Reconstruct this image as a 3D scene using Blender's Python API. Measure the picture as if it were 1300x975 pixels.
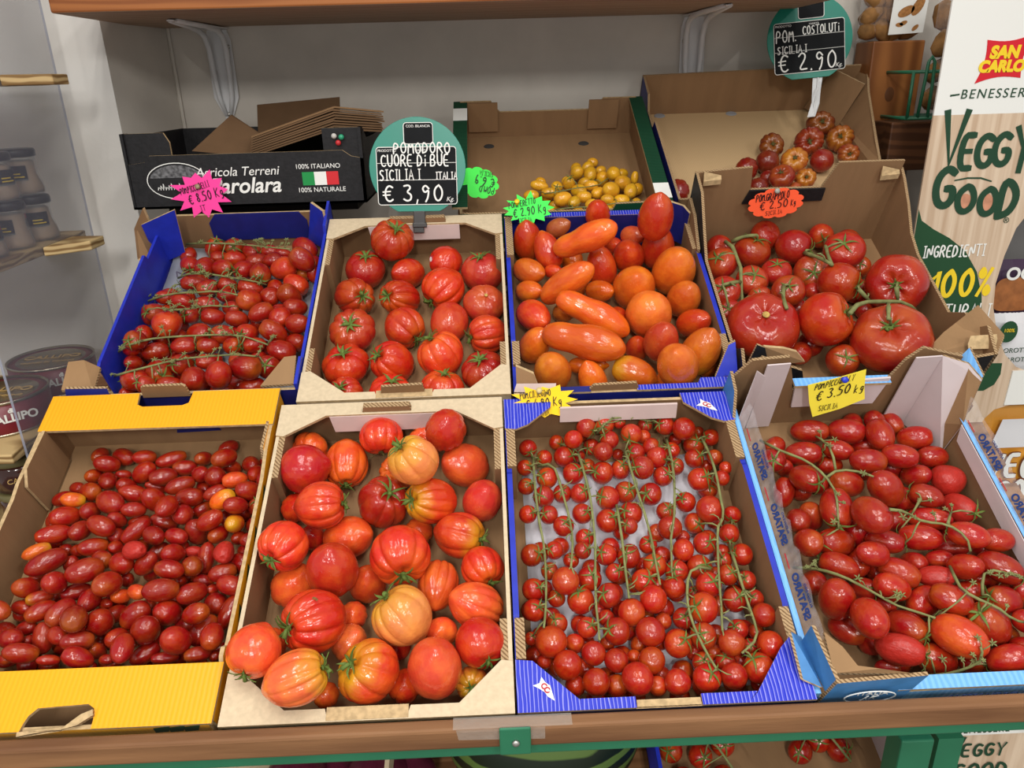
import bpy, bmesh, math, random
from mathutils import Vector, Matrix, Quaternion
for o in list(bpy.data.objects): bpy.data.objects.remove(o, do_unlink=True)
random.seed(11)
SC = bpy.context.scene
COL = SC.collection
R = math.radians
# ---------------------------------------------------------------- camera, world, lamps, exposure
CAM_H = 1.45
FPX = 976.0
_r = Vector((0.99910022, -0.03256066, -0.02717619)); _d = Vector((-0.0372539, -0.36750601, -0.92927471)); _f = Vector((0.02027038, 0.92945099, -0.36838835))
camd = bpy.data.cameras.new('camera'); camd.sensor_width = 36; camd.lens = FPX / 1300 * 36; camd.sensor_fit = 'HORIZONTAL'
camd.clip_start = .02
cam = bpy.data.objects.new('camera', camd); COL.objects.link(cam)
cam.matrix_world = Matrix(((_r.x, -_d.x, -_f.x, 0), (_r.y, -_d.y, -_f.y, 0), (_r.z, -_d.z, -_f.z, CAM_H), (0, 0, 0, 1)))
SC.camera = cam
W = bpy.data.worlds.new('World'); SC.world = W; W.use_nodes = True
W.node_tree.nodes['Background'].inputs[0].default_value = (1.0, .98, .96, 1)
W.node_tree.nodes['Background'].inputs[1].default_value = .55
def tube_lamp(name, loc, length, width, power, col=(1, .97, .93), rz=0):
    l = bpy.data.lights.new(name, 'AREA'); l.shape = 'RECTANGLE'; l.size = width; l.size_y = length; l.energy = power; l.color = col
    o = bpy.data.objects.new(name, l); COL.objects.link(o); o.location = loc; o.rotation_euler = (0, 0, rz)
    return o
for x, y, p in ((-.46, .10, 6.5), (-.34, .10, 6.5), (.50, .05, 6.5), (.62, .05, 6.5), (-.1, -2.0, 36), (.02, -2.0, 36), (-1.7, -1.9, 36), (1.7, -1.9, 36)):  # front tubes shape the highlight bars; the stronger rear tubes are added fill
    tube_lamp('tube_and_fill_lamp', (x, y, 2.55), 1.15, .045, p)
SC.view_settings.view_transform = 'Standard'; SC.view_settings.look = 'None'; SC.view_settings.gamma = 1
SC.view_settings.use_curve_mapping = False
SC.view_settings.exposure = 0.0
# ---------------------------------------------------------------- materials
MT = {}
def lin(c): return tuple(((x / 255) / 12.92 if x / 255 <= .04045 else ((x / 255 + .055) / 1.055) ** 2.4) for x in c) + (1,)
def mat(name, rgb, rough=.6, spec=.3, metal=0, noise=0, nscale=20, bump=0, bscale=60, dark=None, trans=0, alpha=1, stretch=None, coat=0, emit=0):
    if name in MT: return MT[name]
    m = bpy.data.materials.new(name); m.use_nodes = True; nt = m.node_tree; b = nt.nodes['Principled BSDF']; L = nt.links
    c = lin(rgb); b.inputs['Base Color'].default_value = c
    b.inputs['Roughness'].default_value = rough; b.inputs['Specular IOR Level'].default_value = spec; b.inputs['Metallic'].default_value = metal
    b.inputs['Transmission Weight'].default_value = trans; b.inputs['Alpha'].default_value = alpha; b.inputs['Coat Weight'].default_value = coat
    if noise or bump:
        tc = nt.nodes.new('ShaderNodeTexCoord'); mp = nt.nodes.new('ShaderNodeMapping'); L.new(tc.outputs['Object'], mp.inputs[0])
        if stretch: mp.inputs['Scale'].default_value = stretch
    if noise:
        n = nt.nodes.new('ShaderNodeTexNoise'); n.inputs['Scale'].default_value = nscale; n.inputs['Detail'].default_value = 5
        L.new(mp.outputs[0], n.inputs['Vector'])
        mx = nt.nodes.new('ShaderNodeMix'); mx.data_type = 'RGBA'
        d = lin(dark) if dark else tuple(x * (1 - noise) for x in c[:3]) + (1,)
        mx.inputs[6].default_value = d; mx.inputs[7].default_value = c
        rp = nt.nodes.new('ShaderNodeValToRGB'); rp.color_ramp.elements[0].position = .35; rp.color_ramp.elements[1].position = .65
        L.new(n.outputs['Fac'], rp.inputs[0]); L.new(rp.outputs[0], mx.inputs[0]); L.new(mx.outputs[2], b.inputs['Base Color'])
    if bump:
        n2 = nt.nodes.new('ShaderNodeTexNoise'); n2.inputs['Scale'].default_value = bscale; n2.inputs['Detail'].default_value = 3
        L.new(mp.outputs[0], n2.inputs['Vector'])
        bp = nt.nodes.new('ShaderNodeBump'); bp.inputs['Strength'].default_value = bump; bp.inputs['Distance'].default_value = .004
        L.new(n2.outputs['Fac'], bp.inputs['Height']); L.new(bp.outputs[0], b.inputs['Normal'])
    MT[name] = m; return m
def wave_mat(name, c1, c2, scale, axis='X', rough=.7, distort=0, bump=0, spec=.2, prof='SIN', lo=.3, hi=.7, stretch=None):
    if name in MT: return MT[name]
    m = bpy.data.materials.new(name); m.use_nodes = True; nt = m.node_tree; b = nt.nodes['Principled BSDF']; L = nt.links
    b.inputs['Roughness'].default_value = rough; b.inputs['Specular IOR Level'].default_value = spec
    tc = nt.nodes.new('ShaderNodeTexCoord'); mp = nt.nodes.new('ShaderNodeMapping'); L.new(tc.outputs['Object'], mp.inputs[0])
    if stretch: mp.inputs['Scale'].default_value = stretch
    w = nt.nodes.new('ShaderNodeTexWave'); w.bands_direction = axis; w.wave_profile = prof
    w.inputs['Scale'].default_value = scale; w.inputs['Distortion'].default_value = distort; w.inputs['Detail'].default_value = 2; w.inputs['Detail Scale'].default_value = 1.5
    L.new(mp.outputs[0], w.inputs['Vector'])
    rp = nt.nodes.new('ShaderNodeValToRGB'); rp.color_ramp.elements[0].position = lo; rp.color_ramp.elements[1].position = hi
    rp.color_ramp.elements[0].color = lin(c2); rp.color_ramp.elements[1].color = lin(c1)
    L.new(w.outputs['Fac'], rp.inputs[0]); L.new(rp.outputs[0], b.inputs['Base Color'])
    if bump:
        bp = nt.nodes.new('ShaderNodeBump'); bp.inputs['Strength'].default_value = bump; bp.inputs['Distance'].default_value = .002
        L.new(w.outputs['Fac'], bp.inputs['Height']); L.new(bp.outputs[0], b.inputs['Normal'])
    MT[name] = m; return m
def fruit_mat():
    m = bpy.data.materials.new('tomato_skin'); m.use_nodes = True; nt = m.node_tree; b = nt.nodes['Principled BSDF']; L = nt.links
    b.inputs['Roughness'].default_value = .2; b.inputs['Specular IOR Level'].default_value = .5
    oi = nt.nodes.new('ShaderNodeObjectInfo'); tc = nt.nodes.new('ShaderNodeTexCoord')
    sx = nt.nodes.new('ShaderNodeSeparateXYZ'); L.new(tc.outputs['Object'], sx.inputs[0])
    n = nt.nodes.new('ShaderNodeTexNoise'); n.noise_dimensions = '4D'; n.inputs['Scale'].default_value = 1.6; n.inputs['Detail'].default_value = 4
    L.new(tc.outputs['Object'], n.inputs['Vector'])
    ml = nt.nodes.new('ShaderNodeMath'); ml.operation = 'MULTIPLY'; ml.inputs[1].default_value = 40; L.new(oi.outputs['Random'], ml.inputs[0]); L.new(ml.outputs[0], n.inputs['W'])
    # mottling: a slightly deeper and a slightly more orange tone of the object's own colour
    hs = nt.nodes.new('ShaderNodeHueSaturation'); hs.inputs['Hue'].default_value = .515; hs.inputs['Value'].default_value = 1.25; L.new(oi.outputs['Color'], hs.inputs['Color'])
    mx = nt.nodes.new('ShaderNodeMix'); mx.data_type = 'RGBA'; L.new(oi.outputs['Color'], mx.inputs[6]); L.new(hs.outputs[0], mx.inputs[7])
    mr = nt.nodes.new('ShaderNodeMapRange'); mr.inputs[1].default_value = .4; mr.inputs[2].default_value = .75; L.new(n.outputs['Fac'], mr.inputs[0]); L.new(mr.outputs[0], mx.inputs[0])
    # unripe shoulder round the stem, as strong as the object's alpha
    ad = nt.nodes.new('ShaderNodeMath'); ad.operation = 'MULTIPLY_ADD'; ad.inputs[1].default_value = .9; ad.inputs[2].default_value = -.45; L.new(n.outputs['Fac'], ad.inputs[0])
    a2 = nt.nodes.new('ShaderNodeMath'); a2.operation = 'ADD'; L.new(sx.outputs[2], a2.inputs[0]); L.new(ad.outputs[0], a2.inputs[1])
    m2 = nt.nodes.new('ShaderNodeMapRange'); m2.inputs[1].default_value = .25; m2.inputs[2].default_value = 1.0; L.new(a2.outputs[0], m2.inputs[0])
    m3 = nt.nodes.new('ShaderNodeMath'); m3.operation = 'MULTIPLY'; L.new(m2.outputs[0], m3.inputs[0]); L.new(oi.outputs['Alpha'], m3.inputs[1])
    mx2 = nt.nodes.new('ShaderNodeMix'); mx2.data_type = 'RGBA'; mx2.inputs[7].default_value = lin((196, 148, 30)); L.new(mx.outputs[2], mx2.inputs[6]); L.new(m3.outputs[0], mx2.inputs[0])
    L.new(mx2.outputs[2], b.inputs['Base Color'])
    n2 = nt.nodes.new('ShaderNodeTexNoise'); n2.inputs['Scale'].default_value = 5; L.new(tc.outputs['Object'], n2.inputs['Vector'])
    bp = nt.nodes.new('ShaderNodeBump'); bp.inputs['Strength'].default_value = .07; bp.inputs['Distance'].default_value = .02; L.new(n2.outputs['Fac'], bp.inputs['Height']); L.new(bp.outputs[0], b.inputs['Normal'])
    MT['skin'] = m; return m
SKIN = fruit_mat()
WRINK = mat('wrinkled_skin', (176, 42, 32), .32, .4, noise=.15, nscale=3, bump=.3, bscale=3.5)
CALYX = mat('calyx_green', (104, 126, 58), .6, .2, noise=.35, nscale=60)
CALYX_DRY = mat('dried_calyx', (96, 92, 52), .7, .15, noise=.4, nscale=60)
VINE = mat('vine_green', (132, 136, 86), .6, .2, noise=.3, nscale=90)
KRAFT = mat('kraft_board', (148, 116, 82), .8, .15, noise=.10, nscale=40, bump=.1, bscale=200, stretch=(1, .15, 1))
KRAFT_V = mat('kraft_board_upright', (142, 110, 78), .8, .15, noise=.10, nscale=40, bump=.1, bscale=200, stretch=(1, 1, .15))
CORR = wave_mat('corrugated_edge', (172, 144, 108), (112, 86, 58), 120, 'DIAGONAL', .85, 2.5, .3, lo=.1, hi=.55)
EDGE = mat('board_edge', (196, 168, 126), .85, .1, noise=.3, nscale=150)
BEIGE = mat('pale_board', (206, 187, 156), .8, .15, noise=.12, nscale=160, bump=.1, bscale=300)
PINKW = mat('pinkish_white_board', (204, 184, 178), .75, .2, noise=.08, nscale=30)
YEL = wave_mat('yellow_print', (238, 164, 16), (234, 159, 13), 62, 'X', .42, .8, .10, .4)
BLU = mat('blue_print', (34, 50, 178), .45, .35, noise=.2, nscale=40)
BLUS = wave_mat('blue_print_scuffed', (34, 48, 184), (138, 138, 214), 75, 'X', .45, 3, .3, .35, lo=.0, hi=.22, stretch=(1, .25, 1))
BLUD = mat('dark_blue_print', (28, 34, 112), .5, .3, noise=.2, nscale=40)
LBL = wave_mat('light_blue_print', (120, 178, 232), (104, 164, 224), 50, 'X', .45, 2, .2, .3)
MBL = mat('mid_blue_print', (72, 132, 190), .5, .3, noise=.15, nscale=60)
WBOARD = mat('white_board', (206, 192, 192), .6, .25, noise=.06, nscale=20)
BLACKB = mat('black_print', (30, 29, 31), .55, .3, noise=.4, nscale=120, bump=.1, bscale=200)
GREENB = wave_mat('green_print', (22, 72, 48), (12, 50, 32), 90, 'Y', .55, 0, .1, .3)
INKW = mat('white_ink', (232, 232, 226), .6)
INKK = mat('black_ink', (22, 20, 24), .5)
INKG = mat('green_ink', (30, 66, 44), .6)
INKB = mat('blue_ink', (38, 62, 120), .6)
INKR = mat('red_ink', (178, 40, 52), .6)
INKY = mat('yellow_ink', (240, 206, 40), .6)
TEAL = mat('teal_plastic', (14, 128, 108), .35, .5, noise=.06, nscale=8)
SLATE = mat('black_slate', (22, 24, 26), .6, .12, noise=.3, nscale=25)
WALLM = mat('wall_paint', (214, 211, 205), .75, .2, noise=.03, nscale=3, bump=.12, bscale=60)
WALLB = mat('scuffed_wall_paint', (206, 199, 188), .75, .2, noise=.12, nscale=9)
WOODO = wave_mat('orange_wood', (162, 100, 52), (136, 78, 38), 3, 'Z', .5, 9, .05, .3, lo=.1, hi=.9, stretch=(.5, 6, 6))
WOODU = wave_mat('worn_wood_underside', (172, 148, 126), (152, 128, 108), 3, 'Y', .7, 8, 0, .2, lo=.1, hi=.9, stretch=(.3, 4, 4))
WOODB = wave_mat('brown_board', (140, 100, 66), (108, 72, 44), 4, 'Z', .6, 8, .1, .25, lo=.1, hi=.9, stretch=(.4, 8, 8))
PINE = wave_mat('varnished_pine', (156, 100, 52), (118, 70, 34), 3, 'X', .45, 14, .05, .35, lo=.05, hi=.95, stretch=(1.6, 1.6, .22))
DWOOD = wave_mat('dark_varnished_wood', (98, 62, 38), (74, 45, 27), 4, 'Z', .5, 6, .05, .3, stretch=(.5, 4, 4))
PLY = wave_mat('olive_ply', (200, 172, 122), (132, 102, 62), 14, 'Z', .6, 7, .05, .25, lo=.15, hi=.8, stretch=(.5, .5, 2.2))
GMET = mat('green_metal', (38, 110, 78), .4, .5, noise=.15, nscale=12)
WMET = mat('white_metal', (214, 214, 214), .4, .5)
STEEL = mat('zinc_steel', (180, 178, 172), .3, .5, metal=.8)
ACRYL = mat('acrylic_reflection_grey', (136, 138, 150), .12, .5, alpha=.26)  # clear sheet; its grey stands in for dull, hazy reflections
ACRE = mat('acrylic_edge', (150, 154, 170), .3, .5, alpha=.75)
FILM = mat('clear_film', (240, 240, 246), .06, .6, alpha=.07, bump=.4, bscale=40)
PAPERB = mat('brown_paper', (104, 79, 56), .8, .15, noise=.12, nscale=25, bump=.15, bscale=30)
PAPERW = mat('white_tissue', (206, 206, 212), .7, .2, noise=.12, nscale=18, bump=.7, bscale=30)
# ---------------------------------------------------------------- mesh builder
class MB:
    def __init__(s): s.v = []; s.f = []; s.m = []
    def poly(s, pts, mi=0):
        b = len(s.v); s.v += [tuple(p) for p in pts]; s.f.append(tuple(range(b, b + len(pts)))); s.m.append(mi)
    def slab(s, pts, th, mi=(0, 0, 0)):
        pts = [Vector(p) for p in pts]; th = Vector(th); n = len(pts); b = len(s.v)
        s.v += [tuple(p) for p in pts] + [tuple(p + th) for p in pts]
        nr = Vector((0, 0, 0))
        for i in range(n): nr += pts[i].cross(pts[(i + 1) % n])
        fl = nr.dot(th) > 0
        A = tuple(range(b, b + n)); B = tuple(range(b + n, b + 2 * n))
        s.f.append(A[::-1] if fl else A); s.m.append(mi[0]); s.f.append(B if fl else B[::-1]); s.m.append(mi[1])
        for i in range(n):
            j = (i + 1) % n; q = (b + i, b + j, b + n + j, b + n + i)
            s.f.append(q if fl else q[::-1]); s.m.append(mi[2])
    def box(s, c, d, mi=0, rot=None):
        hx, hy, hz = d[0] / 2, d[1] / 2, d[2] / 2; b = len(s.v)
        for x in (-hx, hx):
            for y in (-hy, hy):
                for z in (-hz, hz):
                    p = Vector((x, y, z)); p = rot @ p if rot else p; s.v.append(tuple(p + Vector(c)))
        for q in ((0, 1, 3, 2), (4, 6, 7, 5), (0, 4, 5, 1), (2, 3, 7, 6), (0, 2, 6, 4), (1, 5, 7, 3)):
            s.f.append(tuple(b + i for i in q)); s.m.append(mi)
    def tube(s, pts, rad, seg=6, mi=0):
        pts = [Vector(p) for p in pts]; n = len(pts)
        if n < 2: return
        if not hasattr(rad, '__len__'): rad = [rad] * n
        b = len(s.v); up = None
        for i, p in enumerate(pts):
            t = (pts[min(i + 1, n - 1)] - pts[max(i - 1, 0)]); t = t.normalized() if t.length > 1e-9 else Vector((0, 0, 1))
            if up is None:
                up = t.cross(Vector((0, 0, 1)) if abs(t.z) < .9 else Vector((1, 0, 0))).normalized()
            up = (up - t * up.dot(t)); up = up.normalized() if up.length > 1e-6 else t.orthogonal().normalized()
            w = t.cross(up)
            for k in range(seg):
                a = 2 * math.pi * k / seg; s.v.append(tuple(p + (up * math.cos(a) + w * math.sin(a)) * rad[i]))
        for i in range(n - 1):
            for k in range(seg):
                k2 = (k + 1) % seg; s.f.append((b + i * seg + k, b + i * seg + k2, b + (i + 1) * seg + k2, b + (i + 1) * seg + k)); s.m.append(mi)
        s.f.append(tuple(b + k for k in range(seg))[::-1]); s.m.append(mi); s.f.append(tuple(b + (n - 1) * seg + k for k in range(seg))); s.m.append(mi)
    def lathe(s, prof, seg=32, mi=0, fn=None, c=(0, 0, 0)):
        # prof: list of (r, z[, mi]) from bottom to top
        b = len(s.v); n = len(prof)
        for r, z, *_ in prof:
            for k in range(seg):
                a = 2 * math.pi * k / seg; q = fn(r, z, a) if fn else (r * math.cos(a), r * math.sin(a), z)
                s.v.append((q[0] + c[0], q[1] + c[1], q[2] + c[2]))
        for i in range(n - 1):
            mm = prof[i + 1][2] if len(prof[i + 1]) > 2 else mi
            for k in range(seg):
                k2 = (k + 1) % seg; s.f.append((b + i * seg + k, b + i * seg + k2, b + (i + 1) * seg + k2, b + (i + 1) * seg + k)); s.m.append(mm)
        s.f.append(tuple(b + k for k in range(seg))[::-1]); s.m.append(prof[0][2] if len(prof[0]) > 2 else mi)
        s.f.append(tuple(b + (n - 1) * seg + k for k in range(seg))); s.m.append(prof[-1][2] if len(prof[-1]) > 2 else mi)
    def mesh(s, name, mats, smooth=False):
        me = bpy.data.meshes.new(name); me.from_pydata(s.v, [], s.f)
        for m in mats: me.materials.append(m)
        me.polygons.foreach_set('material_index', s.m)
        if smooth: me.polygons.foreach_set('use_smooth', [True] * len(s.f))
        me.update(); return me
    def build(s, name, mats, parent=None, smooth=False, label=None):
        if not isinstance(mats, (list, tuple)): mats = [mats]
        o = bpy.data.objects.new(name, s.mesh(name, mats, smooth)); COL.objects.link(o)
        if parent: o.parent = parent
        if label: o['label'] = label
        return o
def bevel(o, w=.002, seg=2):
    md = o.modifiers.new('bevel', 'BEVEL'); md.width = w; md.segments = seg; md.limit_method = 'ANGLE'; md.angle_limit = R(50); return o
def tag(o, label, cat, group=None, kind=None):
    o['label'] = label; o['category'] = cat
    if group: o['group'] = group
    if kind: o['kind'] = kind
    return o
def struct(o, label=None):
    o['kind'] = 'structure'
    if label: o['label'] = label
    return o
def empty(name, loc=(0, 0, 0), rot=None):
    e = bpy.data.objects.new(name, None); COL.objects.link(e); e.empty_display_size = .02
    M = (rot.to_4x4() if rot else Matrix.Identity(4)); M.translation = Vector(loc); e.matrix_world = M
    return e
def frame(loc, normal, up=(0, 0, 1), roll=0):
    z = Vector(normal).normalized(); u = Vector(up); x = u.cross(z).normalized(); y = z.cross(x)
    M = Matrix((x, y, z)).transposed() @ Matrix.Rotation(R(roll), 3, 'Z')
    return M
ANG = R(27.5)
TILT = Matrix.Rotation(ANG, 3, 'X')
P0 = Vector((0, .607, CAM_H - .586))
EU, EV, EW = Vector((1, 0, 0)), Vector((0, math.cos(ANG), math.sin(ANG))), Vector((0, -math.sin(ANG), math.cos(ANG)))
def wor(u, v, w): return P0 + EU * u + EV * v + EW * w
def at(x, y, Y):   # the point at depth Y that the photograph shows at x, y
    d = _r * 0 + Vector((0, 0, 0)); dx, dy = x - 650, y - 487.5
    d = Vector((_r.x, _r.y, _r.z)) * dx + Vector((_d.x, _d.y, _d.z)) * dy + Vector((_f.x, _f.y, _f.z)) * FPX
    return Vector((0, 0, CAM_H)) + d * (Y / d.y)
# ---------------------------------------------------------------- writing
GL = {'A': '0,0 2,6 4,0|.8,2.2 3.2,2.2', 'B': '0,0 0,6 2.6,6 3.4,4.8 2.4,3.2 0,3.2|2.4,3.2 3.8,1.8 2.8,0 0,0', 'C': '3.8,5.2 2.2,6 .6,4.8 .2,2.6 1,.6 2.6,0 3.8,.8',
'D': '0,0 .2,6 2.4,5.4 3.8,3.2 2.6,.6 0,0', 'E': '3.4,6 .2,6 0,0 3.4,0|.1,3.1 2.8,3.1', 'F': '3.4,6 .2,6 0,0|.1,3.1 2.6,3.1', 'G': '3.6,5.2 2.2,6 .6,4.8 .2,2.6 1,.5 2.6,0 3.8,1 3.8,2.8 2.4,2.8', 'H': '0,0 0,6|4,0 4,6|0,3 4,3',
'i': '1,0 1,3.4|1,5 1.2,5.3', 'c': '2.6,3.4 1,3.6 .4,1.6 1.2,.1 2.8,.6', 'l': '1,6 .8,0', 'a': '2.8,3 1.4,3.6 .4,1.8 1.2,.1 2.6,1.2 2.8,3.4 3,.1', 'I': '1.2,0 1.2,6|.4,6 2,6|.4,0 2,0', 'L': '.4,6 .2,0 3.4,0', 'M': '0,0 .6,6 2,2.4 3.6,6 4,0', 'N': '0,0 .2,6 3.6,0 3.8,6', 'O': '2,6 .5,4.8 .1,2.8 .8,.6 2.2,0 3.6,1.2 3.9,3.4 3,5.6 2,6',
'P': '0,0 .3,6 2.6,5.8 3.6,4.4 2.6,2.9 .2,2.8', 'R': '0,0 .3,6 2.6,5.8 3.6,4.4 2.6,3.1 .2,2.9 1.6,2.9 3.8,0', 'S': '3.4,5.4 2,6 .6,5 .8,3.7 2.8,2.6 3.4,1.2 2.2,0 .4,.4', 'T': '0,6 4,6|2,6 1.9,0',
'U': '.2,6 .2,1.6 1.4,0 3,.2 3.8,1.8 3.8,6', 'V': '0,6 1.8,0 3.8,6', 'Y': '.2,6 2,3 3.8,6|2,3 1.8,0', 'K': '.2,0 .4,6|3.6,5.6 .5,2.6 3.6,0', 'Z': '0,6 4,6 0,0 4,0', 'Q': '2,6 .5,4.8 .1,2.8 .8,.6 2.2,0 3.6,1.2 3.9,3.4 3,5.6 2,6|2.4,1.6 4,-.4',
'0': '2.2,6 .6,4.8 .2,2.6 1,.4 2.4,.2 3.6,2 3.6,4.4 2.2,6', '1': '.8,4.6 2.2,6 2,0', '2': '.4,4.8 1.6,6 3.2,5.4 3,3.6 .2,.2 3.8,.4', '3': '.4,5.6 2.4,6 3.2,4.8 1.4,3.4 3.4,2.4 3.2,.6 1.6,0 .2,.8', '4': '2.6,6 .2,2.2 3.8,2.2|3,3.8 2.6,-.2', '5': '3.4,6 .8,6 .6,3.6 2.8,3.6 3.6,2 2.6,.2 .4,.2',
'6': '3,6 .8,3.6 .4,1.4 1.8,0 3.4,1.2 2.8,2.8 .8,2.4', '8': '2,3.2 .6,4.6 2,6 3.2,4.8 2,3.2 .4,1.6 2,0 3.6,1.4 2,3.2', '9': '3.4,4.6 2,6 .6,4.6 1.8,3 3.4,4.4 3,1.4 2,-.2',
'€': '3.8,5.2 2.4,6 1,4.8 .6,2.6 1.2,.6 2.6,0 3.8,.8|-.2,3.6 2.8,3.8|-.2,2.4 2.6,2.5', '.': '.2,.1 .5,.1 .4,.4', ',': '.6,.6 .2,-.8', 'k': '.4,0 .4,6|2.8,3.4 .5,1.8 3,0', 'g': '3,3.4 1.4,3.8 .6,2.2 1.6,.8 3,1.6 3,3.6 2.8,-1.4 .8,-1.4', '-': '.4,3 3.4,3', '%': '3.6,6 .4,0|1,6 .2,5 1,4 1.8,5 1,6|3,2 2.2,1 3,0 3.8,1 3,2', '°': '1,6 .4,5 1.4,4.6 1,6'}
def strokes(mb, text, x, y, h, wr=.62, th=None, z=.0012, jit=.06, slope=0, gap=.35, mi=0, rnd=None, xs=None, grow=0):
    rnd = rnd or random.Random(hash(text) % 1000 if False else len(text) * 7 + 3)
    th = th or h * .1; k = h / 6; cx = x
    for ch in text:
        if ch == ' ': cx += h * wr * .7; continue
        g = GL.get(ch)
        if not g: continue
        kx = h * wr / 4; dy = rnd.uniform(-jit, jit) * h
        for st in g.split('|'):
            pts = []
            for q in st.split():
                a, b = map(float, q.split(',')); px = cx + a * kx; pts.append(Vector((px, y + dy + b * k + slope * (px - x), z)))
            # smooth corner cutting
            if len(pts) > 3:
                for _ in range(2):
                    q = [pts[0]]
                    for i in range(len(pts) - 1): q += [pts[i] * .75 + pts[i + 1] * .25, pts[i] * .25 + pts[i + 1] * .75]
                    q.append(pts[-1]); pts = q
            ribbon(mb, pts, th, mi)
        wd = max(float(q.split(',')[0]) for st in g.split('|') for q in st.split()) if ch in 'I.,1il' else 4
        cx += (wd * kx) + h * wr * gap
    return cx
def ribbon(mb, pts, th, mi=0, d=.0006):
    n = len(pts); b = len(mb.v); L_, R_ = [], []; zo = .00003 * (b % 97) / 4 + .00002
    pts = [p + Vector((0, 0, zo + i_ * .000004)) for i_, p in enumerate(pts)]
    for i in range(n):
        t = pts[min(i + 1, n - 1)] - pts[max(i - 1, 0)]; t.z = 0
        t = t.normalized() if t.length > 1e-9 else Vector((1, 0, 0)); s = Vector((-t.y, t.x, 0)) * th / 2
        e = t * th * .35 * (-1 if i == 0 else 1 if i == n - 1 else 0); q = .75 if i in (0, n - 1) else 1
        L_.append(pts[i] + e + s * q); R_.append(pts[i] + e - s * q)
    for i in range(n): mb.v += [tuple(L_[i]), tuple(R_[i])]
    for i in range(n - 1):
        a = b + 2 * i; mb.f.append((a, a + 1, a + 3, a + 2)); mb.m.append(mi)
def print_text(text, size, parent, m, loc=(0, 0, .001), rot=0, name='lettering', mirror=False, shear=0, bold=0, align='CENTER', spacing=1, mw=None):
    c = bpy.data.curves.new(name, 'FONT'); c.body = text; c.size = size; c.align_x = align; c.align_y = 'CENTER'; c.extrude = .0003; c.shear = shear; c.offset = bold; c.space_character = spacing
    o = bpy.data.objects.new(name, c); COL.objects.link(o)
    dg = bpy.context.evaluated_depsgraph_get(); me = bpy.data.meshes.new_from_object(o.evaluated_get(dg)); bpy.data.objects.remove(o, do_unlink=True)
    me.materials.clear(); me.materials.append(m)
    M = Matrix.Translation(Vector(loc)) @ Matrix.Rotation(R(rot), 4, 'Z')
    if mirror: M = M @ Matrix.Scale(-1, 4, (1, 0, 0))
    if mw: M = Matrix.Translation(Vector(loc)) @ mw.to_4x4()
    me.transform(M)
    if mirror: me.flip_normals()
    q = bpy.data.objects.new(name, me); COL.objects.link(q); q.parent = parent
    return q
# ---------------------------------------------------------------- the room
mb = MB(); mb.slab([(-.645, 1.75, 0), (1.9, 1.75, 0), (1.9, 1.75, 2.75), (-.645, 1.75, 2.75)], (0, .1, 0)); struct(mb.build('wall_back', WALLB))
mb = MB(); mb.slab([(-1.9, 1.54, 0), (-.685, 1.54, 0), (-.685, 1.54, 2.75), (-1.9, 1.54, 2.75)], (0, .31, 0)); struct(mb.build('wall_left', WALLM))
mb = MB(); mb.slab([(-.685, 1.541, 0), (-.646, 1.749, 0), (-.646, 1.749, 2.75), (-.685, 1.541, 2.75)], (-.03, .006, 0)); struct(mb.build('wall_left_return', WALLB))
mb = MB(); mb.tube([(-.642, 1.7455, .9), (-.643, 1.7455, 1.6)], .004, 6); struct(mb.build('trim_1', WALLB))
mb = MB(); mb.slab([(-1.9, -1.2, 0), (1.9, -1.2, 0), (1.9, 1.75, 0), (-1.9, 1.75, 0)], (0, 0, -.1)); struct(mb.build('floor', mat('floor_tile', (110, 104, 98), .5, .3, noise=.2, nscale=6)))
# ---------------------------------------------------------------- wall shelf and its brackets
e = empty('wall_shelf', (0, 1.55, 1.565)); tag(e, 'orange-brown wooden shelf plank above the crates, across the top', 'shelf')
mb = MB(); mb.slab([(-.673, -.20, 0), (.62, -.20, 0), (.62, .19, 0), (-.673, .19, 0)], (0, 0, .034), (1, 0, 0)); bevel(mb.build('plank', [WOODO, WOODU], e), .003)
def bracket(X, label):
    e = empty('shelf_bracket', (X, 1.748, 1.48)); tag(e, label, 'shelf bracket', 'pressed steel shelf brackets')
    mb = MB(); prof = []
    for sx in (-1, 1):
        pts = [(.0045 * sx, -.004, -.085), (.013 * sx, -.008, -.05), (.016 * sx, -.011, .0), (.017 * sx, -.014, .045), (.018 * sx, -.03, .068), (.018 * sx, -.06, .077), (.015 * sx, -.12, .080), (.006 * sx, -.235, .082)]
        mb.tube(pts, [.004, .005, .006, .006, .006, .006, .005, .004], 8)
    mb.build('rib', WMET, e, True)
    mb = MB(); mb.slab([(-.007, -.001, -.092), (.007, -.001, -.092), (.026, -.001, -.05), (.026, -.001, .06), (.02, -.001, .08), (-.02, -.001, .08), (-.026, -.001, .06), (-.026, -.001, -.05)], (0, -.002, 0)); bevel(mb.build('wall_plate', WMET, e), .001)
    mb = MB(); mb.slab([(-.026, -.003, .0825), (.026, -.003, .0825), (.02, -.16, .0825), (.006, -.25, .0825), (-.006, -.25, .0825), (-.02, -.16, .0825)], (0, 0, -.002)); mb.build('arm', WMET, e)
    for x, z in ((-.019, .035), (.019, .048), (0, -.083)):
        mb = MB(); mb.lathe([(.0045, 0), (.0042, .0015), (.002, .0025)], 12); q = mb.build('screw', STEEL, e, True); q.location = (x, -.0035, z); q.rotation_euler = (R(90), 0, 0)
bracket(-.545, 'white metal bracket under the shelf above the black crate')
bracket(.437, 'white metal bracket under the shelf beside the upper teal price sign')
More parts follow.
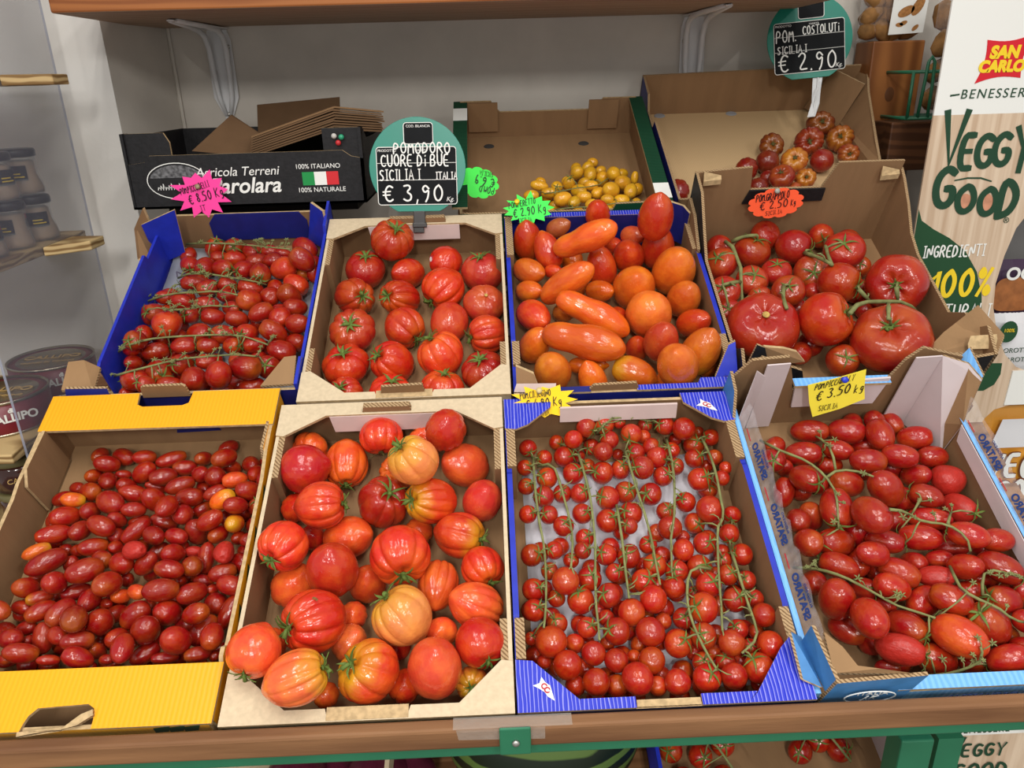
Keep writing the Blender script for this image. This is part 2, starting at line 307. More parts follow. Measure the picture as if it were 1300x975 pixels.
# ---------------------------------------------------------------- sloping market stand
st = empty('market_stand', (0, .6, .4)); tag(st, 'sloping stand with brown front board and green metal frame under the crates', 'stand')
O = Vector((0, .6, .4))
def sl(u, v, w): return wor(u, v, w) - O
mb = MB()
for i in range(8):
    v = -.03 + i * .105
    mb.slab([sl(-.62, v + .03, -.0825), sl(.70, v + .03, -.0825), sl(.70, v + .105, -.0825), sl(-.62, v + .105, -.0825)], EW * -.014)
mb.build('deck', WOODB, st)
mb = MB(); mb.slab([sl(-.06, .835, -.0825), sl(.695, .835, -.0825), sl(.695, 1.24, -.0825), sl(-.06, 1.24, -.0825)], EW * -.014); mb.build('rear_deck', WOODB, st)
mb = MB(); mb.slab([(-.58, .83, .8575), (-.24, .83, .8575), (-.24, 1.02, .8575), (-.58, 1.02, .8575)], (0, 0, -.02)); mb.build('ledge', mat('ledge_gap_shade', (40, 35, 31), .8), st)  # hidden support, coloured near black as the shade under the crate
mb = MB(); mb.slab([(-.70, -.025, .4605), (.72, -.025, .4605), (.72, -.011, .4625), (-.70, -.011, .4625)], (0, 0, -.025)); bevel(mb.build('lip_board', mat('lip_wood', (142, 102, 68), .6, .25, noise=.3, nscale=5, stretch=(.6, 6, 6), dark=(104, 70, 45), bump=.12, bscale=40), st), .003)
mb = MB(); mb.box((.01, -.010, .4275), (1.42, .020, .014)); bevel(mb.build('rail', GMET, st), .002)
mb = MB(); mb.slab([(-.010, -.0265, .4640), (.021, -.0265, .4640), (.021, -.0265, .430), (-.010, -.0265, .430)], (0, -.003, 0)); bevel(mb.build('corner_clip', GMET, st), .0015)
mb = MB(); mb.lathe([(.004, 0), (.0035, .002), (.001, .003)], 12); q = mb.build('screw', STEEL, st, True); q.location = (.006, -.0297, .446); q.rotation_euler = (R(90), 0, 0)
mb = MB(); mb.slab([(-.055, -.025, .4612), (.062, -.025, .4612), (.062, -.012, .4632), (-.055, -.012, .4632)], (0, 0, .0004)); mb.slab([(-.052, -.0255, .4612), (.035, -.0255, .4612), (.035, -.0255, .446), (-.05, -.0255, .449)], (0, -.0004, 0)); mb.build('tape', mat('clear_tape', (200, 190, 178), .15, .6, alpha=.18, bump=.5, bscale=90), st)
for x in (-.45, .441):
    mb = MB(); mb.box((x, .03, .1875), (.036, .03, .375)); bevel(mb.build('leg', GMET, st), .002)
    mb = MB(); mb.box((x, 1.05, .15), (.04, .03, 1.10)); mb.build('leg', GMET, st)
mb = MB(); mb.box((.4845, .040, .1825), (.028, .03, .365)); mb.build('leg', GMET, st)
mb = MB(); mb.slab([(.545, .085, .42), (.60, .085, .42), (.70, .085, .30), (.66, .085, .28)], (0, .01, 0)); mb.build('brace', GMET, st)
for y in (.17, .62):
    mb = MB(); mb.box((0, y, -.03), (1.36, .03, .02)); mb.build('cross_bar', GMET, st)
mb = MB(); mb.slab([(-.68, .05, -.012), (.52, .05, -.012), (.52, .62, .17), (-.68, .62, .17)], (0, 0, -.01)); mb.build('lower_deck', WOODB, st)
mb = MB(); mb.slab([(-.68, 1.07, -.38), (.68, 1.07, -.38), (.68, 1.07, .42), (-.68, 1.07, .42)], (0, .01, 0)); mb.build('back_panel', DWOOD, st)
# ---------------------------------------------------------------- cardboard crates
class Crate:
    def __init__(s, name, label, cat, u0, u1, v0, v1, wb=-.079):
        s.u0, s.u1, s.v0, s.v1, s.wb = u0, u1, v0, v1, wb; s.o = Vector(((u0 + u1) / 2, (v0 + v1) / 2, wb))
        s.root = empty(name, wor(*s.o), TILT); tag(s.root, label, cat, 'fruit crates on the stand')
    def part(s, name, slabs, mats, label=None, bev=0):
        mb = MB()
        for pts, th, mi in slabs: mb.slab([Vector(p) - s.o for p in pts], th, mi)
        o = mb.build(name, mats, s.root, label=label)
        if bev: bevel(o, bev, 2)
        return o
    def base(s, m=KRAFT):
        s.part('base', [([(s.u0, s.v0, s.wb), (s.u1, s.v0, s.wb), (s.u1, s.v1, s.wb), (s.u0, s.v1, s.wb)], (0, 0, .0035), (0, 0, 0))], [m])
    def side(s, left, prof, mi, mo, me=EDGE, th=.0045, u=None, name='side_panel'):
        # prof = top edge [(v, w), ...] front to rear
        u = (s.u0 if left else s.u1) if u is None else u; d = th if left else -th
        pts = [(u, prof[0][0], s.wb + .002)] + [(u, v, w) for v, w in prof] + [(u, prof[-1][0], s.wb + .002)]
        return s.part(name, [(pts, (d, 0, 0), (0, 1, 2))], [mo, mi, me])
    def end(s, v, prof, mi, mo, me=EDGE, th=.0045, front=True, name='end_panel', wlo=None):
        wlo = s.wb + .002 if wlo is None else wlo
        pts = [(prof[0][0], v, wlo)] + [(u, v, w) for u, w in prof] + [(prof[-1][0], v, wlo)]
        return s.part(name, [(pts, (0, th if front else -th, 0), (0, 1, 2))], [mo, mi, me])
    def flat(s, name, pts, w, mt, mbm=KRAFT, me=EDGE, th=.004, label=None):
        return s.part(name, [([(u, v, w) for u, v in pts], (0, 0, -th), (0, 1, 2))], [mt, mbm, me], label)
    def post(s, u, v, du, dv, top, m=KRAFT_V, me=CORR, wlo=None, name='corner_post'):
        wlo = s.wb + .003 if wlo is None else wlo
        return s.part(name, [([(u, v, wlo), (u + du, v, wlo), (u + du, v + dv, wlo), (u, v + dv, wlo)], (0, 0, top - wlo), (0, 1, 0))], [m, me])
    def local(s, u, v, w): return Vector((u, v, w)) - s.o
CRT = {}
# yellow crate, front left
c = CRT['yellow'] = Crate('fruit_crate', 'yellow-printed cardboard crate of small plum tomatoes, front row, far left', 'crate', -.604, -.298, -.008, .432)
c.base()
c.side(True, [(-.004, -.001), (.058, -.001), (.064, -.004), (.27, -.004), (.29, -.001), (.428, -.001)], KRAFT_V, YEL)
c.side(False, [(-.004, -.001), (.052, -.001), (.058, .004), (.068, .004), (.074, -.006), (.29, -.008), (.33, -.001), (.428, -.001)], KRAFT_V, YEL)
c.part('corner_flap', [([(-.5985, .295, -.07), (-.5985, .375, -.07), (-.5985, .372, .002), (-.5985, .31, .004), (-.5985, .293, -.012)], (.004, .0, 0), (0, 0, 1))], [KRAFT_V, EDGE])
c.part('corner_flap', [([(-.3065, .318, -.02), (-.3065, .372, -.03), (-.3065, .375, .001), (-.3065, .33, .003)], (.004, 0, 0), (0, 1, 2))], [KRAFT_V, YEL, CORR])
c.end(.408, [(-.60, -.003), (-.302, -.003)], KRAFT_V, YEL, front=False)
c.part('handle_slot', [([(-.448, .4032, -.052), (-.386, .4032, -.050), (-.388, .4032, -.043), (-.446, .4032, -.045)], (0, -.0006, 0), (0, 0, 0))], [BLUD])
c.end(-.008, [(-.60, -.003), (-.302, -.003)], KRAFT_V, YEL)
c.flat('end_flange', [(-.605, .372), (-.297, .370), (-.297, .432), (-.415, .432), (-.417, .412), (-.425, .408), (-.478, .408), (-.486, .412), (-.488, .432), (-.605, .432)], .001, YEL)
c.flat('end_flange', [(-.605, -.009), (-.487, -.009), (-.4855, -.001), (-.483, .006), (-.476, .0135), (-.426, .0155), (-.419, .011), (-.4165, .0), (-.4165, -.009), (-.297, -.009), (-.297, .053), (-.605, .053)], .001, YEL)
c.part('handle_flap', [([(-.484, .428, -.004), (-.420, .428, -.004), (-.421, .428, .016), (-.425, .428, .019), (-.476, .428, .019), (-.481, .428, .016)], (0, .004, 0), (0, 0, 1))], [KRAFT_V, CORR], label='brown flap pushed up through the rear handle slot')
c.part('handle_flap', [([(-.487, -.010, .0), (-.445, -.010, .001), (-.428, .004, .002), (-.417, .008, .003), (-.416, .003, .001), (-.430, -.006, .0), (-.487, -.014, -.001)], (0, 0, .004), (0, 0, 1))], [EDGE, CORR], label='torn cream flap in the front handle slot')
for u0, s_ in ((-.36, 1), (-.345, .8), (-.33, .9)):
    mb = MB(); mb.poly([c.local(u0, -.0085, -.022), c.local(u0 + .014, -.0085, -.02), c.local(u0 + .02, -.0085, -.004), c.local(u0 + .002, -.0085, -.008)]); mb.build('printed_mark', INKG, c.root, label='dark green print on yellow board')
for v0 in (.10, .15, .2, .26):
    mb = MB(); mb.poly([c.local(-.2975, v0, -.05), c.local(-.2975, v0 + .02, -.05), c.local(-.2975, v0 + .024, -.012), c.local(-.2975, v0 + .006, -.02)]); mb.build('printed_mark', INKG, c.root, label='dark green print on yellow board')
# pale crates (lower and upper) of oxheart tomatoes
def pale_crate(u0, u1, v0, v1, label, rear_tab, tab):
    c = Crate('fruit_crate', label, 'crate', u0, u1, v0, v1); c.base()
    for left in (True, False):
        c.side(left, [(v0, -.001), (v1, -.001)], KRAFT_V, BEIGE, BEIGE)
        u = u0 + .0045 if left else u1 - .0125
        c.post(u, v1 - .115, .008, .112, -.0005); c.post(u, v0 + .04, .008, .06, -.0005)
    c.end(v1, [(u0, -.002), (u1, -.002)], KRAFT_V, BEIGE, front=False); c.end(v0, [(u0, -.002), (u1, -.002)], KRAFT_V, BEIGE)
    c.flat('end_flange', [(u0, v1 + .001), (u0, v1 - .05), (u0 + .01, v1 - .052), (u0 + .062, v1 - .020), (u1 - .062, v1 - .020), (u1 - .012, v1 - .052), (u1, v1 - .05), (u1, v1 + .001)], .0015, BEIGE)
    c.flat('end_flange', [(u0, v0 - .001), (u0, v0 + .052), (u0 + .012, v0 + .054), (u0 + .064, v0 + .012), (u0 + .105, v0 + .012), (u0 + .107, v0 + .006), (u1 - .107, v0 + .006), (u1 - .105, v0 + .012), (u1 - .056, v0 + .012), (u1 - .012, v0 + .054), (u1, v0 + .052), (u1, v0 - .001)], .0015, BEIGE)
    c.part('raw_edge', [([(u0 + .107, v0 + .0, .002), (u1 - .107, v0 + .0, .002), (u1 - .107, v0 + .013, .002), (u0 + .107, v0 + .013, .002)], (0, 0, -.004), (0, 1, 1))], [EDGE, CORR], label='raw corrugated edge where the handle was cut')
    c.part('inner_flap', [([(u0 + .066, v1 - .021, -.001), (u1 - .072, v1 - .021, -.001), (u1 - .072, v1 - .026, -.027), (u0 + .070, v1 - .026, -.027)], (0, .003, 0), (0, 0, 0))], [PINKW], label='pinkish white flap folded down inside the rear end')
    a, b = tab
    c.part('handle_flap', [([(a, v1 - .017, .002), (b, v1 - .017, .002), (b - .002, v1 - .016, .0105), (a + .002, v1 - .016, .0105)], (0, .008, 0), (0, 0, 1))], [KRAFT_V, CORR])
    if rear_tab: c.part('handle_flap', [([(rear_tab[0], v0 + .008, .0), (rear_tab[1], v0 + .008, .0), (rear_tab[1] - .002, v0 + .008, .017), (rear_tab[0] + .002, v0 + .008, .015)], (0, .004, 0), (0, 0, 1))], [KRAFT_V, CORR])
    return c
CRT['ox'] = pale_crate(-.290, .0065, -.012, .400, 'pale beige cardboard crate of big oxheart tomatoes in the front row', None, (-.180, -.115))
CRT['ox2'] = pale_crate(-.2715, .0195, .407, .806, 'pale beige cardboard crate of oxheart tomatoes behind, in the middle row', (-.158, -.098), (-.170, -.075))
# blue crates: cherry trusses (front) and long plum tomatoes (behind)
def blue_crate(u0, u1, v0, v1, label, inner, tab):
    c = Crate('fruit_crate', label, 'crate', u0, u1, v0, v1); c.base()
    for left in (True, False):
        c.side(left, [(v0, -.004), (v0 + .10, -.004), (v0 + .105, -.001), (v1 - .115, -.001), (v1 - .11, -.004), (v1, -.004)], inner if left else KRAFT_V, BLU, BLU, .0065)
        u = u0 + .001 if left else u1 - .0125
        c.post(u, v1 - .105, .0115, .10, .0015); c.post(u, v0 + .055, .0105, .045, .0015)
    c.end(v1, [(u0, -.002), (u1, -.002)], inner, BLU, front=False); c.end(v0, [(u0, -.002), (u1, -.002)], KRAFT_V, BLUD)
    return c
def emblem(c, u, v, w, s, rot):
    e = MB(); k = .003
    pts = [(-1.5, -.5), (-.9, .1), (-1.0, .9), (-.3, .5), (.4, .4), (1.0, -.3), (1.6, -1.0), (.7, -.9), (.1, -.6), (-.6, -.5)]
    ca, sa = math.cos(R(rot)), math.sin(R(rot))
    e.poly([c.local(u + (x * ca - y * sa) * s, v + (x * sa + y * ca) * s, w + .0006) for x, y in pts]); q = e.build('emblem', INKW, c.root, label='white splash emblem with red mark')
    e = MB()
    for cx, cy in ((-.2, .0), (.3, -.25)):
        P = [Vector(c.local(u + ((cx + .32 * math.cos(a)) * ca - (cy + .3 * math.sin(a)) * sa) * s, v + ((cx + .32 * math.cos(a)) * sa + (cy + .3 * math.sin(a)) * ca) * s, w + .0012)) for a in [R(x) for x in range(40, 341, 30)]]
        ribbon(e, P, s * .16)
    e.build('emblem_mark', INKR, q).location = (0, 0, 0)
c = CRT['cherry'] = blue_crate(.009, .312, -.013, .392, 'blue-printed cardboard crate of cherry tomatoes on the vine, front row', KRAFT_V, None)
u0, u1, v0, v1 = c.u0, c.u1, c.v0, c.v1
c.flat('corner_gusset', [(u0, v0), (u0 + .066, v0), (u0 + .064, v0 + .010), (u0 + .018, v0 + .052), (u0, v0 + .054)], .002, BLUS)
c.flat('corner_gusset', [(u1, v0), (u1, v0 + .062), (u1 - .010, v0 + .066), (u1 - .022, v0 + .055), (u1 - .058, v0 + .010), (u1 - .07, v0)], .002, BLUS)
c.flat('end_flange', [(u0 + .066, v0), (u0 + .120, v0), (u0 + .120, v0 + .011), (u0 + .064, v0 + .011)], .002, BLUS)
c.flat('end_flange', [(u1 - .116, v0), (u1 - .07, v0), (u1 - .058, v0 + .011), (u1 - .116, v0 + .011)], .002, BLUS)
c.part('raw_edge', [([(u0 + .121, v0 + .001, .0005), (u1 - .117, v0 + .001, .0005), (u1 - .117, v0 + .008, .0005), (u0 + .121, v0 + .008, .0005)], (0, 0, -.004), (0, 1, 1))], [EDGE, CORR], label='raw corrugated edge in the middle of the front')
emblem(c, u0 + .030, v0 + .024, .002, .0085, -28)
for k, ul in ((0, u0), (1, u1)):
    d = 1 if k == 0 else -1
    c.flat('corner_gusset', [(ul, v1 - .045), (ul + d * .014, v1 - .047), (ul + d * .030, v1 - .040), (ul + d * .062, v1 - .012), (ul + d * .064, v1 + .004), (ul, v1 + .004)][::d], .002, BLUS)
emblem(c, u1 - .032, v1 - .018, .002, .009, -12)
c.part('inner_flap', [([(u0 + .075, v1 - .014, .0), (u1 - .07, v1 - .014, .0), (u1 - .07, v1 - .020, -.022), (u0 + .075, v1 - .020, -.022)], (0, .003, 0), (0, 0, 0))], [PINKW], label='pinkish white flap folded down inside the rear end')
mw = Matrix.Rotation(R(90), 3, 'X')
c = CRT['long'] = blue_crate(.0235, .337, .405, .803, 'blue cardboard crate of long orange plum tomatoes in the middle row', BLU, None)
u0, u1, v0, v1 = c.u0, c.u1, c.v0, c.v1
c.flat('end_flange', [(u0 + .018, v1 - .010), (u1 - .03, v1 - .010), (u1 - .03, v1 + .002), (u0 + .018, v1 + .002)], .002, BLUS)
c.part('inner_flap', [([(u0 + .02, v1 - .011, .001), (u1 - .05, v1 - .011, .001), (u1 - .055, v1 - .014, -.06), (u0 + .03, v1 - .014, -.06)], (0, .003, 0), (0, 0, 0))], [BLUD])
c.part('corner_flap', [([(u1 - .052, v1 - .018, -.03), (u1 - .010, v1 - .045, -.04), (u1 - .008, v1 - .04, .022), (u1 - .018, v1 - .03, .030), (u1 - .054, v1 - .006, .030)], (.003, .003, 0), (0, 0, 1))], [BLUD, EDGE])
c.part('corner_flap', [([(u1 - .007, v1 - .11, -.04), (u1 - .007, v1 - .01, -.04), (u1 - .004, v1 - .008, .030), (u1 - .004, v1 - .05, .026), (u1 - .006, v1 - .11, .004)], (.005, 0, 0), (0, 0, 1))], [KRAFT_V, CORR])
c.flat('end_flange', [(u0 + .05, v0), (u0 + .105, v0), (u0 + .105, v0 + .010), (u0 + .05, v0 + .010)], .001, BLUD)
c.flat('end_flange', [(u1 - .145, v0), (u1, v0), (u1, v0 + .018), (u1 - .055, v0 + .018), (u1 - .06, v0 + .009), (u1 - .145, v0 + .009)], .001, BLUS)
c.part('handle_flap', [([(.128, v0 + .004, -.008), (.192, v0 + .004, -.008), (.194, v0 + .003, .002), (.190, v0 + .003, .012), (.132, v0 + .003, .010), (.127, v0 + .003, .002)], (0, .004, 0), (0, 0, 1))], [KRAFT_V, CORR])
c.part('corner_flap', [([(u0, v0 + .006, -.004), (u0 + .056, v0 + .002, -.004), (u0 + .058, v0 + .012, .004), (u0 + .004, v0 + .014, .004)], (0, 0, .003), (0, 0, 1))], [PINKW, CORR])
c.part('corner_flap', [([(u0 + .004, v0 + .015, .0), (u0 + .034, v0 + .012, .0), (u0 + .028, v0 + .026, .012), (u0 + .004, v0 + .036, .018)], (0, .004, 0), (0, 0, 1))], [KRAFT_V, EDGE])
c.part('corner_flap', [([(u1 - .034, v0 + .018, .0), (u1 - .002, v0 + .022, .0), (u1 - .002, v0 + .060, .026), (u1 - .012, v0 + .056, .024)], (0, .004, .0), (0, 0, 1))], [BLU, CORR])
# blue crate of plum tomato trusses, far left of the middle row
c = CRT['dat'] = Crate('fruit_crate', 'blue cardboard crate of small plum tomatoes on the vine, middle row, far left', 'crate', -.562, -.2735, .4345, .842)
u0, u1, v0, v1 = c.u0, c.u1, c.v0, c.v1; c.base()
c.side(True, [(v0 + .05, .002), (v0 + .055, .004), (v1 - .12, .006), (v1 - .115, -.006), (v1, -.006)], BLU, BLU, BLU)
c.side(False, [(v0, .006), (v0 + .05, .008), (v0 + .054, -.001), (v1 - .07, -.001), (v1 - .066, .012), (v1, .014)], KRAFT_V, BLU, BLU)
c.end(v1, [(u0, -.004), (u1, -.004)], KRAFT_V, BLU, front=False); c.end(v0, [(u0, -.006), (u1, -.006)], KRAFT_V, BLUD)
c.part('inner_flap', [([(u0 + .075, v1 - .008, -.056), (u1 - .045, v1 - .008, -.056), (u1 - .045, v1 - .006, -.02), (u1 - .055, v1 - .005, -.004), (u0 + .088, v1 - .005, -.004), (u0 + .075, v1 - .006, -.02)], (0, .003, 0), (0, 0, 0))], [BLUD])
c.part('corner_flap', [([(u0 - .014, v1 - .056, -.066), (u0 + .034, v1 - .048, -.050), (u0 + .046, v1 - .048, .040), (u0 - .014, v1 - .056, .018)], (0, .003, 0), (0, 0, 1))], [BLU, EDGE])
c.part('corner_flap', [([(u0 - .003, v1 - .10, -.06), (u0 - .003, v1 - .05, -.05), (u0 - .003, v1 - .050, .046), (u0 - .026, v1 - .060, .014), (u0 - .030, v1 - .085, -.03)], (.002, .004, 0), (0, 0, 1))], [KRAFT_V, EDGE])
c.part('corner_flap', [([(u1 - .05, v1 - .010, -.06), (u1 - .004, v1 - .05, -.06), (u1 - .006, v1 - .04, .022), (u1 - .03, v1 - .012, .020)], (.003, .003, 0), (0, 0, 1))], [BLU, EDGE])
c.part('corner_flap', [([(u0 + .004, v0 + .01, -.01), (u0 - .034, v0 + .006, .0), (u0 - .030, v0 + .044, .016), (u0 - .012, v0 + .050, .012), (u0 + .004, v0 + .05, -.004)], (0, 0, .004), (0, 0, 1))], [KRAFT, CORR])
c.part('corner_flap', [([(u0 - .030, v0 + .002, -.004), (u0 + .03, v0 + .001, -.006), (u0 + .028, v0 + .006, .004), (u0 - .028, v0 + .006, .006)], (0, .004, 0), (0, 0, 1))], [BLUD, CORR])
c.part('corner_flap', [([(u1 - .052, v0 + .004, -.004), (u1 - .006, v0 + .004, -.002), (u1 - .006, v0 + .046, .010), (u1 - .022, v0 + .044, .010)], (0, 0, .004), (0, 0, 1))], [KRAFT, CORR])
# crate of round tomatoes, right of the middle row
c = CRT['grap'] = Crate('fruit_crate', 'tall brown cardboard crate of round vine tomatoes, middle row, right', 'crate', .3385, .684, .420, .806)
u0, u1, v0, v1 = c.u0, c.u1, c.v0, c.v1; c.base()
c.side(True, [(v0 + .0, .012), (v0 + .03, .028), (v0 + .055, .0), (v1 - .14, .002), (v1 - .10, .03), (v1 - .05, .068), (v1, .074)], KRAFT_V, BLACKB, CORR)
c.side(False, [(v0, .03), (v0 + .04, .045), (v0 + .06, .02), (v0 + .09, .022), (v0 + .12, -.006), (v1 - .14, .0), (v1 - .10, .012), (v1 - .06, .040), (v1 - .02, .062), (v1, .070)], KRAFT_V, BLACKB, CORR)
c.end(v1, [(u0 + .004, .074), (u0 + .092, .081), (u0 + .098, .038), (u1 - .128, .038), (u1 - .112, .085), (u1 - .004, .085)], KRAFT_V, KRAFT_V, CORR, front=False)
c.part('inner_flap', [([(u0 + .088, v1 - .0055, .012), (u1 - .122, v1 - .0055, .014), (u1 - .122, v1 - .0055, .038), (u0 + .096, v1 - .0055, .038)], (0, -.003, 0), (0, 0, 0))], [BLACKB], label='black printed flap at the rear notch')
c.end(v0, [(u0, .0), (u0 + .02, .040), (u0 + .082, .010), (u0 + .09, -.012), (u1 - .14, -.012), (u1 - .08, .012), (u1, .030)], KRAFT_V, BLACKB, CORR)
c.part('corner_flap', [([(u0 + .001, v0 + .006, .0), (u0 + .040, v0 + .002, .004), (u0 + .022, v0 + .010, .052), (u0 + .012, v0 + .014, .054)], (0, -.003, 0), (0, 0, 1))], [BLACKB, CORR])
c.part('corner_flap', [([(u0 + .028, v0 + .009, .012), (u0 + .088, v0 + .013, .014), (u0 + .075, v0 + .019, .028), (u0 + .055, v0 + .019, .036), (u0 + .024, v0 + .014, .046)], (0, .004, 0), (0, 0, 1))], [KRAFT_V, EDGE])
c.part('corner_flap', [([(u1 - .075, v0 + .032, .0), (u1 + .012, v0 + .012, .010), (u1 + .022, v0 + .03, .03), (u1 - .006, v0 + .07, .05), (u1 - .03, v0 + .062, .024), (u1 - .05, v0 + .05, .018)], (.0, .003, .003), (0, 0, 1))], [KRAFT, CORR])
c.part('corner_flap', [([(u1 - .03, v0 + .018, .022), (u1 + .004, v0 + .014, .026), (u1 + .006, v0 + .022, .036), (u1 - .026, v0 + .026, .030)], (0, .006, .004), (0, 0, 0))], [EDGE], label='torn cream flap end at the front right corner')
for u in (u0 + .012, u1 - .04): c.part('torn_edge', [([(u, v1 - .009, .070), (u + .028, v1 - .012, .064), (u + .028, v1 - .018, .060), (u, v1 - .016, .056)], (0, 0, .009), (0, 0, 0))], [EDGE])
# crate of plum tomatoes, right end of the front row
c = CRT['plum'] = Crate('fruit_crate', 'light blue and white cardboard crate of plum tomatoes, front row, right', 'crate', .3130, .616, -.006, .402)
u0, u1, v0, v1 = c.u0, c.u1, c.v0, c.v1; c.base()
c.side(True, [(v0, -.002), (v1, -.002)], KRAFT_V, LBL, LBL, .0065)
c.side(False, [(v0, -.002), (v1, -.002)], KRAFT_V, LBL, LBL, .0065)
c.part('side_flap', [([(u1 - .008, v0 + .04, -.002), (u1 - .008, v1 - .075, -.002), (u1 - .009, v1 - .085, -.024), (u1 - .009, v0 + .16, -.026), (u1 - .009, v0 + .04, -.02)], (-.001, 0, 0), (0, 0, 0))], [WBOARD], label='white folded edge')
c.end(v1, [(u0 + .004, .030), (u0 + .022, .060), (u0 + .07, .064), (u0 + .085, .02), (u0 + .09, -.002), (u1 - .09, -.002), (u1 - .075, .05), (u1 - .06, .072), (u1, .052)], KRAFT_V, MBL, CORR, front=False)
c.part('inner_flap', [([(u0 + .094, v1 - .010, -.030), (u1 - .096, v1 - .010, -.028), (u1 - .086, v1 - .006, .020), (u0 + .090, v1 - .006, .012)], (0, -.003, 0), (0, 0, 0))], [WBOARD])
c.flat('end_flange', [(u0 + .088, v1 - .012), (u1 - .084, v1 - .012), (u1 - .084, v1 + .002), (u0 + .088, v1 + .002)], .014, LBL)
c.part('corner_flap', [([(u0 + .040, v1 - .012, -.072), (u0 + .072, v1 - .012, -.070), (u0 + .068, v1 - .014, .064), (u0 + .038, v1 - .014, .062)], (0, -.002, 0), (0, 0, 0))], [WBOARD])
c.part('corner_flap', [([(u0 + .006, v1 - .05, -.06), (u0 + .038, v1 - .012, -.072), (u0 + .040, v1 - .014, .040), (u0 + .024, v1 - .02, .058), (u0 + .006, v1 - .05, .0)], (0, -.002, 0), (0, 0, 0))], [WBOARD])
c.part('corner_flap', [([(u0 - .001, v1 - .07, -.02), (u0 - .001, v1, -.02), (u0 + .002, v1, .036), (u0 + .002, v1 - .03, .030)], (-.004, 0, 0), (0, 0, 1))], [MBL, CORR])
c.part('corner_flap', [([(u1 - .070, v1 - .012, -.073), (u1 - .038, v1 - .014, -.073), (u1 - .040, v1 - .016, .070), (u1 - .072, v1 - .014, .066)], (0, -.002, 0), (0, 0, 0))], [WBOARD])
q = c.part('corner_flap', [([(u1 - .038, v1 - .015, -.073), (u1 - .009, v1 - .075, -.070), (u1 - .007, v1 - .075, -.004), (u1 + .022, v1 - .03, .034), (u1 - .002, v1 - .02, .056), (u1 - .040, v1 - .017, .070)], (.002, .002, 0), (0, 1, 2))], [WBOARD, KRAFT_V, CORR])
c.part('corner_flap', [([(u1 + .004, v1 - .05, -.02), (u1 + .03, v1 - .02, .03), (u1 + .012, v1 + .008, .056), (u1 - .01, v1 + .002, .0)], (.003, .002, 0), (0, 0, 1))], [LBL, CORR])
c.end(v0, [(u0, -.012), (u1, -.004)], KRAFT_V, LBL)
c.flat('end_flange', [(u0 + .085, v0 - .001), (u1, v0 - .001), (u1, v0 + .013), (u0 + .085, v0 + .013)], .0, LBL)
# front left corner of the plum crate: a blue folded post with a raw edge
c.part('corner_flap', [([(u0 + .006, v0 - .004, -.05), (u0 + .092, v0 - .004, -.032), (u0 + .105, v0 + .002, .030), (u0 + .012, v0 - .002, .030)], (0, .004, 0), (0, 0, 1))], [MBL, CORR])
c.part('corner_flap', [([(u0 + .010, v0 + .0, .0), (u0 + .012, v0 + .002, .030), (u0 - .002, v0 + .052, .045), (u0 - .001, v0 + .052, .004)], (.004, 0, 0), (0, 0, 1))], [MBL, CORR])
c.part('corner_flap', [([(u0 + .004, v0 + .004, .003), (u0 - .003, v0 + .056, .006), (u0 - .02, v0 + .054, .026), (u0 - .014, v0 + .012, .006)], (.003, 0, 0), (0, 0, 1))], [MBL, CORR])
c.part('inner_flap', [([(u0 + .012, v0 + .008, .027), (u0 + .090, v0 + .004, .028), (u0 + .056, v0 + .008, .034), (u0 + .036, v0 + .013, .031), (u0 + .024, v0 + .030, .038), (u0 + .008, v0 + .044, .043)], (0, 0, .004), (0, 0, 1))], [KRAFT, CORR], label='torn brown inner flap at the front left corner')
mw = Matrix(((1, 0, 0), (0, .28, -.96), (.2, .94, .28)))
mw = Matrix.Rotation(R(88), 3, 'X')
mb = MB()
P = [Vector(c.local(u0 + .055 + .026 * math.cos(a), v0 - .0052, -.004 + .016 * math.sin(a))) for a in [R(x) for x in range(0, 361, 15)]]
mb2 = MB(); mb2.tube(P, .0007, 5); mb2.build('seal_ring', INKW, c.root)
print_text('ITALIA', .011, c.root, INKW, c.local(u0 + .055, v0 - .0052, .006), mw=mw); print_text('J.K', .012, c.root, INKW, c.local(u0 + .055, v0 - .0052, -.006), mw=mw, shear=.4)
print_text('ALESSANDRO', .012, c.root, INKB, c.local(u0 + .175, v0 - .0062, -.012), mw=mw)
print_text('SPATARO', .026, c.root, INKK, c.local(u0 + .175, v0 - .0062, -.030), mw=mw, bold=.0008)
# clear plastic wrap with mirrored lettering along both sides of the plum crate
def wrap(u, d, label):
    mb = MB(); nseg = 26; P = []
    for i in range(nseg + 1):
        v = v0 + .045 + (v1 - .09 - v0) * i / nseg; r_ = .004 * math.sin(i * 1.9) + .003 * math.sin(i * 4.1)
        P.append([(u, v, -.004), (u + d * .006, v, .012), (u + d * .010, v + .004, .022 + r_)])
    for i in range(nseg):
        for k in range(2): mb.slab([Vector(x) - c.o for x in (P[i][k], P[i + 1][k], P[i + 1][k + 1], P[i][k + 1])], (0, 0, .0004))
    q = mb.build('wrap', FILM, None, True); q.parent = c.root; q['label'] = label
    Y_ = Vector((d * .5, 0, .87)); M3 = Matrix((Vector((0, 1, 0)), Y_, Vector((-.87, 0, .5 * d)))).transposed()
    for v in (v0 + .10, v0 + .19, v0 + .28):
        print_text('SPATARO', .0125, q, INKB, c.local(u + d * .004, v, .009) + Vector((-.0012, 0, .0012)), mw=M3, bold=.0005); print_text('ALESSANDRO', .0045, q, INKB, c.local(u + d * .008, v - .004, .0185) + Vector((-.0012, 0, .0012)), mw=M3)
        mb = MB(); mb.tube([c.local(u + d * .002, v + .036, .004), c.local(u + d * .002, v + .055, .004)], .0007, 4); mb.build('stripe', INKR, q)
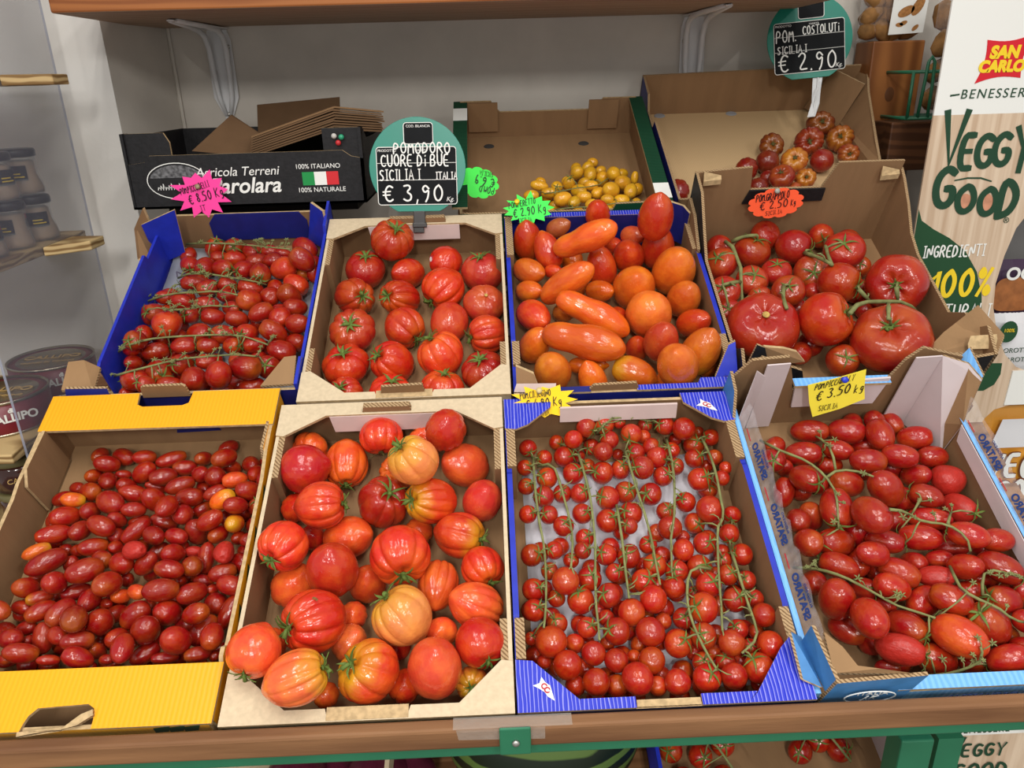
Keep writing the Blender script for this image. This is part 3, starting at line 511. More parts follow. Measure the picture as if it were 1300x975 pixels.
wrap(u0 + .008, 1, 'clear plastic wrap with mirrored lettering along the left side'); wrap(u1 - .004, 1, 'clear plastic wrap with mirrored lettering along the right side')
# green crate at the back, middle
c = CRT['green'] = Crate('fruit_crate', 'brown cardboard crate with green rims holding yellow tomatoes, back row', 'crate', -.052, .303, .826, 1.178)
u0, u1, v0, v1 = c.u0, c.u1, c.v0, c.v1; c.base(KRAFT)
c.side(True, [(v0, .0), (v1, .0)], KRAFT_V, GREENB); c.side(False, [(v0, .0), (v1 - .12, .0), (v1 - .12, -.022), (v1 - .07, -.022), (v1 - .07, .0), (v1, .0)], KRAFT_V, GREENB)
c.end(v1, [(u0, .004), (u0 + .062, .004), (u0 + .066, -.006), (u0 + .08, -.020), (u1 - .088, -.020), (u1 - .072, -.006), (u1 - .066, .004), (u1, .004)], KRAFT_V, GREENB, front=False)
c.end(v0, [(u0, -.010), (u0 + .02, -.012), (u1 - .09, -.012), (u1 - .085, .0), (u1, .002)], KRAFT_V, GREENB, CORR)
for u in (u0 + .045, u1 - .065):
    c.part('inner_flap', [([(u - .03, v1 - .006, -.06), (u + .03, v1 - .006, -.06), (u + .03, v1 - .006, .003), (u - .03, v1 - .006, .003)], (0, -.004, 0), (0, 0, 0))], [KRAFT_V])
for u in (u0 + .055, u1 - .105):
    mb = MB(); mb.lathe([(.011, 0), (.010, .001), (.007, .0015)], 20, fn=lambda r, z, a: (r * math.cos(a), .7 * r * math.sin(a), z)); q = mb.build('vent_hole', mat('dark_hole', (60, 58, 56), .9), c.root); q.location = c.local(u, v1 - .04, c.wb + .004)
for ul, d, wv in ((u0, 1, v1 - .05), (u1, -1, v0 + .03)):
    q = c.flat('side_flange', [(ul - d * .013, v0), (ul + d * .014, v0), (ul + d * .014, v1), (ul - d * .013, v1)][::d], .0035, GREENB)
    c.flat('white_patch', [(ul - d * .0132, wv - .022), (ul + d * .0142, wv - .022), (ul + d * .0142, wv + .022), (ul - d * .0132, wv + .022)][::d], .0042, INKW, INKW, INKW, .0006, 'white rectangle on the green rim')
# crate of ribbed tomatoes, back right
c = CRT['cost'] = Crate('fruit_crate', 'brown cardboard crate of dark ribbed tomatoes under the upper teal sign', 'crate', .327, .745, .832, 1.248)
u0, u1, v0, v1 = c.u0, c.u1, c.v0, c.v1; c.base(wave_mat('kraft_pale', (196, 166, 124), (188, 158, 116), 130, 'X', .8, 1.5, .12))
c.side(True, [(v0, .0), (v1 - .16, .0), (v1 - .15, -.02), (v1 - .09, -.02), (v1 - .07, .008), (v1, .012)], KRAFT_V, BLUD, CORR)
c.part('side_panel', [([(u1 - .045, v0, c.wb + .002), (u1 - .038, v0, .0), (u1 - .026, v0 + .06, .004), (u1 - .016, v0 + .12, -.012), (u1 - .008, v0 + .17, -.004), (u1 + .028, v1 - .09, .008), (u1 + .042, v1 - .03, .022), (u1 + .048, v1, .022), (u1 + .004, v1, c.wb + .002)], (-.0045, 0, 0), (0, 1, 2))], [KRAFT_V, KRAFT_V, CORR])
c.part('corner_flap', [([(u1 - .012, v1 - .085, -.07), (u1 - .06, v1 - .006, -.07), (u1 - .022, v1 - .006, .016), (u1 + .022, v1 - .07, .014)], (.003, .003, 0), (0, 0, 1))], [KRAFT_V, CORR])
c.end(v1, [(u0, .012), (u1 + .045, .022)], KRAFT_V, KRAFT_V, CORR, front=False)
c.end(v0, [(u0, .0), (u1 - .04, .0)], KRAFT_V, KRAFT_V, CORR)
for u in (u0 + .045, u0 + .20):
    mb = MB(); mb.lathe([(.012, 0), (.011, .001), (.007, .0015)], 20, fn=lambda r, z, a: (r * math.cos(a), .7 * r * math.sin(a), z)); q = mb.build('vent_hole', mat('pale_hole', (150, 152, 156), .6), c.root); q.location = c.local(u, v1 - .012, c.wb + .004)
c.part('corner_flap', [([(u1 - .045, v0 - .014, -.05), (u1 - .015, v0 - .010, -.05), (u1 - .009, v0 + .03, .0), (u1 - .031, v0 + .06, .012), (u1 - .039, v0 + .0, -.01)], (0, .003, .002), (0, 0, 1))], [KRAFT_V, CORR])
# ---------------------------------------------------------------- fruit shapes (unit size, stem at +Z)
def fruit_mesh(name, fn, seg=32, rings=22, m=None):
    mb = MB(); b = 0
    mb.v.append(fn(0, 0))
    for i in range(1, rings):
        for k in range(seg): mb.v.append(fn(math.pi * i / rings, 2 * math.pi * k / seg))
    mb.v.append(fn(math.pi, 0)); last = len(mb.v) - 1
    for k in range(seg):
        k2 = (k + 1) % seg; mb.f.append((0, 1 + k, 1 + k2)); mb.m.append(0)
        for i in range(rings - 2):
            a = 1 + i * seg; mb.f.append((a + k, a + seg + k, a + seg + k2, a + k2)); mb.m.append(0)
        a = 1 + (rings - 2) * seg; mb.f.append((a + k, last, a + k2)); mb.m.append(0)
    return mb.mesh(name, [m or SKIN], True)
G = lambda x, s: math.exp(-(x / s) ** 2)
def mk_egg(seed, taper=.06, boxy=1.0, tip=.05, dim=.10, bumps=.02, bend=0, waist=0):
    r_ = random.Random(seed); ph = [r_.uniform(0, 6.3) for _ in range(4)]; q = r_.choice((2, 3))
    def fn(t, a):
        s, c = math.sin(t), math.cos(t)
        r = (abs(s) ** boxy) * (1 - taper * c) * (1 + bumps * math.sin(q * a + ph[0]) * s + bumps * .6 * math.sin(2 * t + ph[1]) * math.cos(a + ph[2]))
        r *= 1 - waist * G(c - .25, .3)
        z = c - dim * G(t, .22) - tip * G(math.pi - t, .22)
        return (r * math.cos(a) + bend * (z * z - .3), r * math.sin(a), z)
    return fn
def mk_ox(seed, n=9, amp=.12, point=.14, dim=.2, top=1.0):
    r_ = random.Random(seed); ph = r_.uniform(0, 6.3)
    w = [r_.uniform(.55, 1.3) for _ in range(n)]; cum = [0]
    for x in w: cum.append(cum[-1] + x)
    tot = cum[-1]; dep = [r_.uniform(.35, 1.0) for _ in range(n)]; e = r_.uniform(-.06, .06); pe = r_.uniform(0, 6.3)
    def fn(t, a):
        s, c = math.sin(t), math.cos(t); u = ((a + ph) / (2 * math.pi)) % 1 * tot
        j = next(i for i in range(n) if cum[i + 1] >= u); f = (u - cum[j]) / w[j]
        dd = dep[j] * (1 - f) + dep[(j + 1) % n] * f
        g = (1 - abs(math.sin(math.pi * f)) ** .55) * dd          # 1 in the pleat, 0 on the rib
        sh = (.25 + .75 * max(0, math.cos(t * .72))) * min(1, s * 1.7)
        r = (s ** .92) * (1 - amp * g * sh * 1.6) * (1 + .05 * c * top) * (1 + e * math.cos(2 * a + pe))
        z = c * .98 - dim * G(t, .34) * (1 + .3 * math.cos(3 * a)) - point * G(math.pi - t, .3) - .04 * g * max(0, c)
        return (r * math.cos(a), r * math.sin(a), z)
    return fn
def mk_beef(seed, n=6, amp=.05, dim=.3):
    r_ = random.Random(seed); ph = r_.uniform(0, 6.3); ph2 = r_.uniform(0, 6.3)
    def fn(t, a):
        s, c = math.sin(t), math.cos(t); lob = .6 * math.cos(n * a + ph) + .4 * math.cos((n - 2) * a + ph2)
        r = (s ** .85) * (1 + amp * lob * (.35 + .65 * max(0, c)))
        z = c - dim * G(t, .42) * (1 + .25 * lob) - .05 * G(math.pi - t, .4)
        return (r * math.cos(a), r * math.sin(a), z)
    return fn
VAR = {
 'small_plum_tomato': [fruit_mesh('small_plum', mk_egg(i, .03 * (i % 3 - 1), .92, .02 + .02 * (i % 2), .07, .02), 26, 18) for i in range(6)],
 'vine_plum_tomato': [fruit_mesh('vine_plum', mk_egg(20 + i, -.07, .86, .05, .10, .045), 26, 18) for i in range(5)],
 'cherry_tomato': [fruit_mesh('cherry', mk_egg(40 + i, .02, .95, .01, .07, .012), 26, 18) for i in range(4)],
 'plum_tomato': [fruit_mesh('plum', mk_egg(60 + i, .04 * (i % 3 - 1), .88, .03, .08, .02), 32, 22) for i in range(5)],
 'yellow_plum_tomato': [fruit_mesh('yellow_plum', mk_egg(80 + i, .03, .92, .04, .07, .015), 24, 16) for i in range(4)],
 'wrinkled': [fruit_mesh('wrinkled_plum', mk_egg(90 + i, .04, .9, .03, .1, .05), 32, 22, WRINK) for i in range(2)],
 'pear': [fruit_mesh('pear_plum', mk_egg(100 + i, -.12, .86, .10, .06, .02), 36, 26) for i in range(5)],
 'elongated': [fruit_mesh('elongated_plum', mk_egg(120 + i, (-.10, .03, -.04, .05)[i], .78, .04, .04, .03, (.20, -.14, .16, .10)[i], (.07, .05, .10, .16)[i]), 40, 34) for i in range(4)],
 'round': [fruit_mesh('round_plum', mk_beef(130, 5, .03, .12), 40, 26)],
 'ribbed': [fruit_mesh('oxheart_ribbed', mk_ox(200 + i, (9, 8, 11, 10, 7)[i], .15, .10, .22), 110, 40) for i in range(5)],
 'smooth': [fruit_mesh('oxheart_smooth', mk_ox(220 + i, (5, 6, 4)[i], .05, .13, .12), 90, 36) for i in range(3)],
 'beef': [fruit_mesh('beefsteak', mk_beef(300 + i, (6, 5, 7)[i], .055, .30), 64, 30) for i in range(3)],
 'vineround': [fruit_mesh('vine_round', mk_beef(320 + i, 5, .018, .14), 40, 24) for i in range(3)],
 'pleated': [fruit_mesh('pleated', mk_ox(340 + i, (12, 10, 9)[i], .16, .0, .3), 120, 36) for i in range(3)],
}
def calyx_mesh(seed, n=5, ln=.75, lift=.16, wid=.13, stem=.0, sr=.06, z0=.93, curl=.3, m=None):
    r_ = random.Random(seed); mb = MB()
    for k in range(n):
        a0 = 2 * math.pi * k / n + r_.uniform(-.25, .25); L_ = ln * r_.uniform(.7, 1.2); cu = r_.uniform(-.2, 1) * curl; tw = r_.uniform(-.35, .35)
        rows = []
        for i in range(6):
            f = i / 5; d = .04 + L_ * f; a = a0 + tw * f * f
            zz = z0 + .03 + lift * math.sin(f * 2.2) * .6 - .30 * d * d + cu * f * f * .5
            w = wid * (.55 + .9 * f if f < .35 else .865 * (1 - f) / .65 + .015) * .9
            dx, dy = math.cos(a), math.sin(a)
            rows.append(((d * dx - dy * w, d * dy + dx * w, zz), (d * dx, d * dy, zz - .02 + .04 * f), (d * dx + dy * w, d * dy - dx * w, zz)))
        b = len(mb.v)
        for th in (0, -.022):
            for rw in rows:
                for p in rw: mb.v.append((p[0], p[1], p[2] + th))
        N = 18
        for i in range(5):
            for j in range(2):
                q = (b + i * 3 + j, b + i * 3 + j + 1, b + i * 3 + j + 4, b + i * 3 + j + 3); mb.f.append(q); mb.m.append(0); mb.f.append(tuple(x + N for x in q[::-1])); mb.m.append(0)
            for e0 in (0, 2): mb.f.append((b + i * 3 + e0, b + i * 3 + e0 + 3, b + N + i * 3 + e0 + 3, b + N + i * 3 + e0)); mb.m.append(0)
    mb.lathe([(.02, z0 - .06), (.11, z0 - .03), (.10, z0 + .03), (.05, z0 + .06)], 10)
    if stem:
        bx, by = r_.uniform(-.2, .2), r_.uniform(-.2, .2)
        mb.tube([(0, 0, z0), (bx * .2, by * .2, z0 + stem * .5), (bx, by, z0 + stem)], [sr * .9, sr, sr * 1.25], 8)
    return mb.mesh('calyx', [m or CALYX], True)
CAL = {'small': [calyx_mesh(i, 5, .86, .24, .10, 0, z0=.93) for i in range(4)],
 'ox': [calyx_mesh(10 + i, 7, .46, .22, .075, (.22, .12, .18)[i], .07, .84, .5) for i in range(3)],
 'oxwide': [calyx_mesh(20, 6, .62, .26, .07, .16, .07, .86, .4)],
 'oxdry': [calyx_mesh(30 + i, 6, .42, .2, .06, .12, .06, .84, .6, CALYX_DRY) for i in range(2)],
 'round': [calyx_mesh(40 + i, 5, .70, .24, .07, 0, .05, .86, .2) for i in range(3)],
 'dry': [calyx_mesh(50 + i, 5, .26, .2, .06, .10, .05, .72, .6, CALYX_DRY) for i in range(3)],
 'beef': [calyx_mesh(60 + i, 6, .24, .2, .045, .06, .05, .72, .5) for i in range(2)]}
_sm = MB(); _sm.lathe([(.001, .925), (.09, .93), (.075, .955), (.02, .96)], 14); SCAR = _sm.mesh('stem_scar', [mat('stem_scar_tan', (206, 170, 96), .8, .1, noise=.4, nscale=6)], True)
_sm = MB(); _sm.lathe([(.001, .80), (.11, .82), (.09, .85), (.02, .86)], 14); SCAR2 = _sm.mesh('stem_scar', [mat('stem_scar_tan', (206, 170, 96), .8)], True)
RGB = {'yellow': {'': (142, 18, 16), 'O': (206, 78, 26, .9), 'o': (196, 62, 28), 'w': (146, 26, 24), 'y': (160, 30, 20, .5), 's': (150, 22, 18)},
 'dat': {'': (152, 21, 16), 'o': (194, 46, 26), 'O': (190, 86, 34)}, 'cherry': {'': (160, 24, 17)}, 'plum': {'': (152, 22, 19), 'o': (190, 54, 26), 'w': (158, 28, 22)},
 'ox': {'r': (192, 40, 24), 'o': (206, 70, 32), 'p': (212, 122, 66, .8), 'c': (166, 20, 24), 'd': (206, 68, 38), 'y': (206, 54, 26, .9), 'k': (164, 30, 24), 'm': (186, 50, 40), 'g': (212, 88, 48, 1)},
 'long': {'L': (208, 82, 28), 'r': (190, 48, 24), 'o': (204, 90, 28), 'y': (196, 94, 30, .5), 'g': (198, 88, 30, 1), 'b': (168, 84, 46), 'n': (196, 72, 42), 's': (214, 96, 42), 'S': (194, 58, 34)},
 'grap': {'r': (156, 26, 22), 'R': (166, 28, 20)}, 'cost': {'k': (118, 30, 22, .2), 'o': (132, 48, 26, .4), 'c': (132, 24, 22), 'm': (140, 42, 32, .3), 'O': (164, 72, 34, .5)}, 'green': {'': (206, 146, 34)}}
RGB['ox2'] = dict(RGB['ox'], r=(186, 34, 22), k=(162, 28, 22), o=(194, 46, 24), m=(178, 44, 36))
def basis_from(axis, spin):
    q = Vector((0, 0, 1)).rotation_difference(axis); return (q @ Quaternion((0, 0, 1), spin)).to_matrix()
def jit(c, s=8, sv=.08):
    k = 1 + random.uniform(-sv, sv); return tuple(max(0, min(255, x * k + random.uniform(-s, s) * (.5 if i else .3))) for i, x in enumerate(c[:3]))
def place(o, mtx, parent=None):
    if parent: o.parent = parent; o.matrix_basis = Matrix.Translation(-parent.location) @ mtx
    else: o.matrix_world = mtx
FRUIT = {
'yellow': '''-5169 3723 -630 -85 46 -22 122 182 n 0;-4851 3664 -577 90 21 -35 104 159 n 0;-5297 3534 -515 86 8 -48 116 174 n 0;-4782 3399 -560 75 10 64 132 198 n 0;-5479 3416 -623 -25 -53 80 99 149 n 0
-5222 3272 -543 -42 70 -56 117 176 n 0;-5111 3446 -658 -89 -21 38 67 108 n 0;-5665 3253 -658 -85 30 -40 85 128 n 0;-5406 3113 -549 72 -40 56 129 194 n 0;-5516 2925 -435 86 15 -46 98 150 O 0
-4966 3200 -596 25 18 -94 114 171 n 0;-4801 3034 -514 86 -2 -50 120 193 n 0;-5019 2857 -423 -83 49 -22 145 217 n 0;-5560 2692 -466 -61 -49 61 133 199 n 0;-5299 2796 -529 -8 52 -84 120 180 n 0
-4709 2763 -471 90 19 -38 97 157 n 0;-5278 2467 -441 12 73 -66 120 180 n 0;-4978 2458 -338 90 -38 -15 125 187 n 0;-4891 2628 -485 28 19 -93 97 145 n 0;-5601 2425 -439 -85 -39 33 115 214 n 0
-4590 2438 -454 -66 -73 -8 111 207 n 0;-4677 2685 -627 88 39 -23 79 134 n 0;-4894 2452 -604 -43 46 -76 117 175 n 0;-4479 3619 -581 87 46 -12 104 209 n 0;-4270 3475 -597 -92 -22 30 108 166 n 0
-4041 3608 -581 -27 -54 78 100 151 n 0;-3665 3446 -363 -52 -67 51 127 191 n 0;-4483 3280 -507 -90 -33 24 117 183 n 0;-4201 3111 -475 87 45 -13 113 193 n 0;-3980 3283 -487 -59 33 -72 111 166 n 0
-3642 3480 -626 57 17 -79 97 145 n 0;-3724 3156 -362 34 -53 76 136 204 n 0;-3445 3064 -330 -93 -29 19 108 162 o 0;-3374 3488 -600 -56 61 -54 117 175 n 0;-3231 3564 -672 -69 43 -56 67 101 n 0
-3245 3255 -486 -10 -81 56 106 159 n 0;-3109 3121 -411 -11 -98 -3 80 120 n 0;-4041 2925 -487 -98 -11 8 124 186 n 0;-3969 3178 -652 -63 65 -40 90 135 n 0;-3677 2922 -396 86 49 -5 98 158 n 0
-3537 2760 -323 84 25 45 121 182 O 0;-3235 2904 -356 -61 -27 73 126 189 n 0;-3327 2631 -261 -59 -34 72 111 166 n 0;-3152 2732 -480 27 1 95 98 146 s 0;-3502 3028 -586 -94 -14 29 48 81 n 0
-4605 3217 -650 -86 3 48 66 156 n 0;-4479 2894 -465 31 -3 -94 135 202 n 0;-4173 2629 -222 8 86 -49 125 188 n 0;-4054 2653 -460 -28 68 -66 128 192 n 0;-3911 2839 -656 82 55 -2 96 144 n 0
-3614 2434 -275 -85 -37 -34 118 177 n 0;-3361 2474 -436 3 -51 85 117 176 O 0;-3167 2548 -605 62 -23 74 107 160 n 0;-4347 2648 -621 84 -13 -51 110 174 n 0;-3862 2447 -557 -1 -5 -99 140 209 n 0
-4336 2350 -440 77 -54 29 114 172 n 0;-4049 2323 -431 93 -33 8 104 155 n 0;-3550 2349 -472 -24 -71 64 107 161 n 0;-3325 2351 -585 14 61 -77 85 128 n 0;-3139 2227 -427 -23 -62 74 91 136 n 0
-5695 2173 -401 79 56 -21 93 165 O 0;-5471 1973 -322 76 61 -16 135 242 n 0;-5489 2281 -630 -69 15 -69 100 150 n 0;-5282 2236 -537 -47 44 -76 84 126 n 0;-5052 2231 -454 88 31 -34 113 182 n 0
-4934 1802 -254 84 47 -25 144 217 n 0;-5307 2063 -552 46 -8 88 98 147 n 0;-4883 2040 -437 73 -45 50 116 174 n 0;-4586 1934 -355 -70 35 -61 135 203 n 0;-4365 1988 -147 87 -26 40 109 163 w 0
-4794 2239 -507 7 -48 86 91 137 n 0;-4289 1922 -359 -68 -33 -64 118 177 n 0;-5619 1668 -356 -25 -36 89 118 177 n 0;-5219 1645 -222 14 -35 92 131 196 n 0;-4600 1602 -223 -10 -63 76 142 213 n 0
-5083 1651 -482 -85 -40 31 99 175 n 0;-4816 1477 -351 2 89 -44 117 175 n 0;-5443 1552 -400 -84 -41 34 86 151 y 0;-5642 1471 -467 97 -21 4 86 129 n 0;-5319 1345 -320 -76 -60 20 109 175 n 0
-5050 1293 -266 -38 -88 26 125 188 n 0;-4763 1125 -78 43 -65 61 142 213 n 0;-4593 1181 -318 -44 14 -88 150 225 n 0;-4528 1568 -475 -53 -40 73 84 126 o 0;-4294 1553 -354 83 -42 33 89 133 o 0
-4689 1480 -483 -76 29 -56 72 108 n 0;-4550 1382 -544 -45 -58 66 101 151 n 0;-4208 1241 -300 -78 -40 -46 132 199 n 0;-3977 995 -167 40 -8 90 152 227 n 0;-4559 1820 -556 40 -4 90 82 122 n 0
-5204 1052 -369 -3 90 42 117 179 n 0;-4983 1015 -253 -80 48 -33 98 147 n 0;-4725 931 -229 88 22 -41 111 178 n 0;-5494 1005 -256 79 -26 54 116 173 n 0;-5480 1196 -427 -95 -15 -23 84 126 n 0
-5377 1038 -417 -11 38 -91 69 104 n 0;-5288 814 -212 84 7 -51 109 184 n 0;-4358 1001 -354 14 54 -82 110 165 n 0;-4119 754 -62 -19 93 -30 121 181 n 0;-4598 906 -453 -18 -14 96 89 134 n 0
-4635 718 -179 -81 19 54 112 172 n 0;-4018 825 -403 76 62 -11 109 170 n 0;-5003 748 -281 86 14 -46 60 120 n 0;-5498 785 -302 83 -23 49 60 91 n 0;-4367 726 -282 -97 11 -18 60 90 n 0
-4007 2056 -391 28 44 -84 119 179 n 0;-3918 1746 -205 -96 12 22 115 172 n 0;-3734 1868 -381 36 -44 81 129 194 n 0;-3666 2065 -560 -12 -88 -44 109 204 n 0;-3345 1982 -281 22 -77 58 121 181 w 0
-3833 2166 -547 92 14 -33 68 106 w 0;-3222 1953 -511 -85 22 -46 127 191 n 0;-4322 1919 -614 39 -7 91 90 135 n 0;-3919 1461 -154 91 21 -33 133 203 n 0;-3641 1506 -350 64 56 -51 126 189 n 0
-3620 1752 -539 90 -3 -40 81 126 n 0;-3345 1769 -378 91 34 -18 110 168 n 0;-3196 1570 -321 95 -28 -6 115 172 n 0;-3474 1626 -503 57 57 -58 58 88 n 0;-3409 1454 -552 33 -41 84 142 213 n 0
-3185 1312 -461 43 86 24 121 214 n 0;-3884 1297 -391 6 -41 90 152 229 n 0;-3476 1177 -198 87 1 47 117 176 n 0;-3457 1102 -472 46 87 -9 133 200 n 0;-3217 885 -150 17 -82 53 127 191 n 0
-3588 837 -110 -5 20 -97 153 230 n 0;-3746 1245 -620 92 -35 -5 86 129 n 0;-3365 722 -233 -92 -25 27 87 147 n 0;-3739 722 -292 -91 -18 34 67 147 n 0;-3230 752 -376 33 -35 86 68 102 n 0
-3882 1745 -500 -37 42 -81 81 121 n 0;-3136 1721 -489 93 -18 28 66 99 n 0;-5078 1062 -639 -99 9 -3 113 156 n 0;-5613 394 -656 -32 85 39 95 138 n 0;-3994 796 -641 58 76 -25 111 158 n 0
-4079 1169 -605 -18 95 19 107 155 n 0;-4340 1127 -647 66 -61 41 104 156 n 0;-4636 1112 -650 -75 -63 -17 101 137 n 0;-5148 812 -557 67 -53 51 104 158 n 0;-3490 766 -625 47 -87 -7 100 151 n 0
-5702 1963 -645 -40 -90 3 106 157 n 0;-5628 916 -578 73 61 -27 95 143 n 0;-5395 866 -569 -5 -99 0 113 162 n 0;-4516 834 -656 -96 24 2 95 129 n 0;-4738 735 -592 -89 -27 -35 98 144 n 0
-3530 2668 -649 52 -84 -10 102 140 n 0;-3764 3824 -650 67 70 -22 101 146 n 0;-4323 2204 -641 -56 -81 -10 110 166 n 0;-5658 621 -647 86 13 -47 104 149 n 0;-5721 2430 -653 98 -7 10 98 132 n 0
-5730 1532 -647 -22 -96 4 104 147 n 0;-5462 1688 -652 62 -75 18 99 141 n 0;-5756 1207 -541 -72 66 16 102 143 n 0;-4176 1420 -515 -72 53 -42 99 148 n 0;-3332 954 -654 -84 47 -22 96 146 n 0
-5727 1319 -195 88 -43 15 110 163 n 0;-3186 3071 -644 84 -47 24 107 150 n 0;-4975 1298 -656 -27 -92 25 94 140 n 0;-5525 3783 -652 -31 -86 38 99 134 n 0;-4043 2271 -651 -40 82 38 100 152 n 0
-5771 3066 -620 94 32 3 100 142 n 0;-4657 1618 -652 -92 31 20 99 136 n 0;-5779 2708 -637 -46 87 13 98 133 n 0;-3357 2800 -650 -2 -86 -49 101 146 n 0;-4584 2305 -657 62 76 16 94 129 n 0
-3215 2168 -654 68 -69 21 97 142 n 0;-3872 1548 -650 -90 -29 29 101 150 n 0;-3676 819 -492 -24 -96 10 102 150 n 0;-3911 1880 -657 99 6 3 94 134 n 0;-3177 1672 -651 84 49 -19 100 140 n 0'''.replace('\n', ';').split(';'),
'ox': '''-1571 3621 -249 2 -91 -39 289 257 rs 0|strongly ribbed red oxheart tomato with dried green calyx at rear middle
-681 3455 54 -12 15 -97 272 308 rb 0|orange-red oxheart tomato leaning on the rear wall
-1042 2787 336 -54 19 81 310 310 ps 0|pale yellow-orange oxheart tomato with yellow shoulder near the rear
-2514 3102 -190 -98 -9 -11 308 316 cb 0|crimson oxheart tomato with pointed tip in rear left corner
-2051 3342 -461 5 -98 -16 288 344 os 0|deeply folded orange oxheart tomato next to the crimson pointed one
-457 3233 -442 65 33 -67 288 361 db 0|smooth orange oxheart tomato in rear right corner
-1485 2598 -292 39 -14 90 318 378 ks 0|dark red pleated oxheart tomato with wide star calyx
-869 2558 -222 -71 -31 61 284 363 ys 0|orange-red oxheart tomato with yellow streaks, stem end facing the dark pleated one
-234 2619 -366 -16 16 -96 257 334 mb 0|dull pinkish red oxheart tomato against right wall
-2197 2451 -58 99 3 4 286 312 rs 0|orange-red oxheart tomato with calyx pointing right, left rear half
-516 2129 -356 93 -33 9 294 321 ys 0|orange-red oxheart tomato with yellow stem end pointing right
-2550 1882 2 -37 -86 32 288 295 rs 0|red oxheart tomato with calyx low at left, against left wall
-1916 2229 -476 -86 15 -47 270 335 ob 0|orange oxheart tomato behind the tall smooth one
-1966 1578 -62 -6 -10 -98 291 378 rb 0|tall smooth red-orange oxheart tomato left of the big ribbed one
-1191 1721 -39 19 -96 13 363 331 rs 0|big ribbed red oxheart tomato on top of the heap, calyx at bottom
-1055 2329 -575 -11 27 -95 186 168 ob 0|orange oxheart tomato peeping from behind the big ribbed one
-2650 2752 -562 -25 29 -91 198 179 rb 0|red oxheart tomato half hidden behind the one with calyx pointing right
-2396 2296 -552 -24 25 -93 164 148 cb 0|dark red oxheart tomato in the gap at left
-2501 1614 -491 -7 26 -95 276 248 ob 0|orange oxheart tomato at left, under the scarred red one
-1623 1603 -491 -17 2 -98 217 282 ob 0|orange oxheart tomato sunk between the tall smooth and big ribbed ones
-773 1492 -375 15 97 -13 242 315 ob 0|orange ribbed oxheart tomato right of the big ribbed one
-248 1671 -336 41 -90 5 260 257 rs 0|small red oxheart tomato with calyx low at right wall
-1125 973 -35 -61 51 58 328 328 ps 0|pale peach oxheart tomato with curled stem in the front middle
-325 1168 -275 74 -7 -65 266 341 db 0|salmon oxheart tomato with deep grooves at right wall
-2072 917 41 -70 -45 53 345 359 rs 0|large red oxheart tomato with brown scar and calyx at left
-1758 1192 -460 -19 17 -96 168 152 ob 0|small orange oxheart tomato in the gap beside the scarred one
-2583 523 273 -26 -96 -4 283 275 ds 0|orange oxheart tomato overhanging the front left corner, calyx down
-2109 223 280 94 29 12 275 330 gs 0|orange oxheart tomato with green shoulder lying at front left
-1451 389 -77 -60 3 79 331 308 ys 0|orange-red ribbed oxheart tomato with yellow shoulder at front middle
-759 393 -54 -11 -7 -98 293 381 db 0|round orange-red oxheart tomato with star-like scar at the front
-273 667 -110 33 -92 17 275 275 cs 0|shiny crimson oxheart tomato against right wall near the front
-720 910 -362 -9 13 -98 175 157 db 0|pale pink oxheart tomato mostly hidden behind star-scarred one
-1244 804 -466 -14 13 -97 171 154 cb 0|dark red oxheart tomato in shade under the pale peach one
-1751 846 -383 -62 -18 -75 206 206 gb 0|oxheart tomato with green-yellow top behind the front yellow-shouldered one
-378 336 -414 -4 -61 78 190 171 gs 0|orange-green oxheart tomato deep in the front right corner
-1115 351 -433 -13 9 -98 184 166 rb 0|red oxheart tomato sunk between two front ones
-1944 277 -394 -21 8 -96 140 126 ob 0|dark orange oxheart tomato sunk behind the front flange
-2624 913 -449 -27 13 -94 166 149 ob 0|orange oxheart tomato half hidden between the two front left ones
-1000 3651 -475 14 -28 94 250 240 ob 0|FILL
-2562 3614 -451 -28 -72 62 239 225 ob 0|FILL
-1359 3188 -494 -63 -23 73 244 235 ob 0|FILL'''.split('\n'),
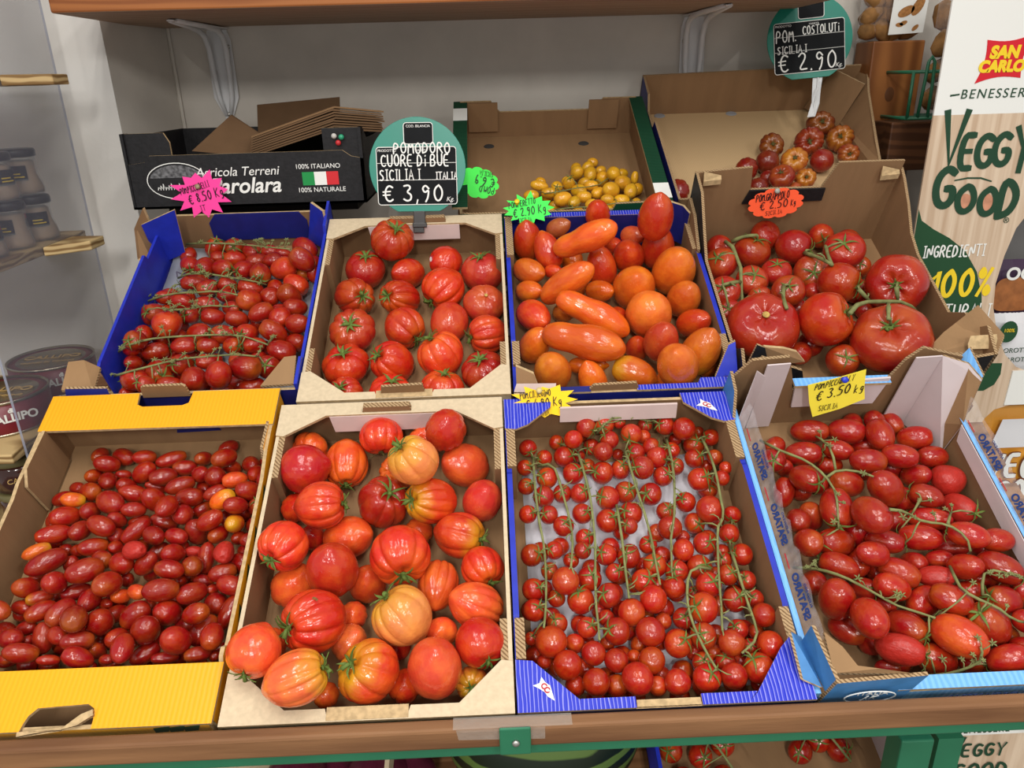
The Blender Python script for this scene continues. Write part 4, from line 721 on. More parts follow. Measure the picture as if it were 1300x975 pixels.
'cherry': '''401 3543 -546 21 -87 41 123 116 n 1;610 3361 -532 -83 -27 46 111 104 n 1;339 3207 -520 69 -22 68 110 103 n 1;620 3018 -505 -68 -19 70 143 134 n 1;340 2893 -496 51 -15 83 112 106 n 1
556 2714 -482 -45 -29 83 140 132 n 1;340 2451 -462 57 -23 78 117 110 n 1;602 2429 -460 -63 -28 72 120 113 n 1;799 3628 -552 53 -70 45 106 99 n 3;1010 3517 -344 -36 11 91 128 121 n 0
1200 3678 -306 67 -68 26 140 132 n 10;1454 3721 -322 -35 -72 58 135 127 n 10;1178 3781 -646 59 -18 78 74 70 n 0;883 3369 -532 78 -22 57 147 138 n 3;1279 3566 -605 -56 -60 56 118 111 n 3
1380 3269 -307 -14 27 94 131 123 n 0;1495 3479 -338 -63 29 70 128 120 n 10;977 3075 -510 52 -12 84 144 135 n 3;1193 3253 -615 -45 -10 88 107 101 n 3;1359 3059 -498 -72 -26 62 154 145 n 3
808 2791 -542 -13 -20 96 124 117 n 2;1037 2742 -484 36 -19 90 134 126 n 3;1613 3116 -522 17 -4 97 132 124 n 4;1376 2641 -458 -70 -27 64 156 147 n 3;1629 2745 -501 26 -28 92 146 137 n 4
1029 2427 -460 47 -23 84 131 123 n 3;775 2253 -447 25 -10 95 132 124 n 2;1334 2303 -450 48 -11 86 149 140 n 5;1664 3763 -330 3 -32 94 90 85 n 10;1633 3443 -639 28 -74 60 82 77 n 0
1089 3441 -631 -7 -97 19 90 85 n 0;2289 3721 -379 -75 -21 61 136 128 n 10;2519 3593 -303 2 -63 77 157 148 n 0;2910 3555 -473 -78 -31 53 118 110 n 8;2812 3772 -634 -57 -37 72 83 78 n 0
2026 3758 -407 9 -32 93 100 94 n 10;1796 3542 -311 -38 -89 20 143 134 n 4;1983 3581 -433 -65 -21 72 99 93 n 0;2688 3514 -581 21 -13 96 145 137 n 8;2611 3202 -458 52 -14 83 132 124 n 8
1830 3320 -437 -70 -29 64 133 125 n 4;1861 2993 -317 -79 -30 52 155 146 n 4;2056 3388 -414 76 -43 47 125 117 n 6;2085 3157 -329 84 -42 29 143 134 n 6;2349 3408 -533 -44 2 89 117 110 n 6
2348 3126 -511 -37 -16 90 120 113 n 6;2144 2943 -458 44 -26 85 135 127 n 6;2588 2817 -377 46 -21 85 154 145 n 8;2891 3220 -473 1 -40 91 110 103 n 0;2798 3184 -626 4 -69 71 89 84 n 0
2855 2775 -303 -65 -9 74 102 96 n 0;2728 2794 -595 -3 -10 98 130 123 n 8;1940 2686 -478 -57 -37 72 150 141 n 4;2368 2540 -466 -55 -7 82 132 124 n 6;2609 2339 -329 -15 13 97 173 163 n 0
2912 2312 -447 -31 -88 33 113 106 n 9;2093 2403 -456 18 -16 96 126 118 n 6;1644 2413 -484 -68 -8 71 151 142 n 5;1589 2196 -414 -61 -17 76 107 100 n 5;2463 3661 -629 -28 42 85 92 86 n 0
2446 2273 -550 19 -55 80 134 126 n 8;2939 2931 -301 -71 11 68 86 81 n 0;352 1849 -416 68 -20 69 138 130 n 1;628 1904 -420 -67 -20 70 115 108 n 1;1024 2090 -485 36 -18 91 117 110 n 3
974 1878 -402 56 -23 78 108 102 n 3;1251 1812 -412 -59 -10 79 132 124 n 3;1323 1561 -393 34 -16 92 112 105 n 5;557 1652 -463 -27 -13 94 107 101 n 1;719 1409 -244 21 3 97 163 153 n 0
1015 1496 -395 19 -9 97 146 138 n 3;831 1806 -511 -1 -5 99 97 91 n 2;1214 1266 -370 -60 -16 77 144 135 n 3;342 1383 -380 60 -18 77 133 125 n 1;612 1311 -483 23 12 96 105 98 n 2
888 1248 -428 -21 25 93 161 152 n 2;2077 2120 -368 -30 -84 43 150 141 n 0;1797 1965 -490 -3 -10 98 114 108 n 4;1814 1637 -399 -14 -3 98 145 136 n 4;2184 1806 -369 94 -30 -12 138 129 n 0
2472 1910 -417 32 -28 89 139 131 n 8;2808 2033 -425 -22 -95 18 125 118 n 9;2890 1734 -402 -87 -6 47 132 124 n 9;2353 1600 -436 37 -21 90 156 146 n 8;2064 1554 -415 -41 -25 87 140 132 n 6
1520 1768 -408 -36 -15 91 142 133 n 5;1645 1422 -363 38 -12 91 145 137 n 4;1569 1481 -569 -31 -11 93 104 98 n 5;1707 1157 -289 80 -21 55 163 153 n 0;1983 1323 -349 -16 58 78 137 129 n 6
2246 1306 -495 -30 -1 94 88 82 n 7;2384 1324 -326 27 -16 94 151 142 n 8;2665 1695 -461 -38 -6 91 105 99 n 8;2648 1463 -382 34 -14 92 124 117 n 9;2870 1404 -408 -53 -12 83 110 103 n 9
2653 1138 -356 27 -9 95 140 131 n 9;2909 1172 -421 -53 -10 83 108 101 n 9;2895 885 -227 -18 -68 70 134 126 n 0;2241 1010 -246 -73 -18 64 175 164 n 7;1437 1015 -305 18 -53 82 157 148 n 0
2046 976 -441 -6 -15 98 128 120 n 7;1810 967 -462 28 -3 95 99 93 n 0;2246 2057 -510 -17 -69 69 92 87 n 0;335 1120 -360 46 -8 87 128 120 n 1;495 697 -250 -35 32 87 177 166 n 0
592 983 -437 -33 4 93 120 113 n 1;651 426 -243 -26 -73 61 160 150 n 0;769 736 -427 -43 -50 74 111 104 n 0;923 884 -359 40 -11 90 123 115 n 3;952 566 -297 -14 -18 96 135 127 n 0
1237 806 -309 -71 -11 69 155 145 n 3;1605 763 -264 -3 -22 97 165 155 n 0;1195 480 -310 35 66 65 135 127 n 0;940 242 -270 -63 -29 70 147 138 n 0;730 265 -418 27 -55 78 113 107 n 0
1181 245 -419 31 17 93 127 119 n 0;1382 244 -227 85 49 14 177 166 n 0;1577 462 -309 2 -29 95 148 139 n 0;1608 208 -368 -38 -22 89 106 100 n 0;1161 1029 -454 2 21 97 100 94 n 0
284 814 -426 28 1 95 77 72 n 1;1145 749 -498 -35 -21 90 84 79 n 0;1413 559 -435 22 -4 96 82 77 n 0;1492 706 -468 -52 -2 84 97 91 n 0;415 540 -411 12 -48 86 82 77 n 0
1898 644 -320 44 -4 89 158 148 n 7;2188 705 -299 -45 -18 86 151 142 n 7;2610 790 -363 -56 3 82 115 108 n 8;2460 578 -204 -13 -51 84 144 135 n 0;2876 535 -216 -93 -34 0 155 146 n 0
2713 594 -400 -11 -11 98 98 92 n 9;2697 302 -235 -53 40 73 167 157 n 9;2397 431 -385 -18 31 92 119 112 n 8;2408 227 -227 -24 -95 11 144 136 n 0;2127 231 -262 20 3 97 152 143 n 7
1808 203 -263 -15 -26 94 140 132 n 0;2151 443 -388 -11 -7 98 119 112 n 7;2088 1085 -616 1 -3 99 104 97 n 0;2116 610 -504 35 17 91 107 100 n 0;2725 209 -453 -49 18 84 88 83 n 0
2835 780 -436 19 31 92 92 87 n 0;2313 584 -463 -42 -28 85 91 86 n 0;1343 2006 -596 36 -64 66 121 120 n 0;469 1983 -594 -16 -60 77 123 119 n 0;900 805 -598 35 10 92 119 113 n 0
1956 432 -592 24 -12 95 125 121 n 0;1089 393 -594 -16 54 81 124 114 n 0;1955 2185 -599 -38 -50 77 118 114 n 0;1622 1076 -596 3 -54 83 122 123 n 0;313 1224 -593 -5 -24 96 124 112 n 0
2716 1854 -597 34 -68 64 120 109 n 0;1430 933 -606 64 47 60 112 110 n 0;1832 1432 -587 31 -52 78 131 117 n 0;2219 1808 -607 26 -62 73 110 103 n 0;2409 825 -591 -17 -80 57 126 116 n 0
2751 873 -596 26 -69 66 121 118 n 0;2511 1184 -596 -17 -58 78 122 111 n 0;563 567 -586 -29 -20 93 131 121 n 0;1966 1870 -602 -17 -20 95 116 111 n 0;2606 497 -602 16 -78 59 115 111 n 0
412 901 -600 63 13 75 118 116 n 0;1382 1175 -600 67 -20 70 117 114 n 0;476 1473 -595 -15 0 98 122 121 n 0;1766 796 -606 29 -54 77 111 101 n 0;1075 1731 -600 8 -54 83 117 108 n 0
861 511 -600 -43 -48 75 117 116 n 0;1300 1398 -594 -10 -17 97 124 114 n 0;2913 1497 -600 41 14 89 117 108 n 0;2178 863 -606 7 -63 76 111 102 n 0;2055 1372 -606 62 16 75 111 101 n 0
1686 386 -591 -23 -36 89 127 127 n 0;2503 281 -593 -50 -17 84 124 124 n 0;720 2055 -602 2 56 81 115 109 n 0;1395 194 -607 37 37 84 110 106 n 0;1583 1932 -607 -2 24 96 110 107 n 0
2735 2337 -601 20 -37 90 116 108 n 0;2735 1304 -594 -45 -36 81 123 115 n 0;1134 1188 -603 -17 14 96 114 110 n 0;1886 1182 -603 63 -11 76 115 108 n 0;1872 167 -592 -26 56 78 112 104 n 0
539 1132 -600 -5 -19 97 118 110 n 0;1300 623 -592 28 -66 69 125 116 n 0;1400 1637 -592 -20 -56 79 126 119 n 0;2901 280 -594 -21 -84 48 123 122 n 0;2157 281 -588 37 -52 76 130 125 n 0
962 190 -605 -8 -26 95 112 103 n 0;2582 2075 -603 -3 -45 88 114 114 n 0;2564 1556 -581 -36 -26 88 114 103 n 0;870 1031 -604 -54 -25 79 113 111 n 0;1517 2230 -607 31 -68 65 111 101 n 0
1721 1738 -607 45 -18 86 110 107 n 0;330 681 -591 -20 68 69 127 116 n 0'''.replace('\n', ';').split(';'),
'plum': '''4330 3642 -539 92 -26 28 157 258 n 0;4790 3558 -458 89 -34 25 176 249 n 0;5126 3367 -307 11 97 -16 180 252 n 0;5715 3443 -519 87 -24 41 164 232 n 0;4100 3226 -483 92 -17 32 161 244 n 1
4526 3205 -387 -86 46 -14 138 207 n 0;5048 3400 -617 89 -28 32 128 185 n 0;4824 2946 -303 97 -19 5 167 234 n 0;5232 2967 -243 86 -43 25 156 229 n 0;5809 3100 -492 -98 -4 12 152 213 n 0
5288 3017 -602 -88 1 45 138 194 n 0;5448 2790 -449 -41 40 -81 148 208 n 0;5836 2709 -477 50 46 -72 215 302 w 0;3622 3064 -364 -33 -53 77 163 229 n 1;3844 3091 -609 -27 -1 95 111 155 n 0
4462 3123 -625 -99 1 6 126 176 n 0;3901 2678 -246 37 -71 58 171 239 n 1;4516 2717 -467 -94 0 31 167 233 n 0;4879 2492 -270 60 -18 -76 203 285 n 0;4393 1947 44 -17 84 -50 201 281 n 0
5358 2378 -295 -80 55 -18 143 203 n 2;5230 2495 -567 76 -10 -63 160 224 n 0;5785 2258 -427 28 -71 63 177 248 w 2;3699 2678 -543 20 78 58 134 202 n 0;4156 2227 -252 -22 -96 13 204 286 n 1
3941 2299 -550 -26 15 94 158 221 n 0;3941 2705 -602 -14 54 -82 122 171 n 0;5336 2115 -402 -86 35 -35 141 257 n 2;5118 1862 -399 -86 34 -35 157 253 n 2;5026 2213 -592 79 28 -52 144 202 n 0
3683 2137 -358 -35 -46 80 153 215 n 0;3688 1792 -283 -12 -48 86 169 236 n 0;4064 1839 -397 -95 -10 25 176 246 n 1;5516 1701 -101 -81 50 -28 151 232 n 2;5883 1662 -184 99 -3 -3 142 199 n 0
4421 2003 -539 31 -15 -93 167 234 n 0;4638 1794 -340 87 -39 27 137 225 n 2;5512 1767 -517 86 -27 41 114 203 n 0;4359 1567 -204 94 -3 -31 146 204 n 0;3986 1514 -361 -84 50 -15 152 233 n 3
4311 1623 -519 28 94 -11 138 193 n 0;3697 1383 -524 -10 -43 88 148 207 n 0;3775 1041 -249 -21 15 96 206 289 n 0;4664 1384 -350 78 -59 15 158 243 n 0;4967 1581 -522 -21 46 -85 138 193 n 0
5070 1316 -357 -87 25 -41 126 206 w 0;5280 1594 -470 86 -26 41 112 162 n 0;5387 1364 -222 52 -41 74 149 209 n 0;5755 1311 -178 70 -68 16 162 251 n 4;4460 1162 -252 -93 25 24 154 216 n 0
4262 1270 -508 27 -43 85 134 188 n 3;4985 922 -116 -84 52 -6 166 232 n 0;4852 1055 -439 82 53 -16 167 234 n 0;5450 1163 -452 85 -25 44 121 169 n 0;5678 958 -285 -89 8 42 164 230 n 4
4904 503 -126 -55 71 -42 212 297 o 4;5361 671 -240 -63 15 74 217 304 n 4;3958 709 -19 -6 -83 54 190 267 n 0;4492 718 -340 48 -72 49 173 242 n 3;3913 801 -555 77 -62 10 142 213 n 0
4276 437 -232 85 -43 28 168 257 w 5;4723 383 -435 -92 22 29 170 238 n 5;5370 263 -200 -82 -3 -55 154 232 n 5;5654 438 -332 17 -37 90 113 159 n 0;4419 1067 -532 29 -41 85 120 169 n 0
4507 1512 -612 8 -45 88 113 158 n 0;5144 326 -456 86 -21 45 113 159 n 0;4161 641 -606 31 -37 87 117 164 n 0;5698 653 -571 -52 -30 78 141 198 n 0;5947 1062 -292 11 -77 -62 95 133 n 0
5931 1731 -599 -3 -47 87 115 160 n 0;5949 1164 -450 -98 -2 13 97 135 n 0;5400 892 -578 50 33 -79 144 201 n 0;4180 324 -455 90 -18 38 90 136 n 0;5254 3721 -493 -17 96 18 135 178 n 0
4898 3047 -609 -37 -91 14 141 196 n 0;5801 1397 -611 97 7 -17 139 181 n 0;5786 665 -205 94 -31 -6 133 173 n 0;4841 728 -604 93 17 28 146 204 n 0;5777 301 -615 -7 -87 46 135 180 n 0
5638 1974 -612 98 -8 7 138 179 n 0;3797 3445 -614 -66 -73 -2 136 173 n 0;5002 3802 -610 -32 -82 46 140 183 n 0;5552 3772 -613 42 -89 -9 137 173 n 0;5489 216 -615 -19 97 10 135 180 n 0
4181 2870 -604 -54 83 0 146 206 n 0;5704 1087 -615 41 -85 29 135 188 n 0;4394 432 -613 58 77 22 137 188 n 0'''.replace('\n', ';').split(';'),
'dat': '''-4822 8097 -538 48 -7 86 157 204 n 1;-4480 8091 -530 31 -74 58 166 216 n 1;-4148 7960 -531 80 -56 13 144 187 n 1;-3836 7937 -526 -98 15 -8 120 156 n 1;-3589 7847 -529 -94 -6 32 104 149 n 0
-3227 7972 -524 -73 66 -7 195 254 n 0;-3130 7322 -213 -72 29 62 171 229 n 0;-3490 7355 -426 72 -39 55 197 256 o 0;-3048 7701 -608 -14 98 4 104 136 n 0;-3004 7292 -504 3 65 75 102 145 n 0
-4693 7865 -561 -94 -23 23 120 164 n 1;-4409 7783 -542 -94 -22 22 134 193 n 1;-4016 7705 -531 -94 -30 7 133 193 n 0;-3718 7645 -475 98 13 6 133 172 n 0;-5137 7640 -521 31 -91 22 153 199 n 2
-4840 7516 -485 -11 -96 22 170 220 n 2;-4515 7435 -449 92 -36 9 151 196 n 2;-4163 7407 -478 -35 -76 53 160 208 n 2;-3862 7269 -446 23 -95 16 173 225 n 2;-3219 7394 -583 75 -50 40 132 171 O 0
-3235 6986 -467 80 -53 -25 171 222 o 0;-3271 6657 -408 -48 -20 84 173 225 n 0;-4951 7172 -498 -92 -35 12 129 230 n 3;-4688 7002 -489 -89 -44 -2 142 185 n 3;-4352 7021 -465 -87 2 47 128 171 n 3
-3986 6964 -487 -90 -2 40 142 213 n 3;-4325 6791 -482 -92 -9 36 113 169 n 3;-3879 6511 -338 -29 -75 58 179 233 n 0;-3601 6698 -449 27 -71 64 163 211 n 0;-3133 6329 -368 -83 -37 39 150 196 n 0
-3632 6191 -322 82 56 0 157 204 n 0;-3419 6365 -536 -55 28 -77 166 216 n 0;-5293 6740 -426 -91 -26 28 112 154 n 3;-5002 6615 -418 -94 28 -12 144 188 n 0;-4570 6506 -410 91 11 -38 138 199 n 4
-4168 6453 -453 96 -19 14 124 162 n 4;-5230 6183 -236 -43 -63 63 148 192 n 4;-5421 6287 -364 3 69 71 109 163 n 0;-4968 5901 -208 0 -84 53 211 274 o 0;-4764 6266 -392 -21 -69 68 136 177 n 4
-4406 6206 -388 -92 -16 32 141 190 n 4;-4022 6144 -384 -92 -8 36 135 184 n 0;-3315 6045 -304 26 -69 66 174 227 n 0;-3007 5863 -269 -92 28 -23 154 200 n 0;-3034 5621 -429 -61 56 -54 145 189 n 0
-3353 5704 -257 -81 21 54 163 223 n 0;-3201 5378 -369 85 -16 -48 169 221 n 0;-5236 5370 -18 -9 -68 71 152 197 n 5;-5068 5433 -328 90 37 -19 142 194 n 5;-4682 5545 -338 92 29 -23 130 188 n 5
-4519 5808 -358 91 -29 25 159 207 n 5;-4149 5769 -356 -93 -21 26 146 191 n 5;-4332 5544 -355 -93 -21 27 118 170 n 5;-3775 5769 -356 -21 -67 69 159 207 n 5;-3950 5507 -336 78 -44 42 130 169 n 5
-3603 5469 -297 -94 -30 11 117 169 n 5;-5395 5437 -260 -86 36 -33 116 151 n 0;-4937 5028 -359 60 -68 40 190 247 n 6;-4594 5122 -296 -41 -60 68 152 198 n 6;-4281 5204 -347 -93 -21 28 115 154 n 6
-4336 4777 -276 -36 62 -69 199 259 n 6;-3899 4676 -58 -33 40 -84 190 247 n 6;-3595 4879 -156 93 -24 22 186 242 n 0;-3342 5078 -372 3 -55 82 174 226 n 6;-5186 4819 -257 -92 26 -25 162 210 n 6
-4953 4643 -179 -42 -34 83 122 159 n 6;-4684 4734 -300 -91 -23 31 124 186 n 6;-5351 5225 -330 18 65 -72 115 150 n 0;-3543 4771 -445 94 17 -25 138 189 n 0;-3992 4758 -480 93 19 -27 101 164 n 0
-3563 5387 -490 -73 -43 51 105 136 n 0;-4917 5952 -558 -37 65 -65 135 176 n 0;-5349 4740 -456 22 62 -74 100 130 n 0;-5323 5676 -578 -90 -37 -21 139 182 n 0;-3583 5666 -591 -37 -85 34 127 151 n 0
-4698 5692 -588 90 30 -28 129 164 n 0;-4286 5413 -594 -37 -91 -9 123 160 n 0;-4178 4953 -574 96 8 23 141 169 n 0;-3794 5182 -339 -95 28 7 123 148 n 0;-5334 6961 -594 -97 -17 -7 123 160 n 0
-4609 4828 -579 -95 -25 11 139 163 n 0;-3155 6045 -585 22 -88 39 132 163 n 0;-4952 5500 -587 -25 -85 -43 127 160 n 0;-5222 5988 -576 -46 84 24 141 179 n 0;-3829 4961 -593 -99 -5 2 124 160 n 0
-4080 5981 -584 49 -82 26 134 166 n 0;-5244 6562 -594 -80 58 10 123 150 n 0;-4807 5225 -593 88 -44 -15 124 155 n 0;-3752 6251 -588 48 -83 23 129 163 n 0;-5257 7971 -590 -28 -88 -35 127 161 n 0
-3855 5475 -579 -54 -83 -7 139 173 n 0;-3603 7042 -586 -40 89 15 131 164 n 0;-5270 4963 -582 -59 79 -3 136 165 n 0;-5374 5321 -592 24 -96 -7 126 146 n 0;-5327 5772 -281 32 -91 22 133 168 n 0
-5032 6278 -575 73 -66 -7 143 181 n 0;-5042 6855 -589 -74 -65 2 129 158 n 0'''.replace('\n', ';').split(';'),
'ox2': '''-1637 7549 -65 35 -13 92 363 333 ks 0|dark red oxheart tomato highest up, leaning against the rear wall
-2111 7247 -427 16 8 97 340 309 ks 0|smooth dark red oxheart tomato with spiky calyx in rear left corner
-1407 7178 -472 60 55 -56 246 319 rb 0|small smooth red oxheart tomato behind the front rows, no calyx
-771 7404 -434 -43 0 -89 297 244 rb 0|red oxheart tomato carrying a small white and red sticker
-161 7069 -416 -12 22 96 346 329 ms 0|pear-shaped dull red oxheart tomato in rear right corner
-2229 6570 -410 51 -59 61 311 404 ks 0|dark red oxheart tomato with calyx at middle, left wall
-1488 6495 -394 -51 -53 67 291 378 rs 0|bright red ribbed oxheart tomato with calyx pointing left
-798 6675 -388 -70 -64 -28 345 348 os 0|large orange-tinted oxheart tomato with calyx low at left
-146 6336 -439 14 -22 95 332 272 mn 0|matte red oxheart tomato with pale stem scar at right wall
-2180 5785 -395 1 -35 93 359 294 ks 0|dark red oxheart tomato with eight deep lobes at left wall
-1393 5860 -436 68 -69 -22 320 323 os 0|orange-red oxheart tomato with yellow spot, calyx low at right
-697 5961 -441 -11 31 -93 318 261 mb 0|wrinkled pinkish oxheart tomato in the middle right
-113 5620 -408 -95 -28 7 307 307 os 0|sideways oxheart tomato with deep parallel ribs at right wall
-2222 5106 -430 -3 3 99 349 286 rs 0|red oxheart tomato with calyx on top, front left
-1533 5130 -437 -61 -18 76 307 352 rs 0|red oxheart tomato with calyx at left, second from left near the front
-809 5194 -359 -50 40 76 355 337 os 0|largest bright oxheart tomato with drop-like ribs in the middle
-185 4898 -442 -21 8 96 336 276 ks 0|dark ribbed oxheart tomato in the front right corner
-2166 4552 -422 -19 -29 93 249 249 rs 0|red oxheart tomato cut off by the front rim at left corner
-1523 4529 -451 15 22 95 325 266 rs 0|red oxheart tomato behind the front cardboard handle
-777 4567 -426 14 46 86 325 270 rs 0|pleated oxheart tomato next to the front cardboard handle'''.split('\n'),
'long': '''1460 6888 353 -76 24 -58 239 574 L 0|very long bent orange-red plum tomato lying diagonally on top, upper left
1132 6240 34 -69 7 -71 216 518 L 0|long orange-red plum tomato lying slanted above the two longest ones, left
616 7599 -199 7 -12 -98 247 358 r 0|orange-red plum tomato standing tip up in rear left corner
925 7213 -124 31 -61 -71 221 324 r 0|red plum tomato with nippled tip, just under the rear long one
1763 7611 290 14 35 -91 205 298 r 0|dark red plum tomato peeping from behind the rear long one
1138 7682 -16 -73 25 -62 156 226 b 0|brownish plum tomato half hidden behind the rear long one
2622 7192 515 -5 -3 -99 278 403 r 0|tall cone-shaped red plum tomato standing in rear right corner
2406 7645 -210 -55 66 -50 167 242 n 0|small red plum tomato showing a pale stem scar near rear right
2777 7321 -215 3 -3 -99 274 398 r 0|red plum tomato standing tip up just in front of the tall cone
2273 7220 -289 18 50 -83 268 389 r 0|red plum tomato with dimpled tip in the rear middle
1804 7030 -340 18 -35 -91 242 352 r 0|red plum tomato standing upright beside the end of long slanted one
2931 6709 -192 0 33 -93 341 494 y 0|large orange and olive plum tomato beside the right wall
2262 6460 -309 10 47 -86 338 490 o 0|large round orange plum tomato in the middle
605 6867 -243 -70 65 -27 204 295 o 0|small orange plum tomato against left wall, rear one
585 6480 -328 -67 55 -47 172 249 o 0|small orange-red plum tomato against left wall, middle one
2993 6118 -265 -6 34 -93 259 375 o 0|orange plum tomato by right wall, ahead of large olive one
1723 6473 -375 -62 59 -50 178 259 o 0|orange plum tomato with rough scar behind the longest ones
2088 7660 -424 -29 74 -59 153 222 r 0|dark red plum tomato mostly hidden in rear middle gap
989 6818 -221 -65 58 -47 116 168 r 0|red plum tomato mostly hidden behind long slanted one
1483 5651 -71 -86 41 27 229 607 L 0|longest but one orange plum tomato, lying on top pointing down right
1260 4999 24 -90 39 -7 258 619 L 0|longest orange plum tomato, thick and waisted, lying across the pile
2367 5735 -214 16 51 -83 351 508 s 0|big round orange plum tomato with star crease on top
620 5858 -285 -45 81 -35 235 341 r 0|red plum tomato against left wall beside long slanted one
603 5331 -363 -33 9 -93 229 332 o 0|orange plum tomato under the left end of longest one
812 4694 -260 12 35 -92 271 393 y 0|orange plum tomato with yellow flanks in front left corner
1380 4560 -317 32 -30 -89 201 291 o 0|small orange plum tomato at the front, behind cardboard handle flap
1982 4598 -256 -90 39 12 219 329 g 0|orange plum tomato with olive base lying behind the front handle
2538 4454 37 26 30 -90 290 421 g 0|yellow-green and orange plum tomato in front right corner
2965 4835 -112 -29 -9 -94 272 394 g 0|large orange and olive plum tomato against right wall near front
2437 5074 -115 -5 18 -97 249 361 S 0|red plum tomato with dark stem scar on top
3048 5587 -277 -42 48 -76 213 309 r 0|bright red plum tomato by right wall
2150 5292 -483 7 29 -95 177 256 r 0|small bright red plum tomato beside the tip of longest one
1112 6092 -456 -33 68 -64 156 226 y 0|yellow-orange plum tomato hidden between the long ones
1926 5932 -441 16 70 -68 168 244 r 0|red plum tomato hidden behind end of upper long one
1360 4924 -425 -98 11 -6 132 291 o 0|dark orange plum tomato in shade under the longest one
3168 4928 -560 27 63 -71 161 233 o 0|dark orange plum tomato in shade at right wall
1350 7411 -481 -25 96 0 192 275 o 0|FILL
2545 4661 -548 -19 -89 -39 199 267 o 0|FILL
1350 6759 -489 23 75 -61 203 286 o 0|FILL'''.split('\n'),
'grap': '''3829 7130 -446 -49 -20 83 277 225 rs 1;4436 7427 -456 18 7 97 311 265 rs 1;3727 6433 -445 -34 -31 87 267 192 rs 1;3736 6018 -498 -38 -39 83 201 181 rs 1;4257 6698 -461 -3 -25 96 265 191 rs 1
4289 6276 -485 -37 -43 81 209 188 rs 1;4697 6866 -435 -13 4 98 250 180 rs 0;4651 6171 -233 -30 -31 89 263 190 rs 2;5284 6824 -459 -27 -69 66 308 277 rs 0;5124 7390 -369 74 -62 20 297 303 rs 3
5735 7795 -473 -6 -95 27 214 194 rs 3;5861 7132 -259 -37 -21 89 337 243 rs 3;6205 7075 -575 -32 -46 82 185 167 rs 0;5182 6418 -481 36 48 -79 141 127 rb 0;4847 6080 -575 34 47 -80 185 166 rb 0
4007 5332 -155 -12 -19 96 533 384 Rn 0;4904 5278 5 74 -20 63 406 378 Rs 4;5477 6267 -187 65 -68 29 316 322 Rs 4;4591 5083 -502 35 43 -82 176 159 rb 0;5096 4774 -357 -12 -50 85 238 243 Rs 0
4839 5317 -565 36 43 -82 194 175 rb 0;6282 6089 -81 -49 -67 54 458 412 Rs 4;5718 4856 -16 -36 -4 92 549 395 Rs 4;5945 6051 -584 41 44 -78 161 145 rb 0;6399 5170 -481 -35 -19 90 265 218 rb 0
5479 5444 -521 6 -54 83 226 181 rb 0;6183 7662 -521 17 -50 84 226 189 rb 0;3927 7623 -521 15 -67 71 226 197 rb 0;4782 7857 -478 36 -45 81 268 218 rb 0;5896 6432 -520 -13 12 97 226 185 rb 0'''.replace('\n', ';').split(';'),
'cost': '''6838 11400 -488 -20 -64 72 276 248 kn 0|dark red pleated tomato farthest back, topmost of the ribbed group
7067 10848 -492 -38 -61 68 271 244 on 0|lobed red and olive tomato by the right wall
6402 10753 -476 -28 -76 57 288 259 cn 0|crimson lobed double-looking tomato in the middle
5638 10679 -501 -11 -64 75 252 172 kn 0|dark pleated tomato standing apart at the left rear
7069 10314 -501 -27 -78 54 211 190 mn 0|ribbed tomato with pale starburst scar at right
5946 10151 -502 -26 -51 81 263 179 On 0|orange ribbed tomato in the centre of the group
5414 10132 -503 70 51 -48 224 213 kb 0|smooth dark tomato below the one standing apart
6478 10121 -502 19 65 -72 222 200 cb 0|smooth crimson tomato beside the pale starburst one
4949 9912 -504 66 53 -51 221 209 cb 0|dark crimson ribbed tomato farthest left of the main group
5469 9429 -360 -42 -24 86 238 171 cn 0|shiny crimson tomato with cream crack on top
5350 9743 -599 31 60 -72 158 142 cb 0|crimson tomato half hidden behind the cracked one
5981 9542 -504 -18 -65 73 200 180 On 0|orange ribbed tomato at the front beside the notch edge
3536 9352 -556 20 52 -82 228 155 cb 0|crimson tomato alone at the far left front corner of its crate
5043 9338 -505 30 60 -73 175 157 kb 0|dark tomato at the front, cut by the rim above the orange price tag
5707 9298 -566 34 59 -72 142 128 Ob 0|orange tomato just above the price tag, mostly hidden by rim'''.split('\n'),
